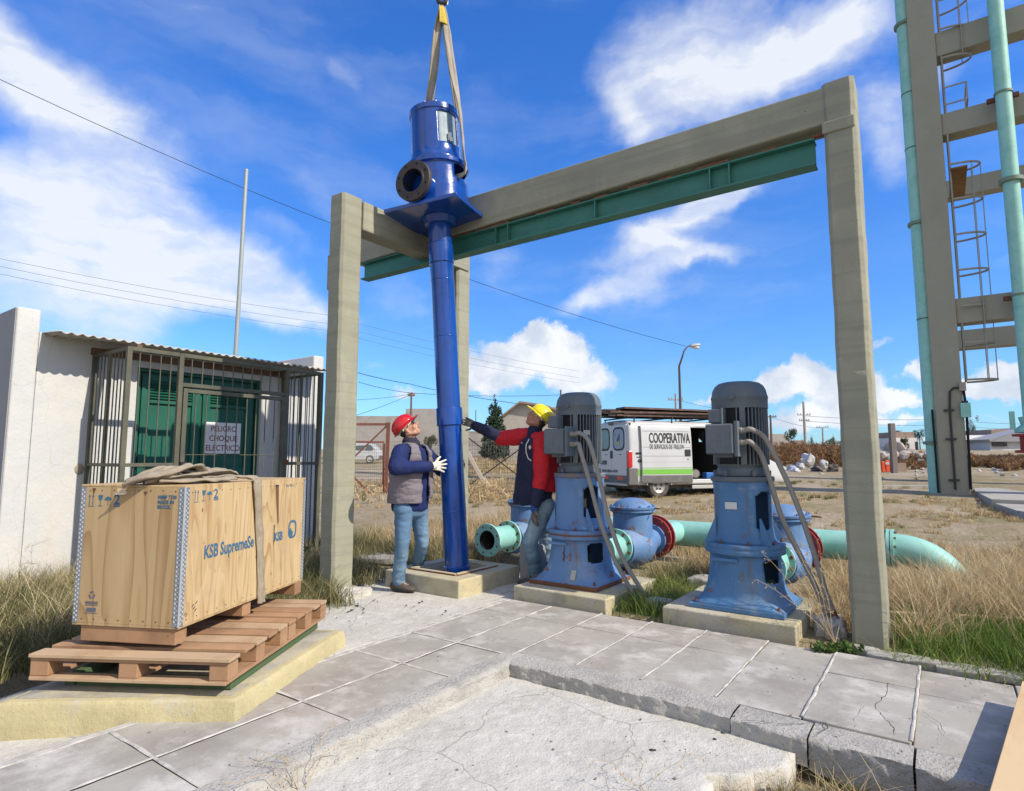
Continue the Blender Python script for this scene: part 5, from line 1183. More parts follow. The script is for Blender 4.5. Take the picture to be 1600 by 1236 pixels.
def torso(mb_, rings, tf, tl, n=36):
    P3 = [(Vector(c), a, b) for c, a, b in rings]; out = []
    for (c0, a0, b0), (c1, a1, b1) in zip(P3, P3[1:]):
        for k in range(5):
            t_ = k/5; s_ = t_*t_*(3-2*t_); out.append((c0.lerp(c1, t_), a0+(a1-a0)*s_, b0+(b1-b0)*s_))
    out.append(P3[-1])
    mb_.loft([[c+tf*(a*math.copysign(abs(math.cos(q))**.85, math.cos(q)))+tl*(b*math.copysign(abs(math.sin(q))**.85, math.sin(q))) for q in [2*math.pi*k/n for k in range(n)]] for c, a, b in out])
def man_one():
    a = at
    mb = MB()
    f = RT*.70-WH*.10+Z*.72; u = -RT*.72-WH*.08+Z*.70
    hc_ = a(638.5, 671, 6.28)
    P_, m = head(hc_, f, u, mb)
    neck = a(641, 690, 6.28); chest = a(645, 712, 6.29)
    mb.cap(P_(-.02, 0, -.03), neck, .058, .058); mb.cap(neck, chest, .058, .07)
    RS, LS = a(626, 707, 6.13), a(661, 706, 6.44); RE, RW = a(619, 731, 5.96), a(672, 729, 6.16); LE, LW = a(688, 734, 6.62), a(708, 727, 6.72)
    hip = a(642, 790, 6.26); rH, lH = a(631, 795, 6.16), a(654, 795, 6.36)
    rK, lK = a(628, 853, 6.10), a(659, 848, 6.38); rA = gz(622, 922, .0)+Z*.09; lA = gz(652, 905, .0)+Z*.10
    for p, q, r1, r2 in ((RS, LS, .07, .07), (chest, hip, .085, .085), (RS, RE, .05, .045), (RE, RW, .042, .032), (LS, LE, .05, .045), (LE, LW, .042, .032), (rH, rK, .075, .055), (rK, rA, .05, .035), (lH, lK, .075, .055), (lK, lA, .05, .035)): mb.cap(p, q, r1, r2)
    person = fuse(mb, 'person', skin, None, .0075, 3)
    tag(person, 'man in red hard hat and mauve vest, white gloved hand on the pump', 'person')
    face_parts(person, P_, m, True)
    hard_hat(person, hc_, f, u, hat_red)
    h = MB(); h.ell(P_(-.045, 0, .012), (.062, .080, .062), m, 20, 14); fuse(h, 'hair', hairm, person, .008, 2, (60, .004, (1, 1, 1)))
    # jacket
    j = MB()
    tf = (RT*.8-WH*.6).normalized(); tl = (WH*.8+RT*.6).normalized(); tm = Matrix((tf, tl, Z)).transposed()
    torso(j, [(a(645, 697, 6.29), .07, .09), (a(645, 703, 6.29), .11, .17), (a(645, 716, 6.29), .135, .20), (a(644, 745, 6.29), .14, .195), (a(643, 770, 6.29), .145, .19), (a(641, 788, 6.28), .155, .20), (a(641, 797, 6.28), .15, .195)], tf, tl)
    j.cap(a(641, 691, 6.29), a(642, 702, 6.29), .078, .09)
    for p, q, r1, r2 in ((RS, RE, .092, .082), (RE, RE.lerp(RW, .95), .080, .056), (LS, LE, .088, .075), (LE, LE.lerp(LW, .9), .07, .05), (RS, LS, .085, .085)): j.cap(p, q, r1, r2, 16)
    fuse(j, 'jacket', navy, person, .011, 3, (9, .010, (1, 1, 1)))
    # vest: shell round the torso, open in front and at the arms
    v = MB()
    torso(v, [(a(643, 695, 6.285), .07, .08), (a(644, 700, 6.29), .12, .165), (a(644, 712, 6.29), .155, .205), (a(643, 740, 6.29), .165, .222), (a(642, 768, 6.29), .175, .225), (a(641, 786, 6.29), .182, .228), (a(641, 792, 6.29), .17, .21)], tf, tl)
    ax0, ax1 = a(642, 770, 6.29), a(644, 700, 6.29)
    def cutv(q):
        c = ax0.lerp(ax1, max(0, min(1, (q.z-ax0.z)/(ax1.z-ax0.z)))); dq = q-c; x = dq.dot(tf); y = dq.dot(tl)
        front = x > 0 and -.02-.02*(q.z-ax0.z) < y < .085
        for s_, e_ in ((RS, RE), (LS, LE)):
            t_ = max(0, min(1, (q-s_).dot(e_-s_)/(e_-s_).length_squared)); 
            if (q-(s_+(e_-s_)*t_)).length < .10: return True
        t_ = max(0, min(1, (q-RE).dot(RW-RE)/(RW-RE).length_squared))
        if (q-(RE+(RW-RE)*t_)).length < .07: return True
        return front or q.z < ax0.z-.10+.04*(y > .08)
    vo = fuse(v, 'vest', vest_m, person, .011, 3, (7, .013, (1, 1, 3.0)), cutv)
    sdv = vo.modifiers.new('s', 'SOLIDIFY'); sdv.thickness = .022; sdv.offset = 1
    for z_, nm_ in ((.33, 'seam'), (.62, 'seam')):
        c = ax0.lerp(ax1, z_); sm_ = MB(); sm_.tube([c+tf*(.186*math.cos(q)-.0)+tl*(.236*math.sin(q)) for q in [R_(d_) for d_ in range(-170, -15, 8)]], .004, 5); sm_.build('vest_seam', mat('vest_seam_dark', (.08, .07, .085), .9), vo, 60)
    cl = MB(); cl.cap(a(640, 692, 6.27), a(643, 697, 6.28), .078, .095); fuse(cl, 'collar', mat('dark_collar', (.02, .02, .04), .9), person, .008, 3, (14, .008, (1, 1, 1)), lambda q: (q-hc_).dot(f) > .12 and q.z > a(640, 688, 6.28).z)
    # jeans
    k = MB()
    for p, q, r1, r2 in ((rH, rK, .099, .074), (rK, rA+Z*.0, .073, .066), (lH, lK, .097, .072), (lK, lA, .071, .064), (rH, lH, .110, .110)): k.cap(p, q, r1, r2, 18)
    k.ell(a(642, 786, 6.28), (.14, .18, .10), tm); fuse(k, 'jeans', jean, person, .010, 4, (7, .010, (1, 1, 2.2)))
    shoe(person, Vector((rA.x, rA.y, 0)), Vector((rA.x, rA.y, .002))+RT*.2-WH*.10); shoe(person, Vector((lA.x, lA.y, 0)), Vector((lA.x, lA.y, .002))+RT*.2-WH*.02)
    g = MB(); hw = a(677, 728, 6.20); dirp = (a(706, 727, 6.44)-hw)
    hand(g, hw, dirp+Vector((0, 0, -.012)), (WH*.9+RT*.25), (.34, .10, -.10, -.32), 1, .10, 1.15)
    g.cap(hw-dirp.normalized()*.06, hw+dirp.normalized()*.02, .040, .034)
    fuse(g, 'glove', glove_w, person, .0035, 2)
    g = MB(); hw = a(710, 728, 6.74); hand(g, hw, (a(729, 722, 6.66)-hw), (-WH*.8-RT*.3), (.3, .1, -.1, -.3), -1, .35, 1.05); g.cap(hw, hw+(a(722, 726, 6.72)-hw), .035, .035)
    fuse(g, 'glove', glove_d, person, .004, 2)
    return person
def man_two():
    a = at; mb = MB()
    f = -RT*.74-WH*.08+Z*.66; u = RT*.66-WH*.05+Z*.74
    hc_ = a(839.5, 655, 6.46); P_, m = head(hc_, f, u, mb)
    neck = a(836, 673, 6.46); chest = a(837, 700, 6.45)
    mb.cap(P_(-.02, 0, -.03), neck, .06, .06); mb.cap(neck, chest, .06, .08)
    LS, RS = a(848, 689, 6.30), a(824, 681, 6.60); LE, LW = a(846, 745, 6.24), a(836, 790, 6.20); RE, RW = a(783, 685, 6.66), a(738, 664, 6.68)
    lH, rH = a(851, 793, 6.36), a(856, 795, 6.58); lK, rK = a(828, 845, 6.26), a(853, 845, 6.62); lA = gz(838, 912, .0)+Z*.09; rA = gz(858, 906, 0)+Z*.1
    hip = a(838, 780, 6.45)
    for p, q, r1, r2 in ((RS, LS, .07, .07), (chest, hip, .085, .085), (RS, RE, .05, .045), (RE, RW, .042, .032), (LS, LE, .05, .045), (LE, LW, .042, .032), (lH, lK, .075, .055), (lK, lA, .05, .035), (rH, rK, .075, .055), (rK, rA, .05, .035)): mb.cap(p, q, r1, r2)
    person = fuse(mb, 'person', skin2, None, .0075, 3)
    tag(person, 'man in yellow hard hat and red jacket reaching out to the blue pump', 'person')
    face_parts(person, P_, m, False)
    hard_hat(person, hc_, f, u, hat_yel)
    h = MB(); h.ell(P_(-.050, 0, .010), (.062, .082, .07), m, 20, 14); h.ell(P_(-.07, 0, -.04), (.04, .06, .05), m); fuse(h, 'hair', hairm, person, .008, 2, (60, .004, (1, 1, 1)))
    tf = (-RT*.88-WH*.47).normalized(); tl = Z.cross(tf); tm = Matrix((tf, tl, Z)).transposed()
    j = MB()
    torso(j, [(a(836, 682, 6.46), .08, .09), (a(836, 688, 6.45), .125, .165), (a(836, 702, 6.45), .155, .20), (a(835, 730, 6.45), .18, .21), (a(834, 755, 6.45), .19, .205), (a(832, 776, 6.45), .20, .205), (a(831, 787, 6.45), .195, .20)], tf, tl)
    j.cap(a(836, 674, 6.46), a(835, 684, 6.45), .085, .095)
    for p, q, r1, r2 in ((LE.lerp(LW, .25), LE.lerp(LW, .92), .074, .062), (RS.lerp(RE, .95), RE.lerp(RW, .93), .078, .052)): j.cap(p, q, r1, r2, 16)
    fuse(j, 'jacket', navy_dark, person, .011, 3, (9, .012, (1, 1, 1)))
    r = MB()
    for p, q, r1, r2 in ((LS, LE, .108, .088), (LE, LE.lerp(LW, .30), .086, .080), (RS, RS.lerp(RE, 1.0), .098, .086)): r.cap(p, q, r1, r2, 18)
    torso(r, [(a(841, 684, 6.44), .08, .12), (a(843, 692, 6.43), .13, .185), (a(846, 706, 6.42), .155, .205), (a(848, 730, 6.43), .155, .20), (a(850, 752, 6.44), .15, .19), (a(851, 768, 6.45), .13, .17)], tf, tl); r.cap(LS, RS, .088, .08)
    ro = fuse(r, 'red_jacket_top', red_j, person, .011, 3, (9, .011, (1, 1, 1)))
    q_ = MB(); pts = [a(827, 686, 6.235), a(822, 695, 6.235), a(822, 706, 6.235), a(825, 716, 6.235), a(830, 720, 6.235)]
    q_.tube(pts, .0055, 6); q_.build('white_piping', mat('white_piping', (.75, .74, .70), .7), person, 60)
    q_ = MB(); q_.ell(a(815.5, 692, 6.315), (.012, .012, .012)); q_.build('button', galv, person, 60)
    q_ = MB(); q_.ell(a(828, 699, 6.235), (.016, .008, .022)); q_.build('chest_emblem', mat('pale_emblem', (.6, .5, .5), .7), person, 60)
    k = MB()
    for p, q, r1, r2 in ((lH, lK, .105, .082), (lK, lA, .080, .070), (rH, rK, .10, .08), (rK, rA, .078, .068), (lH, rH, .115, .115)): k.cap(p, q, r1, r2, 18)
    fuse(k, 'jeans', jean2, person, .010, 4, (7, .011, (1, 1, 2.2)))
    for A_ in (lA, rA): shoe(person, Vector((A_.x, A_.y, 0)), Vector((A_.x, A_.y, .002))-RT*.2-WH*.05)
    g = MB(); hw = a(744, 665, 6.67); tip = a(722, 656, 6.66); hand(g, hw, (tip-hw), (WH*.9-RT*.2), (.12, .04, -.04, -.12), 1, .45, 1.05); g.cap(hw+(hw-tip).normalized()*.03, hw, .036, .036)
    fuse(g, 'glove', glove_d, person, .004, 2, (60, .003, (1, 1, 1)))
    g = MB(); hw = a(836, 795, 6.19); hand(g, hw, Vector((0, 0, -1))-RT*.12, (RT*.8+WH*.3), (.12, .03, -.05, -.15), 1, .32, 1.1)
    fuse(g, 'glove', glove_b, person, .004, 2)
    g = MB(); g.cap(a(836, 786, 6.2), a(835.5, 796, 6.195), .046, .043, 16); g.build('glove_cuff', mat('blue_cuff', (.015, .06, .22), .8), person, 60)
    return person
man_one(); man_two()

# ------------------------------------------------------------------ van
def onY(px, py, y):
    d = ray(px, py); return CAM+d*(y/d.y)
HD = (RT*.94+WH*.34).normalized(); NL = Z.cross(HD)
vc = on(985, 770, 16.6); VZ = vc.z
vanp = mat('white_van_paint', (.47, .485, .51), .35, layers=[('n', (.39, .395, .40), 1.5, .45, .75, .6), ('g', (.36, .33, .29), 2, .35, .75, .7)], coat=.3)
grey_pl = mat('grey_plastic', (.11, .11, .115), .7, layers=[('n', (.20, .19, .17), 5, .45, .75, .7)])
tyre_m = mat('dusty_tyre', (.06, .055, .05), .9, layers=[('n', (.16, .14, .12), 4, .4, .7, .7)]); rim_m = mat('steel_rim', (.34, .33, .32), .5, .4, layers=[('n', (.2, .19, .17), 9, .45, .7, .6)])
glass_m = mat('dark_glass', (.05, .075, .085), .12, spec=.8); red_l = mat('red_lamp', (.50, .01, .015), .25, coat=.5); green_m = mat('green_stripe', (.16, .42, .06), .5); txt_m = mat('black_lettering', (.02, .02, .022), .5)
van = thing('van', 'white delivery van with its side door slid open and a load on the roof', 'van', vc)
def VP(x, y, z): return vc+HD*x+NL*y+Z*z
rotV = Matrix((HD, NL, Z)).transposed()
def vbox(mb_, a, b): 
    c = [(a[i]+b[i])/2 for i in range(3)]; mb_.box(VP(*c), [abs(b[i]-a[i]) for i in range(3)], rotV)
W_ = 1.98
half = [(.06, .36), (.02, .42), (.0, .50), (.0, .86), (.005, 1.05), (.012, 1.25), (.022, 1.55), (.045, 1.85), (.065, 2.0), (.10, 2.09), (.17, 2.15), (.32, 2.18), (.65, 2.20)]
ringYZ = half+[(W_-y, z) for y, z in reversed(half)]
sts = [0, .03, .10, .36, 1.2, 2.02, 2.3, 2.75, 3.15, 3.4, 3.7, 4.2, 4.55, 4.9, 5.2, 5.42, 5.5]
tops = [2.12, 2.17, 2.2, 2.2, 2.2, 2.2, 2.2, 2.2, 2.2, 2.2, 2.17, 1.62, 1.25, 1.14, 1.02, .85, .70]
rings = []
for x, tp in zip(sts, tops):
    ins = .03 if x == 0 else (.05*(x-4.9)/.6 if x > 4.9 else 0); rings.append([VP(x+(.012*max(0, z-1.2) if x < .2 else 0)+(0), y+(ins if y < 1 else -ins), .36+(z-.36)*(tp-.36)/(2.2-.36)) for y, z in ringYZ])
n = len(ringYZ); vs = [p for r in rings for p in r]; fs = []
for i in range(len(rings)-1):
    for k in range(n):
        k2 = (k+1) % n; zm = (ringYZ[k][1]+ringYZ[k2][1])/2; right = ringYZ[k][0] < .5 and ringYZ[k2][0] < .5; left = ringYZ[k][0] > 1.5 and ringYZ[k2][0] > 1.5
        xm = (sts[i]+sts[i+1])/2
        if right and 2.02 < xm < 3.15 and .5 < zm < 2.02: continue
        if left and 3.4 < xm < 4.2 and 1.3 < zm < 1.9: continue
        if k == n-1 and False: continue
        fs.append((i*n+k, i*n+k2, (i+1)*n+k2, (i+1)*n+k))
fs.append(tuple(range(n))[::-1]); fs.append(tuple(range((len(rings)-1)*n, len(rings)*n)))
mb = MB(); mb.add(vs, fs); vb = fix_normals(mb.build('body', vanp, van, 50))
md = vb.modifiers.new('s', 'SOLIDIFY'); md.thickness = .03; md.offset = -1
mb = MB(); vbox(mb, (.1, .1, .44), (4.0, 1.88, .50)); mb.build('cargo_floor', grey_pl, van, 0)
dk = mat('van_interior', (.03, .032, .03), .9)
mb = MB(); vbox(mb, (.06, .08, .5), (.10, 1.9, 2.1)); mb.build('interior_lining', dk, van, 0)
mb = MB(); vbox(mb, (1.9, 1.885, .5), (3.35, 1.91, 1.9)); mb.build('interior_lining', dk, van, 0)
for a, b in (((3.3, .06, .5), (3.33, 1.9, 1.62)), ((3.3, .06, 1.94), (3.33, 1.9, 2.12)), ((3.3, .06, 1.62), (3.33, 1.02, 1.94)), ((3.3, 1.34, 1.62), (3.33, 1.9, 1.94))):
    mb = MB(); vbox(mb, a, b); mb.build('bulkhead_panel', dk, van, 0)
for k in range(9):
    mb = MB(); y = .9+.1*k; mb.bar(VP(2.35+.1*k, y, .5), VP(2.45+.1*k+random.uniform(-.15, .2), y+.1, 1.35+random.uniform(0, .35)), .03, .04); mb.build('stored_board', mat('van_stored_wood', (.22, .14, .08), .8, layers=[('n', (.10, .12, .05), 4, .45, .7, .7)]), van, 0)
t1_ = thing('drum', 'black drum with pale round end lying in the open side door of the van', 'drum', VP(2.3, .35, .52)); mb = MB(); mb.lathe([(.13, 0), (.14, .02), (.14, .5), (.13, .52)], VP(2.35, .25, .65), HD*.35+NL*.9, 20); mb.build('shell', tyre_m, t1_, 40)
mb = MB(); mb.lathe([(.0001, -.012), (.11, -.012), (.115, -.001)], VP(2.35, .25, .65), HD*.35+NL*.9, 20); mb.build('end_cap', rim_m, t1_, 40)
mb = MB(); mb.box(VP(2.75, .16, .60), (.32, .2, .18), rotV); tag(mb.build('blue_box', mat('blue_plastic', (.02, .12, .42), .5), None, 0, .02), 'small blue plastic box on the sill of the open van door', 'box')
# sliding door, slid back
sd1 = MB(); rr_ = []
for y, z in [(-.045, .42), (-.05, .5), (-.05, .86), (-.047, 1.05), (-.04, 1.25), (-.032, 1.55), (-.012, 1.85), (.008, 2.0), (.03, 2.06)]:
    rr_.append([VP(x, y, z) for x in (.36, .37, .6, 1.2, 1.8, 2.01, 2.02)])
sd1.loft(rr_, False, False); dr_ = sd1.build('sliding_door', vanp, van, 40); md = dr_.modifiers.new('s', 'SOLIDIFY'); md.thickness = .035; md.offset = 0
def vstrip(name, x0, x1, z0, z1, y, m, par, th=.004): 
    mb_ = MB(); vbox(mb_, (x0, y-th, z0), (x1, y, z1)); return mb_.build(name, m, par, 0)
vstrip('green_band', .375, 2.01, .66, .80, -.0685, green_m, dr_); vstrip('pinstripe', .375, 2.01, .83, .845, -.0682, green_m, dr_); vstrip('sill_band', .375, 2.01, .45, .63, -.0685, grey_pl, dr_)
for z in (1.0, 1.17, 1.42, 1.88): vstrip('pressed_line', .40, 1.98, z, z+.010, -.066+.03*max(0, (z-1.2)), mat('van_crease', (.40, .41, .42), .5), dr_, .003)
mb = MB(); vbox(mb, (1.78, -.085, 1.17), (1.96, -.066, 1.36)); mb.build('door_handle', dark_metal, dr_, 0, .01)
mb = MB(); mb.ell(VP(1.87, -.068, 1.08), (.02, .01, .02)); mb.build('lock', dark_metal, dr_, 60)
lean = (NL*.07+Z).normalized()
text('COOPERATIVA', .40, txt_m, dr_, frame(VP(.60, -.060, 1.545), HD, lean), 'lettering', .001, .505, 'LEFT', 1.0, .006)
text('DE SERVICIOS DE TRELEW', .185, txt_m, dr_, frame(VP(.61, -.066, 1.37), HD, lean), 'lettering', .001, .505, 'LEFT', 1.05, -.001)
# rear : doors, windows, lamps, bumper
def rbox(mb_, y0, y1, z0, z1, x0=-.02, x1=.004): vbox(mb_, (x0, y0, z0), (x1, y1, z1))
RX = Matrix((NL*-1, Z, -HD)).transposed()
for y0, y1 in ((.16, .985), (.995, 1.82)):
    mb = MB(); rbox(mb, y0, y1, .62, 2.06, -.012, .03); d_ = mb.build('rear_door', vanp, van, 0, .01)
    yc = (y0+y1)/2
    for nm, g, zz, m_ in (('window_seal', .0, -.0165, txt_m), ('window', .022, -.0195, glass_m if y0 > .5 else mat('frosted_window', (.24, .27, .36), .3))):
        pts = []
        for k in range(28):
            a = 2*math.pi*k/28; c, s = math.cos(a), math.sin(a); q = (abs(c)**4+abs(s)**4)**(-.25); pts.append(VP(zz, yc+(.335-g*2.6)*c*q, 1.66+(.34-g*2.6)*s*q))
        mb = MB(); mb.loft([pts, [p+HD*.004 for p in pts]]); fix_normals(mb.build(nm, m_, d_, 0))
    mb = MB(); rbox(mb, yc-.16, yc-.02, 1.20, 1.22, -.017, -.012); mb.build('model_letters', txt_m, d_, 0)
mb = MB()
def drop(cy, cz, h, w, m_, nm, par):
    pts = [(cy+w*math.sin(t_)*(1 if t_ < math.pi else 1)*(.5+.5*math.cos(t_*.5)**2), cz+h*(.5-.5*math.cos(t_))) for t_ in [k*math.pi/8 for k in range(17)]]
    q = MB(); q.add([VP(-.0245, y, z) for y, z in pts], [tuple(range(len(pts)))]); return q.build(nm, m_, par, 0)
rd = [o for o in bpy.data.objects if o.parent == van and o.name.startswith('rear_door')][0]
def poly_r(pts, m_, nm):
    q = MB(); q.add([VP(-.0245, y, z) for y, z in pts], [tuple(range(len(pts)))]); return q.build(nm, m_, rd, 0)
poly_r([(.46, 1.88), (.50, 1.80), (.50, 1.66), (.60, 1.58), (.68, 1.60), (.60, 1.72), (.52, 1.80)], mat('emblem_blue', (.03, .10, .25), .5), 'emblem'); poly_r([(.50, 1.64), (.50, 1.52), (.58, 1.45), (.68, 1.56), (.60, 1.57)], mat('emblem_green', (.35, .42, .08), .5), 'emblem'); poly_r([(.82, 1.84), (.72, 1.84), (.72, 1.72), (.80, 1.72)], mat('emblem_grey', (.22, .28, .27), .5), 'emblem')
mb = MB(); rbox(mb, .93, 1.06, 1.10, 1.32, -.03, -.012); mb.build('rear_handle', dark_metal, van, 0, .02)
mb = MB(); rbox(mb, 1.28, 1.66, .92, 1.04, -.022, -.012); np_ = mb.build('number_plate', grey_pl, van, 0)
mb = MB(); mb.box(VP(.025, 0.055, 1.08), (.125, .14, .46), rotV); mb.build('tail_light', red_l, van, 0, .02)
mb = MB(); mb.box(VP(-.01, W_-.055, 1.08), (.055, .13, .46), rotV); mb.build('tail_light', red_l, van, 0, .02)
text('GUARDIA ENERGIA: 442799', .105, txt_m, van, frame(VP(-.020, 1.70, .70), -NL, Z), 'lettering', .001, .82, 'LEFT', 1.0, .001)
mb = MB(); rbox(mb, .14, 1.84, .42, .61, -.03, .0); bp = mb.build('bumper', grey_pl, van, 0, .01)
for y in (.50, 1.35): mb = MB(); rbox(mb, y-.16, y+.16, .50, .59, -.034, -.031); mb.build('reflector', red_l, bp, 0)
for ya, yb in ((-.012, .135), (W_-.135, W_+.012)): mb = MB(); vbox(mb, (-.04, ya, .36), (.26, yb, .84)); mb.build('bumper_corner', grey_pl, van, 0, .03)
mb = MB(); vbox(mb, (-.10, .1, .34), (.0, 1.88, .40)); mb.build('rear_step', mat('aluminium', (.4, .4, .4), .5, .3), van, 0, .01)
mb = MB(); vbox(mb, (2.02, -.01, .38), (3.15, .06, .44)); vbox(mb, (2.02, -.03, .24), (3.2, .0, .34)); mb.build('side_sill', vanp, van, 0, .01)
mb = MB(); vbox(mb, (.265, -.006, .62), (.355, -.001, .80)); mb.build('green_band', green_m, van, 0)
text('44', .15, txt_m, van, frame(VP(.25, -.004, .98), HD, Z), 'lettering', .001, .8, 'LEFT', 1, .006)
mb = MB(); vbox(mb, (.20, -.006, 1.22), (.355, .0, 1.27)); vbox(mb, (.22, -.004, 1.13), (.34, .0, 1.15)); mb.build('side_mark', txt_m, van, 0)
mb = MB(); rbox(mb, .9, 1.15, 2.085, 2.13, -.03, .02); mb.build('brake_lamp', mat('lamp_dark', (.09, .02, .03), .4), van, 0, .008)
def wheel(root, c, ax, R=.335, w=.20):
    mb_ = MB(); mb_.lathe([(.20, -.09), (R-.03, -w/2), (R, -w/2+.03), (R, w/2-.03), (R-.03, w/2), (.20, .09)], c, ax, 32, caps=False); ty = mb_.build('tyre', tyre_m, root, 40)
    mb_ = MB(); mb_.lathe([(.0001, w/2-.03), (.06, w/2-.03), (.07, w/2-.045), (.12, w/2-.05), (.16, w/2-.03), (.205, w/2-.01), (.21, -w/2+.02)], c, ax, 28, caps=False); rm_ = mb_.build('rim', rim_m, root, 40)
    mb_ = MB(); A = Vector(ax).normalized(); a = A.cross(Z).normalized(); b = Z
    for k in range(5): t_ = 2*math.pi*k/5+.3; mb_.lathe([(.0001, 0), (.026, 0)], Vector(c)+A*(w/2-.026)+(a*math.cos(t_)+b*math.sin(t_))*.10, A, 10, caps=False)
    mb_.build('rim_holes', black_m, rm_, 0)
for x in (.93, 4.40):
    for y, s in ((.10, -1), (W_-.10, 1)):
        wr = thing('wheel', '', '', (0, 0, 0));
        wr.parent = van; wheel(wr, VP(x, y, .335), NL*s)
        if s < 0: mb = MB(); mb.tube([VP(x+.40*math.cos(a), -.004, .36+.40*math.sin(a)) for a in [k*math.pi/14 for k in range(15)]], .028, 8); mb.build('wheel_arch', vanp, van, 60)
mb = MB(); vbox(mb, (.2, .25, .24), (4.4, 1.75, .43)); mb.build('chassis', tyre_m, van, 0)
# bundled load on the roof
ld = thing('roof_load', 'long bundle of dark boards and rods tied on the roof rack of the white van', 'roof load', VP(1.5, 1.0, 2.3))
lm = [mat('rack_dark', (.03, .026, .024), .8), mat('rack_brown', (.10, .065, .055), .8, layers=[('n', (.22, .16, .14), 5, .5, .7, .6)]), mat('rack_grey', (.13, .12, .11), .8, layers=[('n', (.05, .04, .03), 6, .45, .7, .8)])]
random.seed(11)
for k in range(44):
    y = random.uniform(.1, 1.7); z = 2.29+random.uniform(0, .20)+(.04 if y > .6 else 0); x0 = random.uniform(-.55, -.05); 
    mb = MB(); mb.bar(VP(x0, y, z), VP(3.6+random.uniform(-.3, .2), y+random.uniform(-.06, .06), z+.02), random.choice((.05, .09, .14)), random.choice((.025, .04))); mb.build('board', random.choice(lm), ld, 0)
mb = MB(); mb.bar(VP(-.1, .3, 2.52), VP(3.6, .3, 2.50), .5, .05); mb.build('board', lm[1], ld, 0)
for x in (.25, 1.5, 2.9): mb = MB(); mb.bar(VP(x, .1, 2.27), VP(x, 1.85, 2.27), .05, .04); mb.bar(VP(x, .14, 2.10), VP(x, .14, 2.26), .03, .03); mb.bar(VP(x, 1.82, 2.10), VP(x, 1.82, 2.26), .03, .03); mb.build('rack_bar', dark_metal, van, 0)

# small white car behind the fence
cc = on(592, 729, 42); car = thing('car', 'white hatchback parked beyond the red gate frame at the left', 'car', cc)
CH_ = -RT; CN = WH
def CP(x, y, z): return cc+CH_*x+CN*y+Z*z
prof = [(0, .35), (.02, .62), (.10, .80), (.16, .90), (.62, 1.36), (.95, 1.42), (1.9, 1.42), (2.6, .98), (3.5, .88), (3.75, .7), (3.8, .35), (3.3, .22), (.35, .22)]
mb = MB(); mb.loft([[CP(x, yy+(.14 if z > 1 else 0)*(1 if yy < .5 else -1), z) for x, z in prof] for yy in (0, .03, 1.57, 1.6)]); o = mb.build('body', vanp, car, 40, .02); fix_normals(o)
for pts in (((.36, .98), (.66, 1.32), (.9, 1.34), (.98, .96)), ((1.06, .96), (.98, 1.34), (1.6, 1.36), (1.72, .96)), ((1.8, .96), (1.70, 1.34), (1.9, 1.34), (2.4, .96))):
    mb = MB(); mb.add([CP(x, .115-.02*(z > 1)*0-.13*(z < 1.1)+(.02 if z > 1.1 else 0), z) for x, z in pts], [(0, 1, 2, 3)]); mb.build('window', glass_m, car, 0)
mb = MB(); mb.box(CP(-.02, .8, .45), (.1, 1.55, .2), Matrix((CH_, CN, Z)).transposed()); mb.build('bumper', grey_pl, car, 0, .02)
for x in (.65, 3.0):
    wr = thing('wheel', '', '', (0, 0, 0)); wr.parent = car; wheel(wr, CP(x, .06, .29), -CN, .29, .16)

# ------------------------------------------------------------------ water tower legs, pipes, ladder
tower_m = mat('tower_concrete', (.29, .285, .23), .9, layers=[('n', (.25, .245, .195), 1, .42, .7, .7), ('n', (.35, .34, .28), 3, .56, .76, .5)], bump=[(30, .3, .01)])
TY = 22.0
pL = onY(1470, 770, TY); pR = onY(1516, 772, TY); TX0, TX1 = pL.x, pR.x; TB = T(TX0, TY)
tw = thing('water_tower', 'tall olive concrete tower frame at the right edge with cross beams', 'tower', (TX0, TY, TB))
ZT = 22
mb = MB(); mb.span((TX0, TY, TB-.4), (TX1, TY+.8, ZT)); mb.build('column', tower_m, tw, 0, .02)
mb = MB(); mb.span((TX0, TY+7, TB-.4), (TX1, TY+7.8, ZT)); mb.build('column', tower_m, tw, 0, .02)
mb = MB(); mb.span((TX0+7, TY, TB-.4), (TX1+7, TY+.8, ZT)); mb.build('column', tower_m, tw, 0, .02)
mb = MB(); mb.span((TX0+7, TY+7, TB-.4), (TX1+7, TY+7.8, ZT)); mb.build('column', tower_m, tw, 0, .02)
for (xa, ra, rb_, yy) in ((1468, 85, 47, TY), (1472, 210, 176, TY), (1492, 505, 466, TY)):
    z0 = onY(xa, ra, yy).z; z1 = onY(xa, rb_, yy).z; mb = MB(); mb.span((TX1+.002, yy+.08, z0), (TX0+6.998, yy+.68, z1)); mb.build('cross_beam', tower_m, tw, 0, .015)
for (xa, ra, rb_) in ((1482, 308, 281), (1497, 545, 516)):
    yy = TY+7; z0 = onY(xa, ra, yy).z; z1 = onY(xa, rb_, yy).z; mb = MB(); mb.span((TX1+.002, yy+.08, z0), (TX0+6.998, yy+.68, z1)); mb.build('cross_beam', tower_m, tw, 0, .015)
def tpipe(label, pxa, pxb, rowb, y, r, bands, top=ZT, fl=None):
    x = onY(pxa, rowb, y).x+r; root = thing('down_pipe', label, 'pipe', (x, y, T(x, y)), 0, 'mint pipes on the tower')
    mb_ = MB(); mb_.tube([(x, y, T(x, y)-.3), (x, y, top)], r, 32); mb_.build('pipe', mint, root, 60)
    for row, px in bands:
        z = onY(px, row, y).z; mb_ = MB(); mb_.lathe([(r, -.05), (r+.07, -.045), (r+.07, .0), (r+.075, .0), (r+.075, .045), (r, .05)], (x, y, z), (0, 0, 1), 28); mb_.build('flange', mat('pipe_band_green', (.16, .22, .17), .6), root, 40)
    return root, x
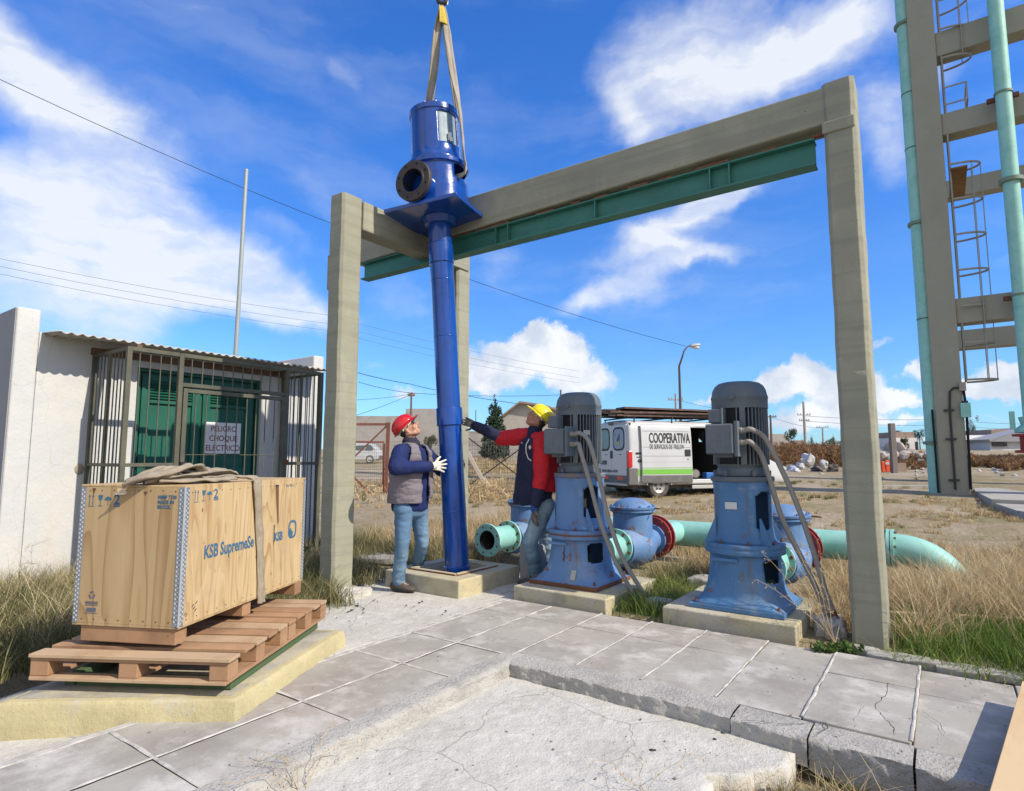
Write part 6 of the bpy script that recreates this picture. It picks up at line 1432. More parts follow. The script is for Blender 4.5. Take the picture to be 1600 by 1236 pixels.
pr, px_ = tpipe('mint green pipe standing against the left side of the tower column', 1451, 0, 765, TY+.35, .235, [(45, 1400), (352, 1425), (692, 1455)])
for row, px in ((150, 1415), (235, 1420), (500, 1435)):
    z = onY(px, row, TY+.35).z; mb = MB(); mb.lathe([(.236, -.015), (.245, -.015), (.245, .015), (.236, .015)], (px_, TY+.35, z), (0, 0, 1), 28); mb.build('weld_band', mat('dark_band', (.05, .09, .08), .6), pr, 40)
y2 = TY-.45; pa, pb = onY(1541, 2, y2), onY(1569, 2, y2); r2 = (pb.x-pa.x)/2*.97; cx2 = (pa.x+pb.x)/2
rp = thing('down_pipe', 'mint green pipe in front of the tower beams, with a red valve low down', 'pipe', (cx2, y2, T(cx2, y2)), 0, 'mint pipes on the tower')
mb = MB(); mb.tube([(cx2, y2, T(cx2, y2)-.3), (cx2, y2, ZT)], r2, 32); mb.build('pipe', mint, rp, 60)
for row, px in ((148, 1560), (284, 1572), (462, 1585)):
    z = onY(px, row, y2).z; mb = MB(); mb.lathe([(r2, -.03), (r2+.03, -.03), (r2+.03, .03), (r2, .03)] if row != 284 else [(r2, -.06), (r2+.09, -.055), (r2+.09, .055), (r2, .06)], (cx2, y2, z), (0, 0, 1), 28); mb.build('band', mat('pipe_band_green', (0, 0, 0)), rp, 40)
    if row != 284: mb = MB(); mb.box((cx2, y2+.28, z), (r2*2+.35, .12, .12)); mb.build('bracket', rust, rp, 0)
zv = onY(1600, 692, y2).z; mb = MB(); mb.lathe([(.2, -.28), (.42, -.27), (.42, -.2), (.3, -.19), (.3, .17), (.46, .18), (.46, .24), (.2, .25)], (cx2, y2, zv), (0, 0, 1), 24); mb.build('valve', redm, rp, 40)
mb = MB(); mb.lathe([(.2, .27), (.40, .28), (.40, .36), (.25, .5), (.3, .7), (.2, .72)], (cx2, y2, zv), (0, 0, 1), 24); mb.box((cx2-.42, y2, zv+.62), (.12, .08, .5)); mb.build('valve_body', mint, rp, 40)
ladm = mat('galvanised_ladder', (.30, .29, .26), .6, .3, layers=[('n', (.30, .22, .12), 5, .5, .7, .7)])
la = thing('caged_ladder', 'galvanised steel ladder with round safety cage climbing beside the tower column', 'ladder', (TX1+.2, TY+.3, 2))
LX = TX1+.12; LY0, LY1 = TY+.12, TY+.55
def zr(px, row): return onY(px, row, TY+.3).z
zb = zr(1515, 595)
for y in (LY0, LY1): mb = MB(); mb.tube([(LX, y, zb+.0), (LX, y, ZT)], .03, 8); mb.build('rail', ladm, la, 60)
rg = MB()
z = zb
while z < 14: rg.tube([(LX, LY0, z), (LX, LY1, z)], .013, 6); z += .3
rg.build('rungs', ladm, la, 60)
def cage_sec(za, zb_, nh):
    for k in range(nh):
        z = za+(zb_-za)*k/(nh-1); pts = [(LX+.02+.72*math.sin(a)*1.0, (LY0+LY1)/2-.40*math.cos(a), z) for a in [math.pi*j/14 for j in range(15)]]
        mb_ = MB(); mb_.tube(pts, .032, 6); mb_.build('hoop', ladm, la, 60)
    for a in (.25, .5, .75): 
        t_ = math.pi*a; p = (LX+.02+.72*math.sin(t_), (LY0+LY1)/2-.40*math.cos(t_)); mb_ = MB(); mb_.bar((*p, za), (*p, zb_), .10, .02, (1, 0, 0)); mb_.build('cage_strip', ladm, la, 0)
cage_sec(zb, zr(1495, 262), 7); cage_sec(zr(1490, 95), 16.5, 4)
zp = zr(1490, 270); mb = MB(); mb.span((LX, TY+.0, zp), (LX+.42, TY+2.6, zp+.05)); mb.build('platform', mat('rusty_plate', (.22, .12, .045), .8, layers=[('n', (.12, .06, .03), 3, .45, .7, .8)]), la, 0)
zq = zr(1480, 170); mb = MB()
for a, b in (((LX, TY, zq), (LX+.55, TY, zq)), ((LX, TY, zq+.55), (LX+.55, TY, zq+.55)), ((LX+.55, TY, zq), (LX+.55, TY, zq+.55)), ((LX+.55, TY, zq+.55), (LX+.55, TY+1, zq+.55)), ((LX+.55, TY, zq), (LX+.55, TY+1, zq)), ((LX+.55, TY+1, zq), (LX+.55, TY+1, zq+.55))): mb.tube([a, b], .025, 6)
mb.build('guard_rail', ladm, la, 60)
# cables and conduits on the tower column
def colpt(px, row): p = onY(px, row, TY-.04); return p
mb = MB(); mb.tube([colpt(1503, 606), colpt(1490, 606), colpt(1484, 612), colpt(1484, 640), colpt(1493, 765)], .028, 8); cdt = mb.build('wall_conduit', dark_metal, None, 60); tag(cdt, 'thin dark conduit with brackets on the front of the tower column', 'conduit')
for px, row in ((1482.5, 641), (1486, 686), (1491, 750)): mb = MB(); mb.box(colpt(px, row), (.26, .07, .05)); mb.build('bracket', dark_metal, cdt, 0)
mb = MB(); mb.tube([onY(1456.5, 640, TY-.03), onY(1466.5, 770, TY-.03)], .03, 8); tag(mb.build('black_cable', black_m, None, 60), 'black cable along the left edge of the tower column base', 'cable')
mb = MB(); mb.tube([onY(1504, 600, TY-.03), onY(1510, 640, TY-.03), onY(1517, 765, TY-.03)], .035, 8); tag(mb.build('black_cable', black_m, None, 60), 'black cable along the right edge of the tower column below the small box', 'cable')
jb = thing('junction_box', 'small blue green box mounted on the right edge of the tower column', 'box', onY(1509, 640, TY)); mb = MB(); mb.box(onY(1509, 641, TY-.05), (.24, .2, .42)); mb.build('box', mint, jb, 0, .01); mb = MB(); mb.box(onY(1508, 629, TY-.05), (.14, .12, .1)); mb.build('cap', dark_metal, jb, 0); mb = MB(); mb.box(onY(1504, 604, TY-.05), (.16, .14, .25)); mb.build('upper_box', ladm, jb, 0)
# paths near the tower
def path(name, pts, m):
    P3 = [on(a, b, w) for a, b, w in pts]; zz = max(p.z for p in P3)+.05; mb_ = MB(); vs = [(p.x, p.y, zz) for p in P3]+[(p.x, p.y, zz-.25) for p in P3]; n = len(vs)//2
    mb_.add(vs, [tuple(range(n))]+[(i, i+n, (i+1) % n+n, (i+1) % n) for i in range(n)]); o_ = mb_.build(name, m, None, 0); fix_normals(o_); return struct(o_)
path('concrete_path', [(1522, 766, 19.5), (1560, 766, 19.5), (1640, 790, 15.6), (1640, 800, 13.5), (1550, 790, 14.2), (1525, 779, 17.5)], concrete)
path('concrete_path', [(1535, 783, 15.6), (1640, 806, 13.1), (1660, 845, 10.8), (1590, 815, 12.2)], concrete)
path('concrete_path', [(1375, 762, 20.4), (1470, 762, 20.4), (1470, 765, 19.9), (1375, 765, 19.9)], concrete)

# ------------------------------------------------------------------ background beyond the yard
def leaf_cloud(name, blobs, n, size, m, parent=None, droop=0.0, seed=1, asp=.45):
    """leaf clumps scattered through ellipsoids (c, (rx,ry,rz)), denser near the surface, with gaps"""
    g_ = np.random.default_rng(seed); vol = np.array([b[1][0]*b[1][1]*b[1][2] for b in blobs])**.8; pick = g_.choice(len(blobs), n, p=vol/vol.sum())
    C_ = np.array([tuple(b[0]) for b in blobs])[pick]; R3 = np.array([b[1] for b in blobs])[pick]
    d = g_.normal(size=(n, 3)); d /= np.linalg.norm(d, axis=1)[:, None]; rad = g_.uniform(.25, 1, n)**.55
    c = C_+d*R3*rad[:, None]
    a = g_.normal(size=(n, 3)); a[:, 2] -= droop; a /= np.linalg.norm(a, axis=1)[:, None]; b = np.cross(a, g_.normal(size=(n, 3))); b /= np.linalg.norm(b, axis=1)[:, None]
    s = size*g_.uniform(.5, 1.4, n)[:, None]; v = np.stack([c-a*s, c+b*s*asp, c+a*s, c-b*s*asp], 1).reshape(-1, 3)
    me = bpy.data.meshes.new(name); me.vertices.add(4*n); me.vertices.foreach_set('co', v.ravel()); me.loops.add(4*n); me.loops.foreach_set('vertex_index', np.arange(4*n)); me.polygons.add(n); me.polygons.foreach_set('loop_start', np.arange(0, 4*n, 4)); me.polygons.foreach_set('loop_total', np.full(n, 4)); me.update()
    at_ = me.attributes.new('tone', 'FLOAT', 'POINT'); t_ = np.repeat(np.clip(g_.normal(.5, .2, n)+.25*np.array([mnoise.noise(Vector(p)*1.2) for p in c]), 0, 1), 4); at_.data.foreach_set('value', t_.astype(np.float32))
    if parent is not None: me.transform(chain(parent).inverted())
    me.materials.append(m); o = bpy.data.objects.new(name, me); col.objects.link(o); o.parent = parent; return o
conifer_m = blade_mat('conifer_needles', [(0, (.022, .040, .022)), (.5, (.045, .075, .04)), (1, (.09, .12, .06))])
bush_m = blade_mat('grey_green_leaves', [(0, (.05, .06, .03)), (.5, (.10, .11, .055)), (1, (.18, .18, .09))])
brown_m = blade_mat('brown_brush', [(0, (.10, .05, .025)), (.5, (.22, .125, .06)), (1, (.34, .22, .12))])
bark = mat('bark', (.12, .09, .065), .9, bump=[(20, .6, .02)])
block_m = mat('grey_block_wall', (.40, .37, .335), .95, layers=[('n', (.30, .28, .25), 1, .4, .7, .7)], bump=[(6, .5, .03)])
slab_m = mat('raw_concrete_far', (.34, .32, .30), .9, layers=[('n', (.24, .22, .20), 1.5, .45, .7, .7)])
brick_m = mat('brown_block_wall', (.26, .20, .165), .95, layers=[('n', (.20, .14, .11), 2, .4, .7, .8)], bump=[(6, .5, .03)])
darkwin = mat('dark_window', (.03, .03, .035), .3)
rotR = Matrix((RT, WH, Z)).transposed()
def wbox(mb_, px0, px1, r0, r1, w, dep):      # box facing the yard : columns px0..px1, rows r0(top)..r1(bottom) at distance w
    a = at(px0, r1, w); b = at(px1, r1, w); t_ = at((px0+px1)/2, r0, w); z0 = min(a.z, T(a.x, a.y)-.3) if dep > .3 else a.z; zt_ = t_.z
    c = (a+b)/2; c.z = (z0+zt_)/2; c = c+WH*dep/2; mb_.box(c, ((b-a).length, dep, zt_-z0), rotR); return c
def bld(label, parts, cat='building', name='building'):
    r = None
    for nm, args, m_ in parts:
        mb_ = MB(); c = wbox(mb_, *args)
        if r is None: r = thing(name, label, cat, c)
        mb_.build(nm, m_, r, 0)
    return r
un = bld('unfinished flat roofed concrete building behind the red gate frame', [('wall', (560, 592, 672, 722, 50, 4), block_m), ('upper_wall', (568, 652, 655, 690, 50.3, 5), brick_m), ('roof_slab', (548, 690, 650, 655, 49, 7), slab_m), ('floor_slab', (548, 690, 688, 692, 49, 6), slab_m), ('pillar', (601, 606, 655, 688, 49, .5), slab_m), ('pillar', (630, 634, 652, 724, 49, .5), slab_m), ('opening', (574, 628, 660, 687, 50.1, .2), darkwin), ('wall', (590, 690, 692, 722, 50, 4), block_m), ('opening', (660, 672, 696, 715, 49.9, .12), darkwin)])
bld('tall windowless pale block building just left of the blue pump pipe', [('wall', (636, 700, 640, 722, 58, 10), block_m), ('roof_edge', (634, 702, 638.5, 641, 57.5, 11), slab_m)])
hs = bld('low white block house with a dark door behind the wire fence', [('wall', (722, 815, 676, 727, 44, 6), mat('white_block_wall', (.56, .54, .51), .95, layers=[('n', (.42, .39, .35), 1, .42, .7, .7)], bump=[(6, .5, .03)])), ('lower_wall', (722, 835, 712, 729, 43, .25), brick_m), ('door', (744, 756, 689, 715, 43.9, .12), darkwin), ('roof_edge', (720, 817, 673.5, 677, 43.6, 7), slab_m), ('annex', (791, 850, 690, 727, 42, 5), slab_m)])
mb = MB(); A_ = [at(788, 722, 55), at(908, 722, 55)]
gb = thing('gabled_warehouse', 'grey gabled block warehouse behind the man in the yellow hat', 'building', A_[0])
ptx = [at(785, 727, 55), at(785, 651, 55), at(812, 629, 55), at(850, 634, 55), at(905, 652, 55), at(905, 727, 55)]
mb.loft([ptx, [p+WH*12 for p in ptx]]); fix_normals(mb.build('wall', block_m, gb, 0))
mb = MB(); e_ = [at(783, 649, 54.5), at(812, 626.5, 54.5), at(850, 632, 54.5), at(907, 650, 54.5)]; e2_ = [p-Z*.18 for p in e_]
mb.loft([e_+e2_[::-1], [p+WH*13 for p in e_+e2_[::-1]]]); fix_normals(mb.build('roof', brick_m, gb, 0))
# houses on the right
wm = mat('pale_house_wall', (.46, .48, .52), .9, layers=[('n', (.36, .36, .38), 1, .45, .7, .6)])
bld('low house with turquoise front and white canopy left of the pale blue house', [('wall', (1508, 1546, 684, 708, 95, 8), mat('turquoise_wall', (.12, .25, .30), .8)), ('canopy', (1500, 1545, 680, 687, 92, 3), mat('white_roof_sheet', (.7, .7, .7), .6)), ('pillar', (1531, 1534, 687, 708, 91.8, .4), wm), ('shed', (1500, 1524, 684, 708, 94, 1), brick_m)])
hb = bld('pale blue grey house with one wide dark window at the right edge', [('wall', (1548, 1640, 686, 708, 88, 9), wm), ('window', (1552, 1574, 691, 697.5, 87.8, .15), darkwin), ('upper_block', (1550, 1586, 671, 688, 92, 8), brick_m)])
mb = MB(); rp_ = [at(1545, 686.5, 87.5), at(1600, 673, 87.5), at(1640, 665, 87.5), at(1640, 690, 87.5), at(1548, 690, 87.5)]
mb.loft([rp_, [p+WH*9.5 for p in rp_]]); fix_normals(mb.build('roof', mat('grey_house_roof', (.26, .27, .30), .9), hb, 0))
bld('brown flat topped house with white lower wall behind the lone concrete post', [('wall', (1398, 1434, 684, 712, 98, 8), mat('white_far_wall', (.58, .56, .56), .9)), ('upper_block', (1398, 1429, 675, 687, 99, 7), brick_m), ('tank', (1405, 1409, 672.5, 675.2, 99.5, 1), slab_m), ('pillar', (1434, 1436, 690, 712, 97, .5), darkwin)])
bld('low far house seen left of the lone concrete post', [('wall', (1372, 1392, 681, 708, 110, 8), slab_m), ('roof', (1370, 1394, 679, 682, 109, 10), brick_m)])
bld('long low brown shed on the horizon right of the van', [('wall', (1196, 1232, 680, 704, 120, 10), brick_m), ('roof', (1194, 1234, 678, 681, 119, 12), slab_m)])
bld('small far white house between the shrubs on the horizon', [('wall', (1243, 1258, 690, 704, 130, 8), mat('white_far_wall', (0, 0, 0))), ('roof', (1242, 1259, 688, 690.5, 129, 10), brick_m)])
# trees
def tree(label, px, r_top, r_bot, w, kind, wid, m, seed, n=2500, group=None):
    g0 = on(px, r_bot, w); h = (at(px, r_top, w).z-g0.z); rt = thing('tree', label, 'tree', g0, 0, group)
    rr = wid*w/F/2
    if kind == 'cone':
        bl = []; k = 11
        for i in range(k):
            f_ = i/(k-1); zz = h*(.16+.80*f_); q = rr*(1-f_)**.8+.05
            for j in range(4 if f_ < .8 else 1):
                a = seed+i*1.9+j*1.6+random.random(); o_ = q*.55*(f_ < .8); bl.append((g0+Vector((math.cos(a)*o_, math.sin(a)*o_, zz+random.uniform(-.1, .1)*h*.2)), (q*.62, q*.62, h*.075)))
        cr = leaf_cloud('crown', bl, n, max(.05, .022*h), m, rt, .3, seed)
    elif kind == 'tall':
        bl = [(g0+Vector((random.uniform(-.5, .5)*rr, random.uniform(-.5, .5)*rr, h*(.2+.75*i/8))), (rr*(.55-.04*i), rr*(.55-.04*i), h*.12)) for i in range(9)]; cr = leaf_cloud('crown', bl, n, max(.05, .02*h), m, rt, -.6, seed)
    else:
        bl = [(g0+Vector((random.uniform(-.6, .6)*rr, random.uniform(-.6, .6)*rr, h*random.uniform(.45, .85))), (rr*random.uniform(.3, .5),)*2+(h*random.uniform(.12, .22),)) for i in range(9)]; cr = leaf_cloud('crown', bl, n, max(.06, .03*h), m, rt, 0, seed)
    mb_ = MB(); pts = [g0-Z*.2+Vector((.02*h*mnoise.noise(Vector((k, seed, 0))), 0, 0))+Z*(h*.85*k/5) for k in range(6)]; mb_.tube(pts, [.028*h*(1-.16*k)+.01 for k in range(6)], 8)
    for k in range(6):
        b0 = pts[2+k % 3]; a = seed+k*1.3; mb_.tube([b0, b0+Vector((math.cos(a)*rr*.4, math.sin(a)*rr*.4, h*.12))], [.012*h, .004*h], 5)
    mb_.build('trunk', bark, rt, 60); return rt
random.seed(21)
tree('dark pointed conifer standing between the pump pipe and the man in yellow hat', 773, 608, 724, 40, 'cone', 42, conifer_m, 4, 5200)
g0 = on(772, 735, 36)
bt = thing('tree', 'round clipped grey green tree on two stakes below the pointed conifer', 'tree', g0); zc = at(772, 703, 36).z
leaf_cloud('crown', [(Vector((at(772+dx_, 703, 36).x, at(772+dx_, 703, 36).y, zc+dz_)), (.45, .45, .42)) for dx_, dz_ in ((-8, 0), (8, 0), (0, .2), (0, -.15), (-5, .25), (6, .2))], 2600, .09, blade_mat('grey_conifer', [(0, (.04, .05, .035)), (.5, (.09, .105, .07)), (1, (.15, .16, .11))]), bt, 0, 6)
mb = MB()
for dx_ in (-6, 6): p = at(772+dx_, 715, 36); mb.tube([(p.x, p.y, g0.z-.1), (p.x, p.y, zc)], .05, 6)
mb.build('trunk', bark, bt, 60)
tree('small yellow green bush tree right behind the man in red hat', 668, 679, 722, 46, 'round', 30, bush_m, 9, 1500)
for (px, a, b, w, kd, wd, lb) in ((1237, 667, 704, 95, 'round', 22, 'dark round tree on the horizon beside the utility poles'), (1269, 678, 704, 110, 'cone', 8, 'thin dark conifer on the horizon right of the tall pole'), (1303, 677, 704, 115, 'cone', 8, 'thin dark conifer on the horizon near the tall right post'),
                                  (1296, 682, 706, 110, 'round', 18, 'low dark bushy tree just left of the thin conifer by the post'), (1438, 671, 704, 100, 'round', 26, 'dark round tree partly behind the left tower pipe'), (1523, 652, 690, 100, 'tall', 24, 'tall group of dark pointed cypress behind the turquoise house'),
                                  (1415, 682, 700, 60, 'round', 14, 'small grey shrub tree above the rubble heap'), (1210, 690, 704, 120, 'round', 20, 'low brown green shrub on the horizon by the long shed'), (1318, 686, 706, 90, 'round', 22, 'low brown scrub tree touching the left of the tall post')):
    tree(lb, px, a, b, w, kd, wd, conifer_m if kd != 'round' or px == 1438 or px == 1237 else bush_m, px, 1100)
# poles and lamps
wood_p = mat('old_pole_wood', (.16, .10, .075), .9)
def upole(label, px, rt_, rb_, w, arms=(), r=.12, m=wood_p, name='utility_pole', cat='pole'):
    g0 = on(px, rb_, w); t_ = at(px, rt_, w); r0 = thing(name, label, cat, g0)
    mb_ = MB(); mb_.tube([g0-Z*.4, Vector((g0.x, g0.y, t_.z))], [r*1.2, r*.8], 8); mb_.build('pole', m, r0, 60)
    for row, hw in arms:
        c = Vector((g0.x, g0.y, at(px, row, w).z)); mb_ = MB(); mb_.bar(c-RT*hw, c+RT*hw, .12, .12)
        mb_.build('crossarm', m, r0, 0)
        for s in (-.9, -.5, .5, .9): mb_ = MB(); mb_.lathe([(.05, 0), (.07, .1), (.03, .2)], c+RT*(hw*s)+Z*.06, (0, 0, 1), 6); mb_.build('insulator', slab_m, r0, 0)
    return r0
upole('brown wooden pole rising behind the tall block building', 641, 612, 722, 52, ((617, .3),), .10)
upole('thin wooden pole just left of the middle standing pump motor', 877, 608, 720, 60, (), .10)
upole('thin pole with tiny crossarm between the conifer and the warehouse', 743, 640, 720, 60, (), .05)
upole('grey cross shaped utility pole beside the street lamp above the van', 1058, 614, 705, 60, ((624, .75),), .13, slab_m)
upole('wooden utility pole with a crossarm just right of the right pump motor', 1206, 648, 702, 70, ((651, .7),), .14)
upole('tallest grey utility pole with side insulators on the horizon', 1259, 627, 704, 80, ((648, .9), (657, .7)), .17, slab_m)
upole('short utility pole with a wide crossarm near the tall right post', 1287, 668, 704, 90, ((668, .9),), .13, slab_m)
upole('short thick concrete post stub just right of the right pump motor', 1201, 666, 715, 40, (), .13, slab_m, 'concrete_post', 'post')
lp0 = on(1065, 705, 38); lt0 = at(1065, 570, 38)
lamp = thing('street_lamp', 'tall curved street lamp rising behind the van', 'street lamp', lp0)
pts = [lp0-Z*.3, Vector((lp0.x, lp0.y, lt0.z))]+[at(px, py, 38) for px, py in ((1066, 558), (1069, 548), (1074, 542), (1080, 539))]
mb = MB(); mb.tube(pts, [.11, .07, .055, .05, .045, .04], 10); mb.build('pole', mat('grey_lamp_pole', (.16, .13, .15), .5, .3), lamp, 60)
mb = MB(); mb.ell(at(1086, 540, 38), (.36, .16, .12), rotR @ Matrix.Rotation(R_(-12), 3, 'Y'), 16, 10); mb.build('lamp_head', mat('lamp_shell', (.45, .45, .44), .4), lamp, 60)
mb = MB(); mb.ell(at(1087, 543, 38), (.24, .12, .10), rotR, 16, 10); mb.build('lamp_glass', mat('lamp_glass', (.6, .6, .6), .2), lamp, 60)

# lone concrete post, orange barrier, small wall
cpst = on(1398, 744, 30); mb = MB(); q = at(1394, 661, 30); mb.box((cpst.x, cpst.y, (cpst.z+q.z)/2-.2), (.26, .22, q.z-cpst.z+.4), rotR); tag(mb.build('concrete_post', mat('brown_grey_post', (.17, .15, .14), .9, bump=[(10, .5, .01)]), None, 0, .02), 'lone square concrete post standing between the gantry post and the tower', 'post')
ob = on(1385, 744, 31); br = thing('orange_barrier', 'small orange plastic barrier standing left of the lone concrete post', 'barrier', ob)
orm = mat('orange_plastic', (.62, .07, .02), .5)
for k, (u, wd, h) in enumerate(((-.15, .16, .55), (.08, .2, .6), (.25, .07, .5))): mb = MB(); mb.box(ob+RT*u+Z*(h/2-.02), (wd, .1, h), rotR); mb.build('panel', orm, br, 0, .03)
mb = MB(); mb.box(ob+RT*.05-WH*.06+Z*.42, (.2, .02, .12), rotR); mb.build('white_patch', vanp, br, 0)
wl = on(1408, 743, 31.5); mb = MB(); mb.box(wl+Z*.2, (.55, .12, .45), rotR); tag(mb.build('low_panel', brick_m, None, 0, .02), 'low brown panel standing right of the lone concrete post', 'panel')
# rubble heap and rubbish
def rock(name, label, c, r, m, group, parent=None, seed=0, sq=.75, rough=.35, cat='rock'):
    mb_ = MB(); mb_.ell((0, 0, 0), (r, r*random.uniform(.7, 1), r*sq), None, 14, 9); me = mb_.mesh(name)
    for v in me.vertices: q = v.co/r; v.co *= 1+rough*mnoise.noise(q*1.6+Vector((seed, 0, 0)))+rough*.5*mnoise.noise(q*4+Vector((seed, 3, 0)))
    o_ = link(me, name, m, parent, 25); o_.location = Vector(c)-Z*r*.25; o_.rotation_euler = (random.random(), random.random(), random.random()*6)
    return tag(o_, label, cat, group) if label else o_
rub = mat('rubble', (.40, .36, .33), .95, layers=[('n', (.24, .21, .19), 2, .4, .7, .8)], bump=[(8, .6, .05)])
mb = MB(); random.seed(8)
hp = on(1400, 728, 40)
for k in range(90):
    px = random.uniform(1366, 1446); top_ = 698+abs(px-1402)*.45; row = random.uniform(top_, 728); w = 42+random.uniform(-2, 3)
    c = at(px, row, w); mb.ell(c, (random.uniform(.2, .7),)*2+(random.uniform(.15, .5),), Matrix.Rotation(random.random()*3, 3, 'X'), 7, 5)
rh = mb.build('rubble_heap', rub, None, 25); tag(rh, kind='stuff'); rh['label'] = 'heap of pale rubble behind the lone concrete post'; rh['category'] = 'rubble heap'
wbag = mat('white_plastic_rubbish', (.48, .49, .52), .5, layers=[('n', (.30, .29, .28), 5, .45, .65, .8)], bump=[(12, .8, .04)]); bbag = mat('blue_grey_rubbish', (.25, .32, .48), .6, bump=[(12, .8, .04)]); dbag = mat('dark_rubbish', (.06, .05, .05), .7, bump=[(12, .8, .04)])
for px, row, w, s, m_, lb in ((1262, 716, 33, .40, wbag, 'largest white plastic sack standing upright in the rubbish line'), (1250, 728, 32.5, .26, wbag, 'white sack lying against the left of the largest sack'), (1236, 732, 32, .22, bbag, 'blue grey sack in the rubbish left of the white ones'), (1222, 731, 31.5, .18, wbag, 'pale sack at the left end of the rubbish line'),
                              (1287, 724, 31, .22, wbag, 'pointed white sack right of the largest sack'), (1283, 742, 29, .18, wbag, 'flat white sheet of rubbish nearest the camera'), (1300, 732, 31, .30, dbag, 'dark sack at the right end of the rubbish line'), (1274, 734, 31.5, .3, dbag, 'dark lump between the white sacks'), (1243, 736, 31, .22, wbag, 'small white scrap below the blue grey sack')):
    c = at(px, row, w); rock('rubbish_sack', lb, c, s, m_, 'rubbish line beyond the yard', None, px, .9, .6, 'rubbish sack')
for k in range(14):
    px = random.choice((random.uniform(1425, 1460), random.uniform(1530, 1600))); w = random.uniform(26, 34); c = on(px, 745, w); c.z += .06; rock('litter', None, c, random.uniform(.05, .13), wbag, None, None, k, .5, .6)
lits = [o for o in bpy.data.objects if o.name.startswith('litter')]
for o in lits: tag(o, 'small white scrap of litter in the dry scrub around the tower', 'litter', 'white litter in the scrub')

# ------------------------------------------------------------------ fence, gate, wires
fence_m = mat('brown_fence_steel', (.20, .075, .05), .7, layers=[('n', (.12, .06, .045), 6, .45, .7, .7)]); wire_m = mat('fence_wire', (.12, .12, .12), .6, .3)
FW = 17.6
fg = thing('red_gate_frame', 'rust red steel gate frame with wire mesh, left of the man in red hat', 'gate', on(606, 785, FW))
def fbar(r, nm, p, q, s=.05, m=fence_m, w=FW):
    mb_ = MB(); mb_.bar(at(p[0], p[1], w), at(q[0], q[1], w), s, s, WH); mb_.build(nm, m, r, 0); 
fbar(fg, 'post', (607, 660), (602, 788), .10); fbar(fg, 'post', (600, 693), (597.5, 785), .05); fbar(fg, 'top_rail', (545, 663), (607, 663), .07); fbar(fg, 'mid_rail', (545, 690), (600, 691), .05); fbar(fg, 'brace', (607, 663), (545, 722), .04); fbar(fg, 'brace', (545, 738), (592, 784), .05); fbar(fg, 'rung', (598, 733), (604, 733), .04); fbar(fg, 'rung', (597, 775), (603, 775), .05); fbar(fg, 'top_rail', (545, 663), (545, 785), .05)
def meshwire(r, px0, px1, r0, r1, w, stepx=3.2, stepy=5.2, rad=.004):
    mb_ = MB(); x = px0
    while x <= px1: mb_.tube([at(x, r0, w), at(x-.0*(r1-r0), r1, w)], rad, 3, False); x += stepx
    y = r0
    while y <= r1: mb_.tube([at(px0, y, w), at(px1, y, w)], rad, 3, False); y += stepy
    mb_.build('wire_mesh', wire_m, r, 0)
meshwire(fg, 540, 598, 692, 778, FW)
fr2 = thing('wire_fence', 'wire mesh fence with crossed braces and a leaning pale post behind the men', 'fence', on(790, 785, FW))
fbar(fr2, 'brace', (730, 683), (812, 745), .035, dark_metal); fbar(fr2, 'brace', (728, 762), (812, 702), .035, dark_metal); fbar(fr2, 'bottom_wire', (728, 764), (812, 768), .012, dark_metal); fbar(fr2, 'top_wire', (728, 676), (812, 680), .012, dark_metal)
mb = MB(); mb.bar(at(730, 706, FW), at(764, 768, FW), .12, .10, WH); mb.build('leaning_post', mat('pale_post', (.42, .37, .32), .9), fr2, 0, .01)
mb = MB(); mb.bar(at(820, 670, FW), at(818, 788, FW), .12, .12, WH); mb.build('post', slab_m, fr2, 0, .01); mb = MB(); mb.bar(at(702, 670, FW), at(700, 788, FW), .12, .12, WH); mb.build('post', slab_m, fr2, 0, .01)
meshwire(fr2, 612, 868, 690, 782, FW+.05, 4.2, 6)
def wire(label, pts, r=.012, m=None):
    P3 = [at(*p) for p in pts]; out = []
    for i in range(len(P3)-1):
        for k in range(10): t_ = k/10; out.append(P3[i].lerp(P3[i+1], t_)-Z*(P3[i+1]-P3[i]).length*.012*4*t_*(1-t_))
    out.append(P3[-1]); mb_ = MB(); mb_.tube(out, r, 4); return tag(mb_.build('overhead_wire', m or wire_m, None, 60), label, 'wire', 'overhead wires')
dw = mat('dark_cable', (.03, .03, .035), .7)
wire('thick dark overhead cable slanting from the upper left to the street lamp', [(-30, 110, 22), (515, 348, 30), (735, 437, 33), (1072, 541, 38)], .014, dw)
wire('faint overhead wire, uppermost of three over the white building', [(-20, 400, 40), (510, 492, 55), (905, 580, 80)], .012)
wire('faint overhead wire, middle of three over the white building', [(-20, 412, 40), (510, 505, 55), (905, 590, 80)], .012)
wire('faint overhead wire, lowest of three over the white building', [(-20, 424, 40), (510, 516, 55), (905, 598, 80)], .012)
wire('dark wire passing from the left gantry post over the red hat to the right', [(540, 577, 45), (641, 600, 52), (700, 613, 54), (877, 638, 60)], .025, dw)
wire('wire from the brown pole to the thin pole by the middle motor', [(560, 597, 45), (641, 614, 52), (877, 617, 60)], .02, dw)
wire('thin stay wire running from the brown pole down to the left', [(641, 617, 52), (550, 651, 46)], .018, dw)
wire('thin wire from the brown pole to the left gantry post', [(641, 616, 52), (550, 625, 46)], .015, dw)
wire('distant wire running right from the tallest utility pole behind the tower', [(1259, 650, 80), (1480, 655, 82), (1640, 662, 90)], .025)
wire('second distant wire running right from the tallest utility pole', [(1259, 658, 80), (1480, 664, 82), (1640, 670, 90)], .025)
wire('distant wire between the van and the tallest utility pole', [(1058, 625, 60), (1206, 652, 70), (1287, 669, 90)], .02)

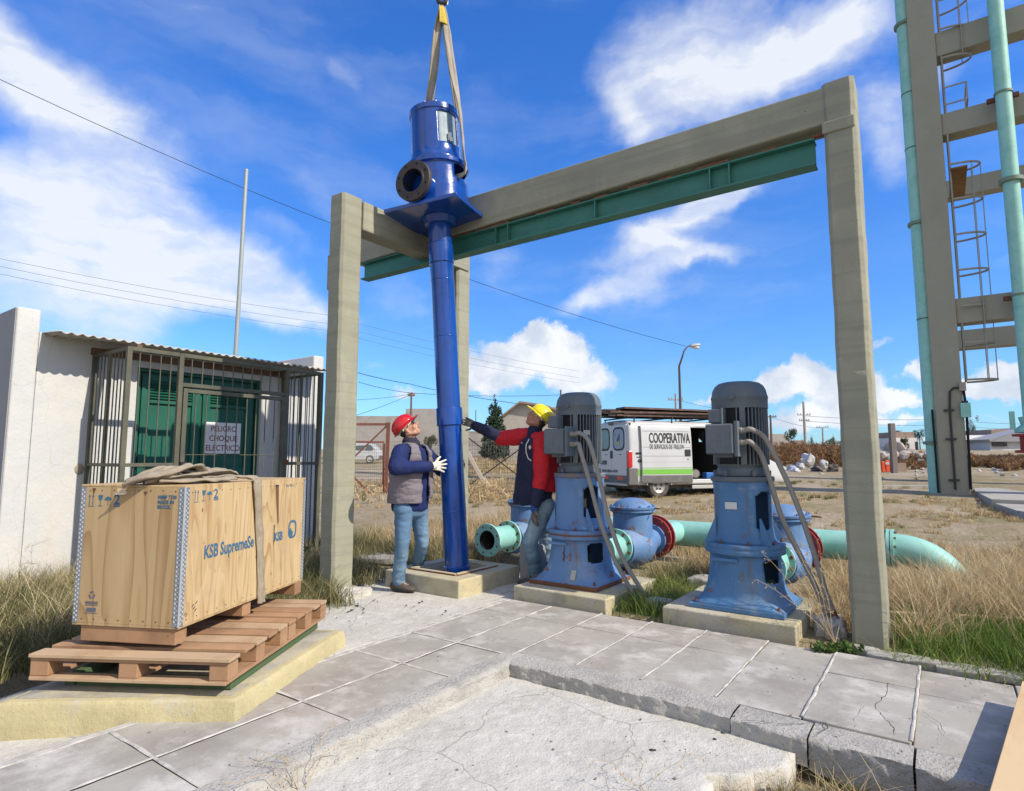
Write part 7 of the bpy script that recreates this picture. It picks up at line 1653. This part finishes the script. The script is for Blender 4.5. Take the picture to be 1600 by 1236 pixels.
# ------------------------------------------------------------------ timber at the right
timber = mat('fresh_timber', (.60, .44, .25), .8, layers=[('n', (.48, .31, .15), 3, .42, .68, .8, (1, .25, 1)), ('n', (.70, .57, .36), 8, .5, .75, .5, (1, .15, 1)), ('s', (.2, .1, .05), 9, .02, .04, .8)], bump=[(60, .2, .003)])
tb = thing('timber_crate', 'edge of a fresh timber crate lid at the bottom right corner', 'crate', (.35, 3.0, 0))
a0 = gz(1597, 1064, .12); a1 = gz(1546, 1236, .12); dd_ = (a1-a0).normalized(); pp = Vector((-dd_.y, dd_.x, 0)); 
if pp.x < 0: pp = -pp
mb = MB(); ex = a1+dd_*.8
mb.add([a0, ex, ex+pp*.22, a0+pp*.22, a0-Z*.035, ex-Z*.035, ex+pp*.22-Z*.035, a0+pp*.22-Z*.035], [(0, 1, 2, 3), (7, 6, 5, 4), (0, 4, 5, 1), (1, 5, 6, 2), (2, 6, 7, 3), (3, 7, 4, 0)]); fix_normals(mb.build('top_board', timber, tb, 0, .003))
mb = MB(); b0 = a0+pp*.03-dd_*-.03; b1 = ex+pp*.03
mb.add([b0-Z*.036, b1-Z*.036, b1+pp*.02-Z*.036, b0+pp*.02-Z*.036, b0-Z*.5, b1-Z*.5, b1+pp*.02-Z*.5, b0+pp*.02-Z*.5], [(0, 1, 2, 3), (7, 6, 5, 4), (0, 4, 5, 1), (1, 5, 6, 2), (2, 6, 7, 3), (3, 7, 4, 0)]); fix_normals(mb.build('side_board', timber, tb, 0))
mb = MB(); mb.bar((-.42, 5.92, .09), (1.6, 6.75, .10), .05, .02); tag(mb.build('batten', timber, None, 0, .002), 'long thin pale batten lying in the grass right of the tall post', 'batten')

# ------------------------------------------------------------------ grass
def blades(name, n, region, h, w, m, seed=1, lean=.5, base=None, keep=None, clump=0.0, tone=(.5, .2), droop=.5):
    g_ = np.random.default_rng(seed); x0, x1, y0, y1 = region
    P2 = np.stack([g_.uniform(x0, x1, n*2), g_.uniform(y0, y1, n*2)], 1)
    if clump:
        cn = int(n/clump); cc_ = np.stack([g_.uniform(x0, x1, cn), g_.uniform(y0, y1, cn)], 1); P2 = cc_[g_.integers(0, cn, n*2)]+g_.normal(0, .05, (n*2, 2))
    if keep is not None: P2 = P2[np.array([keep(float(a), float(b)) for a, b in P2])]
    P2 = P2[:n]; n = len(P2)
    zb = np.array([(T(a, b)-.02 if base is None else base(a, b)) for a, b in P2])
    H = g_.uniform(h[0], h[1], n)*g_.uniform(.6, 1.0, n); ang = g_.uniform(0, 2*np.pi, n); L_ = H*lean*g_.uniform(.2, 1.2, n); fa = g_.uniform(0, np.pi, n); W2 = w*g_.uniform(.6, 1.4, n)
    K = 4; V_ = np.zeros((n, 2*K+1, 3))
    for k in range(K+1):
        t_ = k/K; cx = P2[:, 0]+np.cos(ang)*L_*t_**1.7; cy = P2[:, 1]+np.sin(ang)*L_*t_**1.7; cz = zb+H*(t_-droop*.35*t_**3*(L_/np.maximum(H, 1e-3)))
        ww = W2*(1-t_)**.6*.5
        if k < K: V_[:, 2*k] = np.stack([cx-np.cos(fa)*ww, cy-np.sin(fa)*ww, cz], 1); V_[:, 2*k+1] = np.stack([cx+np.cos(fa)*ww, cy+np.sin(fa)*ww, cz], 1)
        else: V_[:, 2*K] = np.stack([cx, cy, cz], 1)
    nv = 2*K+1; off = (np.arange(n)*nv)[:, None]
    quads = np.concatenate([off+np.array([2*k, 2*k+1, 2*k+3, 2*k+2])[None] for k in range(K-1)], 1).reshape(-1, 4); tris = (off+np.array([2*K-2, 2*K-1, 2*K])[None])
    me = bpy.data.meshes.new(name); me.vertices.add(n*nv); me.vertices.foreach_set('co', V_.ravel()); nl = quads.size+tris.size
    me.loops.add(nl); me.loops.foreach_set('vertex_index', np.concatenate([quads.ravel(), tris.ravel()])); npn = len(quads)+len(tris); me.polygons.add(npn)
    ls = np.concatenate([np.arange(len(quads))*4, quads.size+np.arange(len(tris))*3]); lt_ = np.concatenate([np.full(len(quads), 4), np.full(len(tris), 3)]); me.polygons.foreach_set('loop_start', ls); me.polygons.foreach_set('loop_total', lt_); me.update()
    a_ = me.attributes.new('tone', 'FLOAT', 'POINT'); a_.data.foreach_set('value', np.repeat(np.clip(g_.normal(tone[0], tone[1], n)+.45*np.array([mnoise.noise(Vector((float(p[0])*.9, float(p[1])*.9, seed))) for p in P2]), 0, 1), nv).astype(np.float32))
    me.materials.append(m); o_ = bpy.data.objects.new(name, me); col.objects.link(o_); return o_
dry_b = blade_mat('dry_grass_blades', [(0, (.27, .18, .09)), (.35, (.44, .32, .17)), (.7, (.60, .47, .27)), (1, (.72, .62, .42))])
green_b = blade_mat('green_grass_blades', [(0, (.06, .11, .02)), (.5, (.14, .22, .04)), (.8, (.26, .30, .09)), (1, (.50, .42, .20))])
olive_b = blade_mat('olive_weeds', [(0, (.08, .09, .035)), (.4, (.18, .18, .075)), (.7, (.38, .32, .17)), (1, (.58, .48, .29))])
def stuff(o_, lb, cat='grass'): return tag(o_, lb, cat, None, 'stuff')
def offpipe(x, y):
    if -5.2 < x < -.35 and 7.72 < y < 8.28: return False
    for vx in (-4.4, -2.95, -1.34):
        if abs(x-vx) < .28 and 5.6 < y < 8: return False
    return True
nz = lambda x, y, s=1.0, o=0.0: mnoise.noise(Vector((x*s, y*s, o)))
stuff(blades('dry_grass', 44000, (-7.5, 2.6, 6.3, 10.4), (.12, .44), .007, dry_b, 1, .75, None, lambda x, y: offpipe(x, y) and nz(x, y, .8) > -.32+(.25 if y > 9.4 else 0), 26, (.5, .25)), 'tall dry straw coloured grass around the mint pipe')
stuff(blades('dry_grass', 30000, (-.36, 3.2, 5.3, 9.0), (.12, .50), .0065, dry_b, 2, 1.0, None, lambda x, y: x > -.36 and offpipe(x, y) and nz(x, y, 1.3, 4)+.4*nz(x, y, 4, 9) > -.16, 26, (.5, .3)), 'tall dry grass right of the tall post')
stuff(blades('green_grass', 20000, (-.40, 2.8, 5.05, 7.2), (.07, .27), .007, green_b, 3, .6, None, lambda x, y: x > -.37 and nz(x, y, 1.6, 8) > -.12-.25*(x < .3), 30, (.4, .22)), 'green grass tufts at the foot of the tall post')
stuff(blades('olive_weeds', 38000, (-7.8, -4.55, .2, 4.4), (.10, .40), .006, olive_b, 4, .9, None, lambda x, y: not (x > -4.95 and y < 2.75 and (x-(-4.6)) > .0) and (x < -4.72-.25*(y-1.2) or y > 3.0) and not (x > -5.3 and y > 3.85), 40, (.45, .25)), 'olive and straw weeds by the white building and crate')
stuff(blades('olive_weeds', 16000, (-7.8, -4.95, 4.3, 7.0), (.08, .36), .006, olive_b, 5, .8, None, lambda x, y: nz(x, y, 1.2, 2) > -.3 and not(x > -5.0 and y < 5.8), 34, (.42, .25)), 'olive weeds behind the left gantry post and the man in red hat')
stuff(blades('olive_weeds', 7000, (-3.85, -1.95, 6.02, 7.0), (.08, .34), .006, olive_b, 6, .9, None, lambda x, y: offpipe(x, y), 30, (.4, .25)), 'weeds between the standing pumps and their valves')
stuff(blades('olive_weeds', 2600, (-2.42, -1.98, 5.0, 6.2), (.08, .28), .006, green_b, 7, .9, None, None, 26, (.6, .25)), 'small green and straw weeds between the two standing pump plinths')
stuff(blades('olive_weeds', 4600, (-1.0, -.55, 5.55, 6.9), (.1, .40), .006, dry_b, 8, .9, None, offpipe, 26, (.5, .25)), 'dry weeds behind the right standing pump plinth')
stuff(blades('field_grass', 75000, (-16, 9, 8.5, 24), (.04, .14), .011, dry_b, 9, 1.0, None, lambda x, y: nz(x, y, .35, 7)+.5*nz(x, y, 1.1, 3) > -.02, 22, (.45, .28)), 'patches of short dry grass across the bare field')
stuff(blades('field_grass', 26000, (-14, 9, 9.5, 30), (.05, .16), .012, olive_b, 10, .9, None, lambda x, y: nz(x, y, .3, 17)+.4*nz(x, y, 1.0, 13) > .22, 26, (.35, .22)), 'green tinged grass patches across the field')
stuff(blades('hollow_grass', 3800, (-.92, .4, 2.3, 3.32), (.04, .17), .005, olive_b, 11, 1.2, lambda x, y: -.21, lambda x, y: (x > -.70) and nz(x, y, 2.6, 5) > -.15, 22, (.5, .3)), 'grass growing in the broken hollow below the kerb')
stuff(blades('hollow_grass', 700, (-.95, .3, 2.4, 3.3), (.10, .30), .0035, dry_b, 12, 1.7, lambda x, y: -.20, None, 6, (.75, .2)), 'long thin dry stalks in the broken hollow below the kerb')
stuff(blades('tall_stalks', 1500, (-.36, 3.2, 5.4, 8.6), (.45, .85), .004, dry_b, 21, .9, None, lambda x, y: x > -.33 and offpipe(x, y), 5, (.85, .12)), 'taller pale stalks standing over the dry grass right of the tall post')
stuff(blades('tall_stalks', 1300, (-7.4, -.6, 6.6, 9.8), (.35, .65), .004, dry_b, 22, .9, None, offpipe, 5, (.85, .12)), 'taller pale stalks standing over the dry grass behind the pumps')
stuff(blades('tall_stalks', 900, (-7.7, -4.9, .6, 4.2), (.35, .75), .004, dry_b, 23, 1.0, None, lambda x, y: x < -4.9-.2*(y-1.2), 5, (.8, .15)), 'taller pale stalks standing over the weeds by the white building')
stuff(blades('edge_weeds', 1500, (-.4, 2.2, 4.86, 5.1), (.04, .16), .006, green_b, 24, 1.3, None, None, 12, (.5, .25)), 'low weeds creeping over the back edge of the paving')
hs_ = MB(); gzv = [(-.95, 1.9), (.5, 1.9), (.5, 3.36), (.0, 3.36), (-.5, 3.3), (-.7, 3.1)]
struct(slab_grid('hollow_soil', -1.2, .6, 1.6, 3.36, lambda x, y: -.20+.03*mnoise.noise(Vector((x*4, y*4, 0)))-.02, mat('dark_soil', (.13, .105, .08), 1, layers=[('n', (.24, .21, .17), 8, .45, .7, .7)], bump=[(30, .8, .02)]), .06, None, .02))
# brown brush beyond the field, and low weeds line
def brush(name, label, lst, n, size, m, seed):
    bl = []
    for px0, px1, r0, r1, w in lst:
        k = int((px1-px0)/5)+1
        for i in range(k):
            px = px0+(px1-px0)*(i+.5)/k+random.uniform(-3, 3); ww = w+random.uniform(-3, 3); g0 = on(px, r1, ww); zt_ = at(px, r0+random.uniform(-3, 5), ww).z; hh = max(.25, zt_-g0.z); bl.append((g0+Z*hh*.4, (random.uniform(.25, .5)*w/F*12, .8, hh*.62)))
    return tag(leaf_cloud(name, bl, n, size, m, None, -1.2, seed, .12), label, 'brush', None, 'stuff')
random.seed(31)
brush('brown_brush', 'rusty brown dry brush bordering the field beyond the rubbish', [(1195, 1345, 699, 728, 40), (1210, 1340, 692, 712, 50), (1225, 1330, 694, 706, 60)], 15000, .22, brown_m, 31)
brush('brown_brush', 'rusty brown dry brush on both sides of the tower base', [(1372, 1465, 722, 745, 36), (1425, 1470, 708, 735, 40), (1518, 1640, 716, 748, 38), (1518, 1640, 712, 730, 48), (1560, 1640, 718, 738, 34)], 15000, .20, brown_m, 32)
brush('brown_brush', 'dry brush along the fence behind the two men', [(545, 612, 762, 786, 18.2), (728, 880, 716, 745, 30), (728, 800, 748, 778, 18.5), (640, 700, 742, 775, 19)], 8000, .11, dry_b, 33)
mdm = mat('dark_brush_heap', (.09, .06, .045), .95)
tag(leaf_cloud('dead_branch_heap', [(at(px, 724+random.uniform(-3, 4), 44), (.9, .9, .45)) for px in range(1562, 1606, 6)], 2500, .3, mdm, None, 0, 40, .08), 'dark heap of dead branches in the scrub right of the tower', 'branch heap', None, 'stuff')
# twiggy weeds in front of the right pump and by the wall
def weed(label, root, tips, m, seed, group=None, r=.003, nb=3):
    g_ = np.random.default_rng(seed); mb_ = MB(); rt = thing('dry_weed', label, 'weed', root, 0, group); root = Vector(root)
    lv = MB()
    for tp in tips:
        tp = Vector(tp); pts = []
        for k in range(9):
            t_ = k/8; p = root.lerp(tp, t_)+Vector((mnoise.noise(Vector((t_*3, seed, tp.x*5)))*.04, mnoise.noise(Vector((t_*3, seed+4, tp.y*5)))*.04, .05*math.sin(t_*math.pi))); pts.append(p)
        mb_.tube(pts, [r*(1-.6*k/8) for k in range(9)], 5)
        for k in range(2, 9):
            for s in range(nb):
                d = Vector(g_.normal(size=3)).normalized(); q = pts[k]+d*float(g_.uniform(.015, .045)); mb_.tube([pts[k], q], [r*.5, r*.3], 3, False); lv.ell(q, (.0028, .0028, .0055), None, 5, 4)
    mb_.build('stem', m, rt, 60); lv.build('seed_heads', m, rt, 60); return rt
twig = mat('dry_twig', (.40, .32, .20), .9)
rb0 = gz(1305, 1005, 0)
weed('tall straggly dry weed leaning across the base of the right standing pump', rb0, [at(1190, 862, 4.45), at(1182, 905, 4.4), at(1228, 880, 4.5), at(1250, 850, 4.6), at(1232, 830, 4.7), at(1275, 845, 4.6), at(1212, 820, 4.75), at(1245, 905, 4.4), at(1340, 880, 4.7)], twig, 3)
weed('dry weed stalks with small dark pods at the left edge by the white wall', gz(-20, 900, 0), [at(12, 790, 6.6), at(30, 830, 6.4), at(45, 850, 6.3), at(8, 820, 6.5), at(70, 845, 6.2), at(60, 880, 6.0)], twig, 5)
weed('thin bare dry stalks rising at the bottom edge beside the left kerb', gz(470, 1240, -.1), [gz(400, 1170, .05), gz(370, 1190, .03), gz(560, 1150, .06), gz(520, 1120, .1), gz(440, 1180, .08), gz(350, 1225, .04)], twig, 7, None, .0018, 1)
weed('thin bare dry stalks at the bottom edge on the sunken floor', gz(1010, 1245, -.1), [gz(985, 1175, .04), gz(930, 1190, .02), gz(1090, 1180, .06)], twig, 8, None, .0016, 1)
lfy = thing('small_weed', 'small leafy green weed at the foot of the tall right post', 'weed', gz(1300, 1012, 0))
leaf_cloud('leaves', [(gz(px, 1012, .02), (.09, .07, .04)) for px in (1285, 1300, 1315, 1330)], 260, .022, blade_mat('weed_leaf', [(0, (.03, .07, .015)), (.6, (.08, .15, .03)), (1, (.25, .2, .1))]), lfy, 0, 12, .5)
# scattered crumbs and pebbles on the concrete
pb = MB(); random.seed(15); peb = mat('black_crumbs', (.03, .027, .025), .9)
for k in range(26):
    px, py = random.choice(((558, 953), (566, 952), (640, 948), (600, 935), (560, 948), (700, 955), (660, 940), (1021, 1168), (1122, 1150), (470, 955)))
    c = gz(px+random.uniform(-16, 16), py+random.uniform(-6, 6), .0 if py < 1000 else -.085); pb.ell(c, (random.uniform(.004, .014),)*2+(random.uniform(.003, .008),), Matrix.Rotation(random.random()*3, 3, 'Z'), 6, 4)
gr_ = MB(); random.seed(77)
for k in range(1100):
    x, y = random.uniform(-4.9, 1.1), random.uniform(.4, 5.2)
    if x < -3.5 and (y < 3.3 or x < -4.6): continue
    z = -.086-.012*max(0, x+1)+.004 if (x > KX+.02 and y < KY-.02) else 0.001
    if (x > KX+.02 and y < KY-.02) and x > -.85: continue
    e_ = random.random()**3; q_ = random.uniform(.0015, .006)*(1+e_); gr_.ell((x, y, z), (q_, q_*random.uniform(.6, 1), q_*.5), Matrix.Rotation(random.random()*3, 3, 'Z'), 5, 3)
tag(gr_.build('grit', mat('grit_mixed', (.20, .18, .15), .95, layers=[('n', (.40, .38, .34), 3, .45, .55, .9)]), None, 0), 'fine grit and pebbles scattered over the paving and the sunken floor', 'grit', None, 'stuff')
tag(pb.build('soil_crumbs', peb, None, 25), 'scattered dark soil crumbs on the concrete', 'crumbs', None, 'stuff')
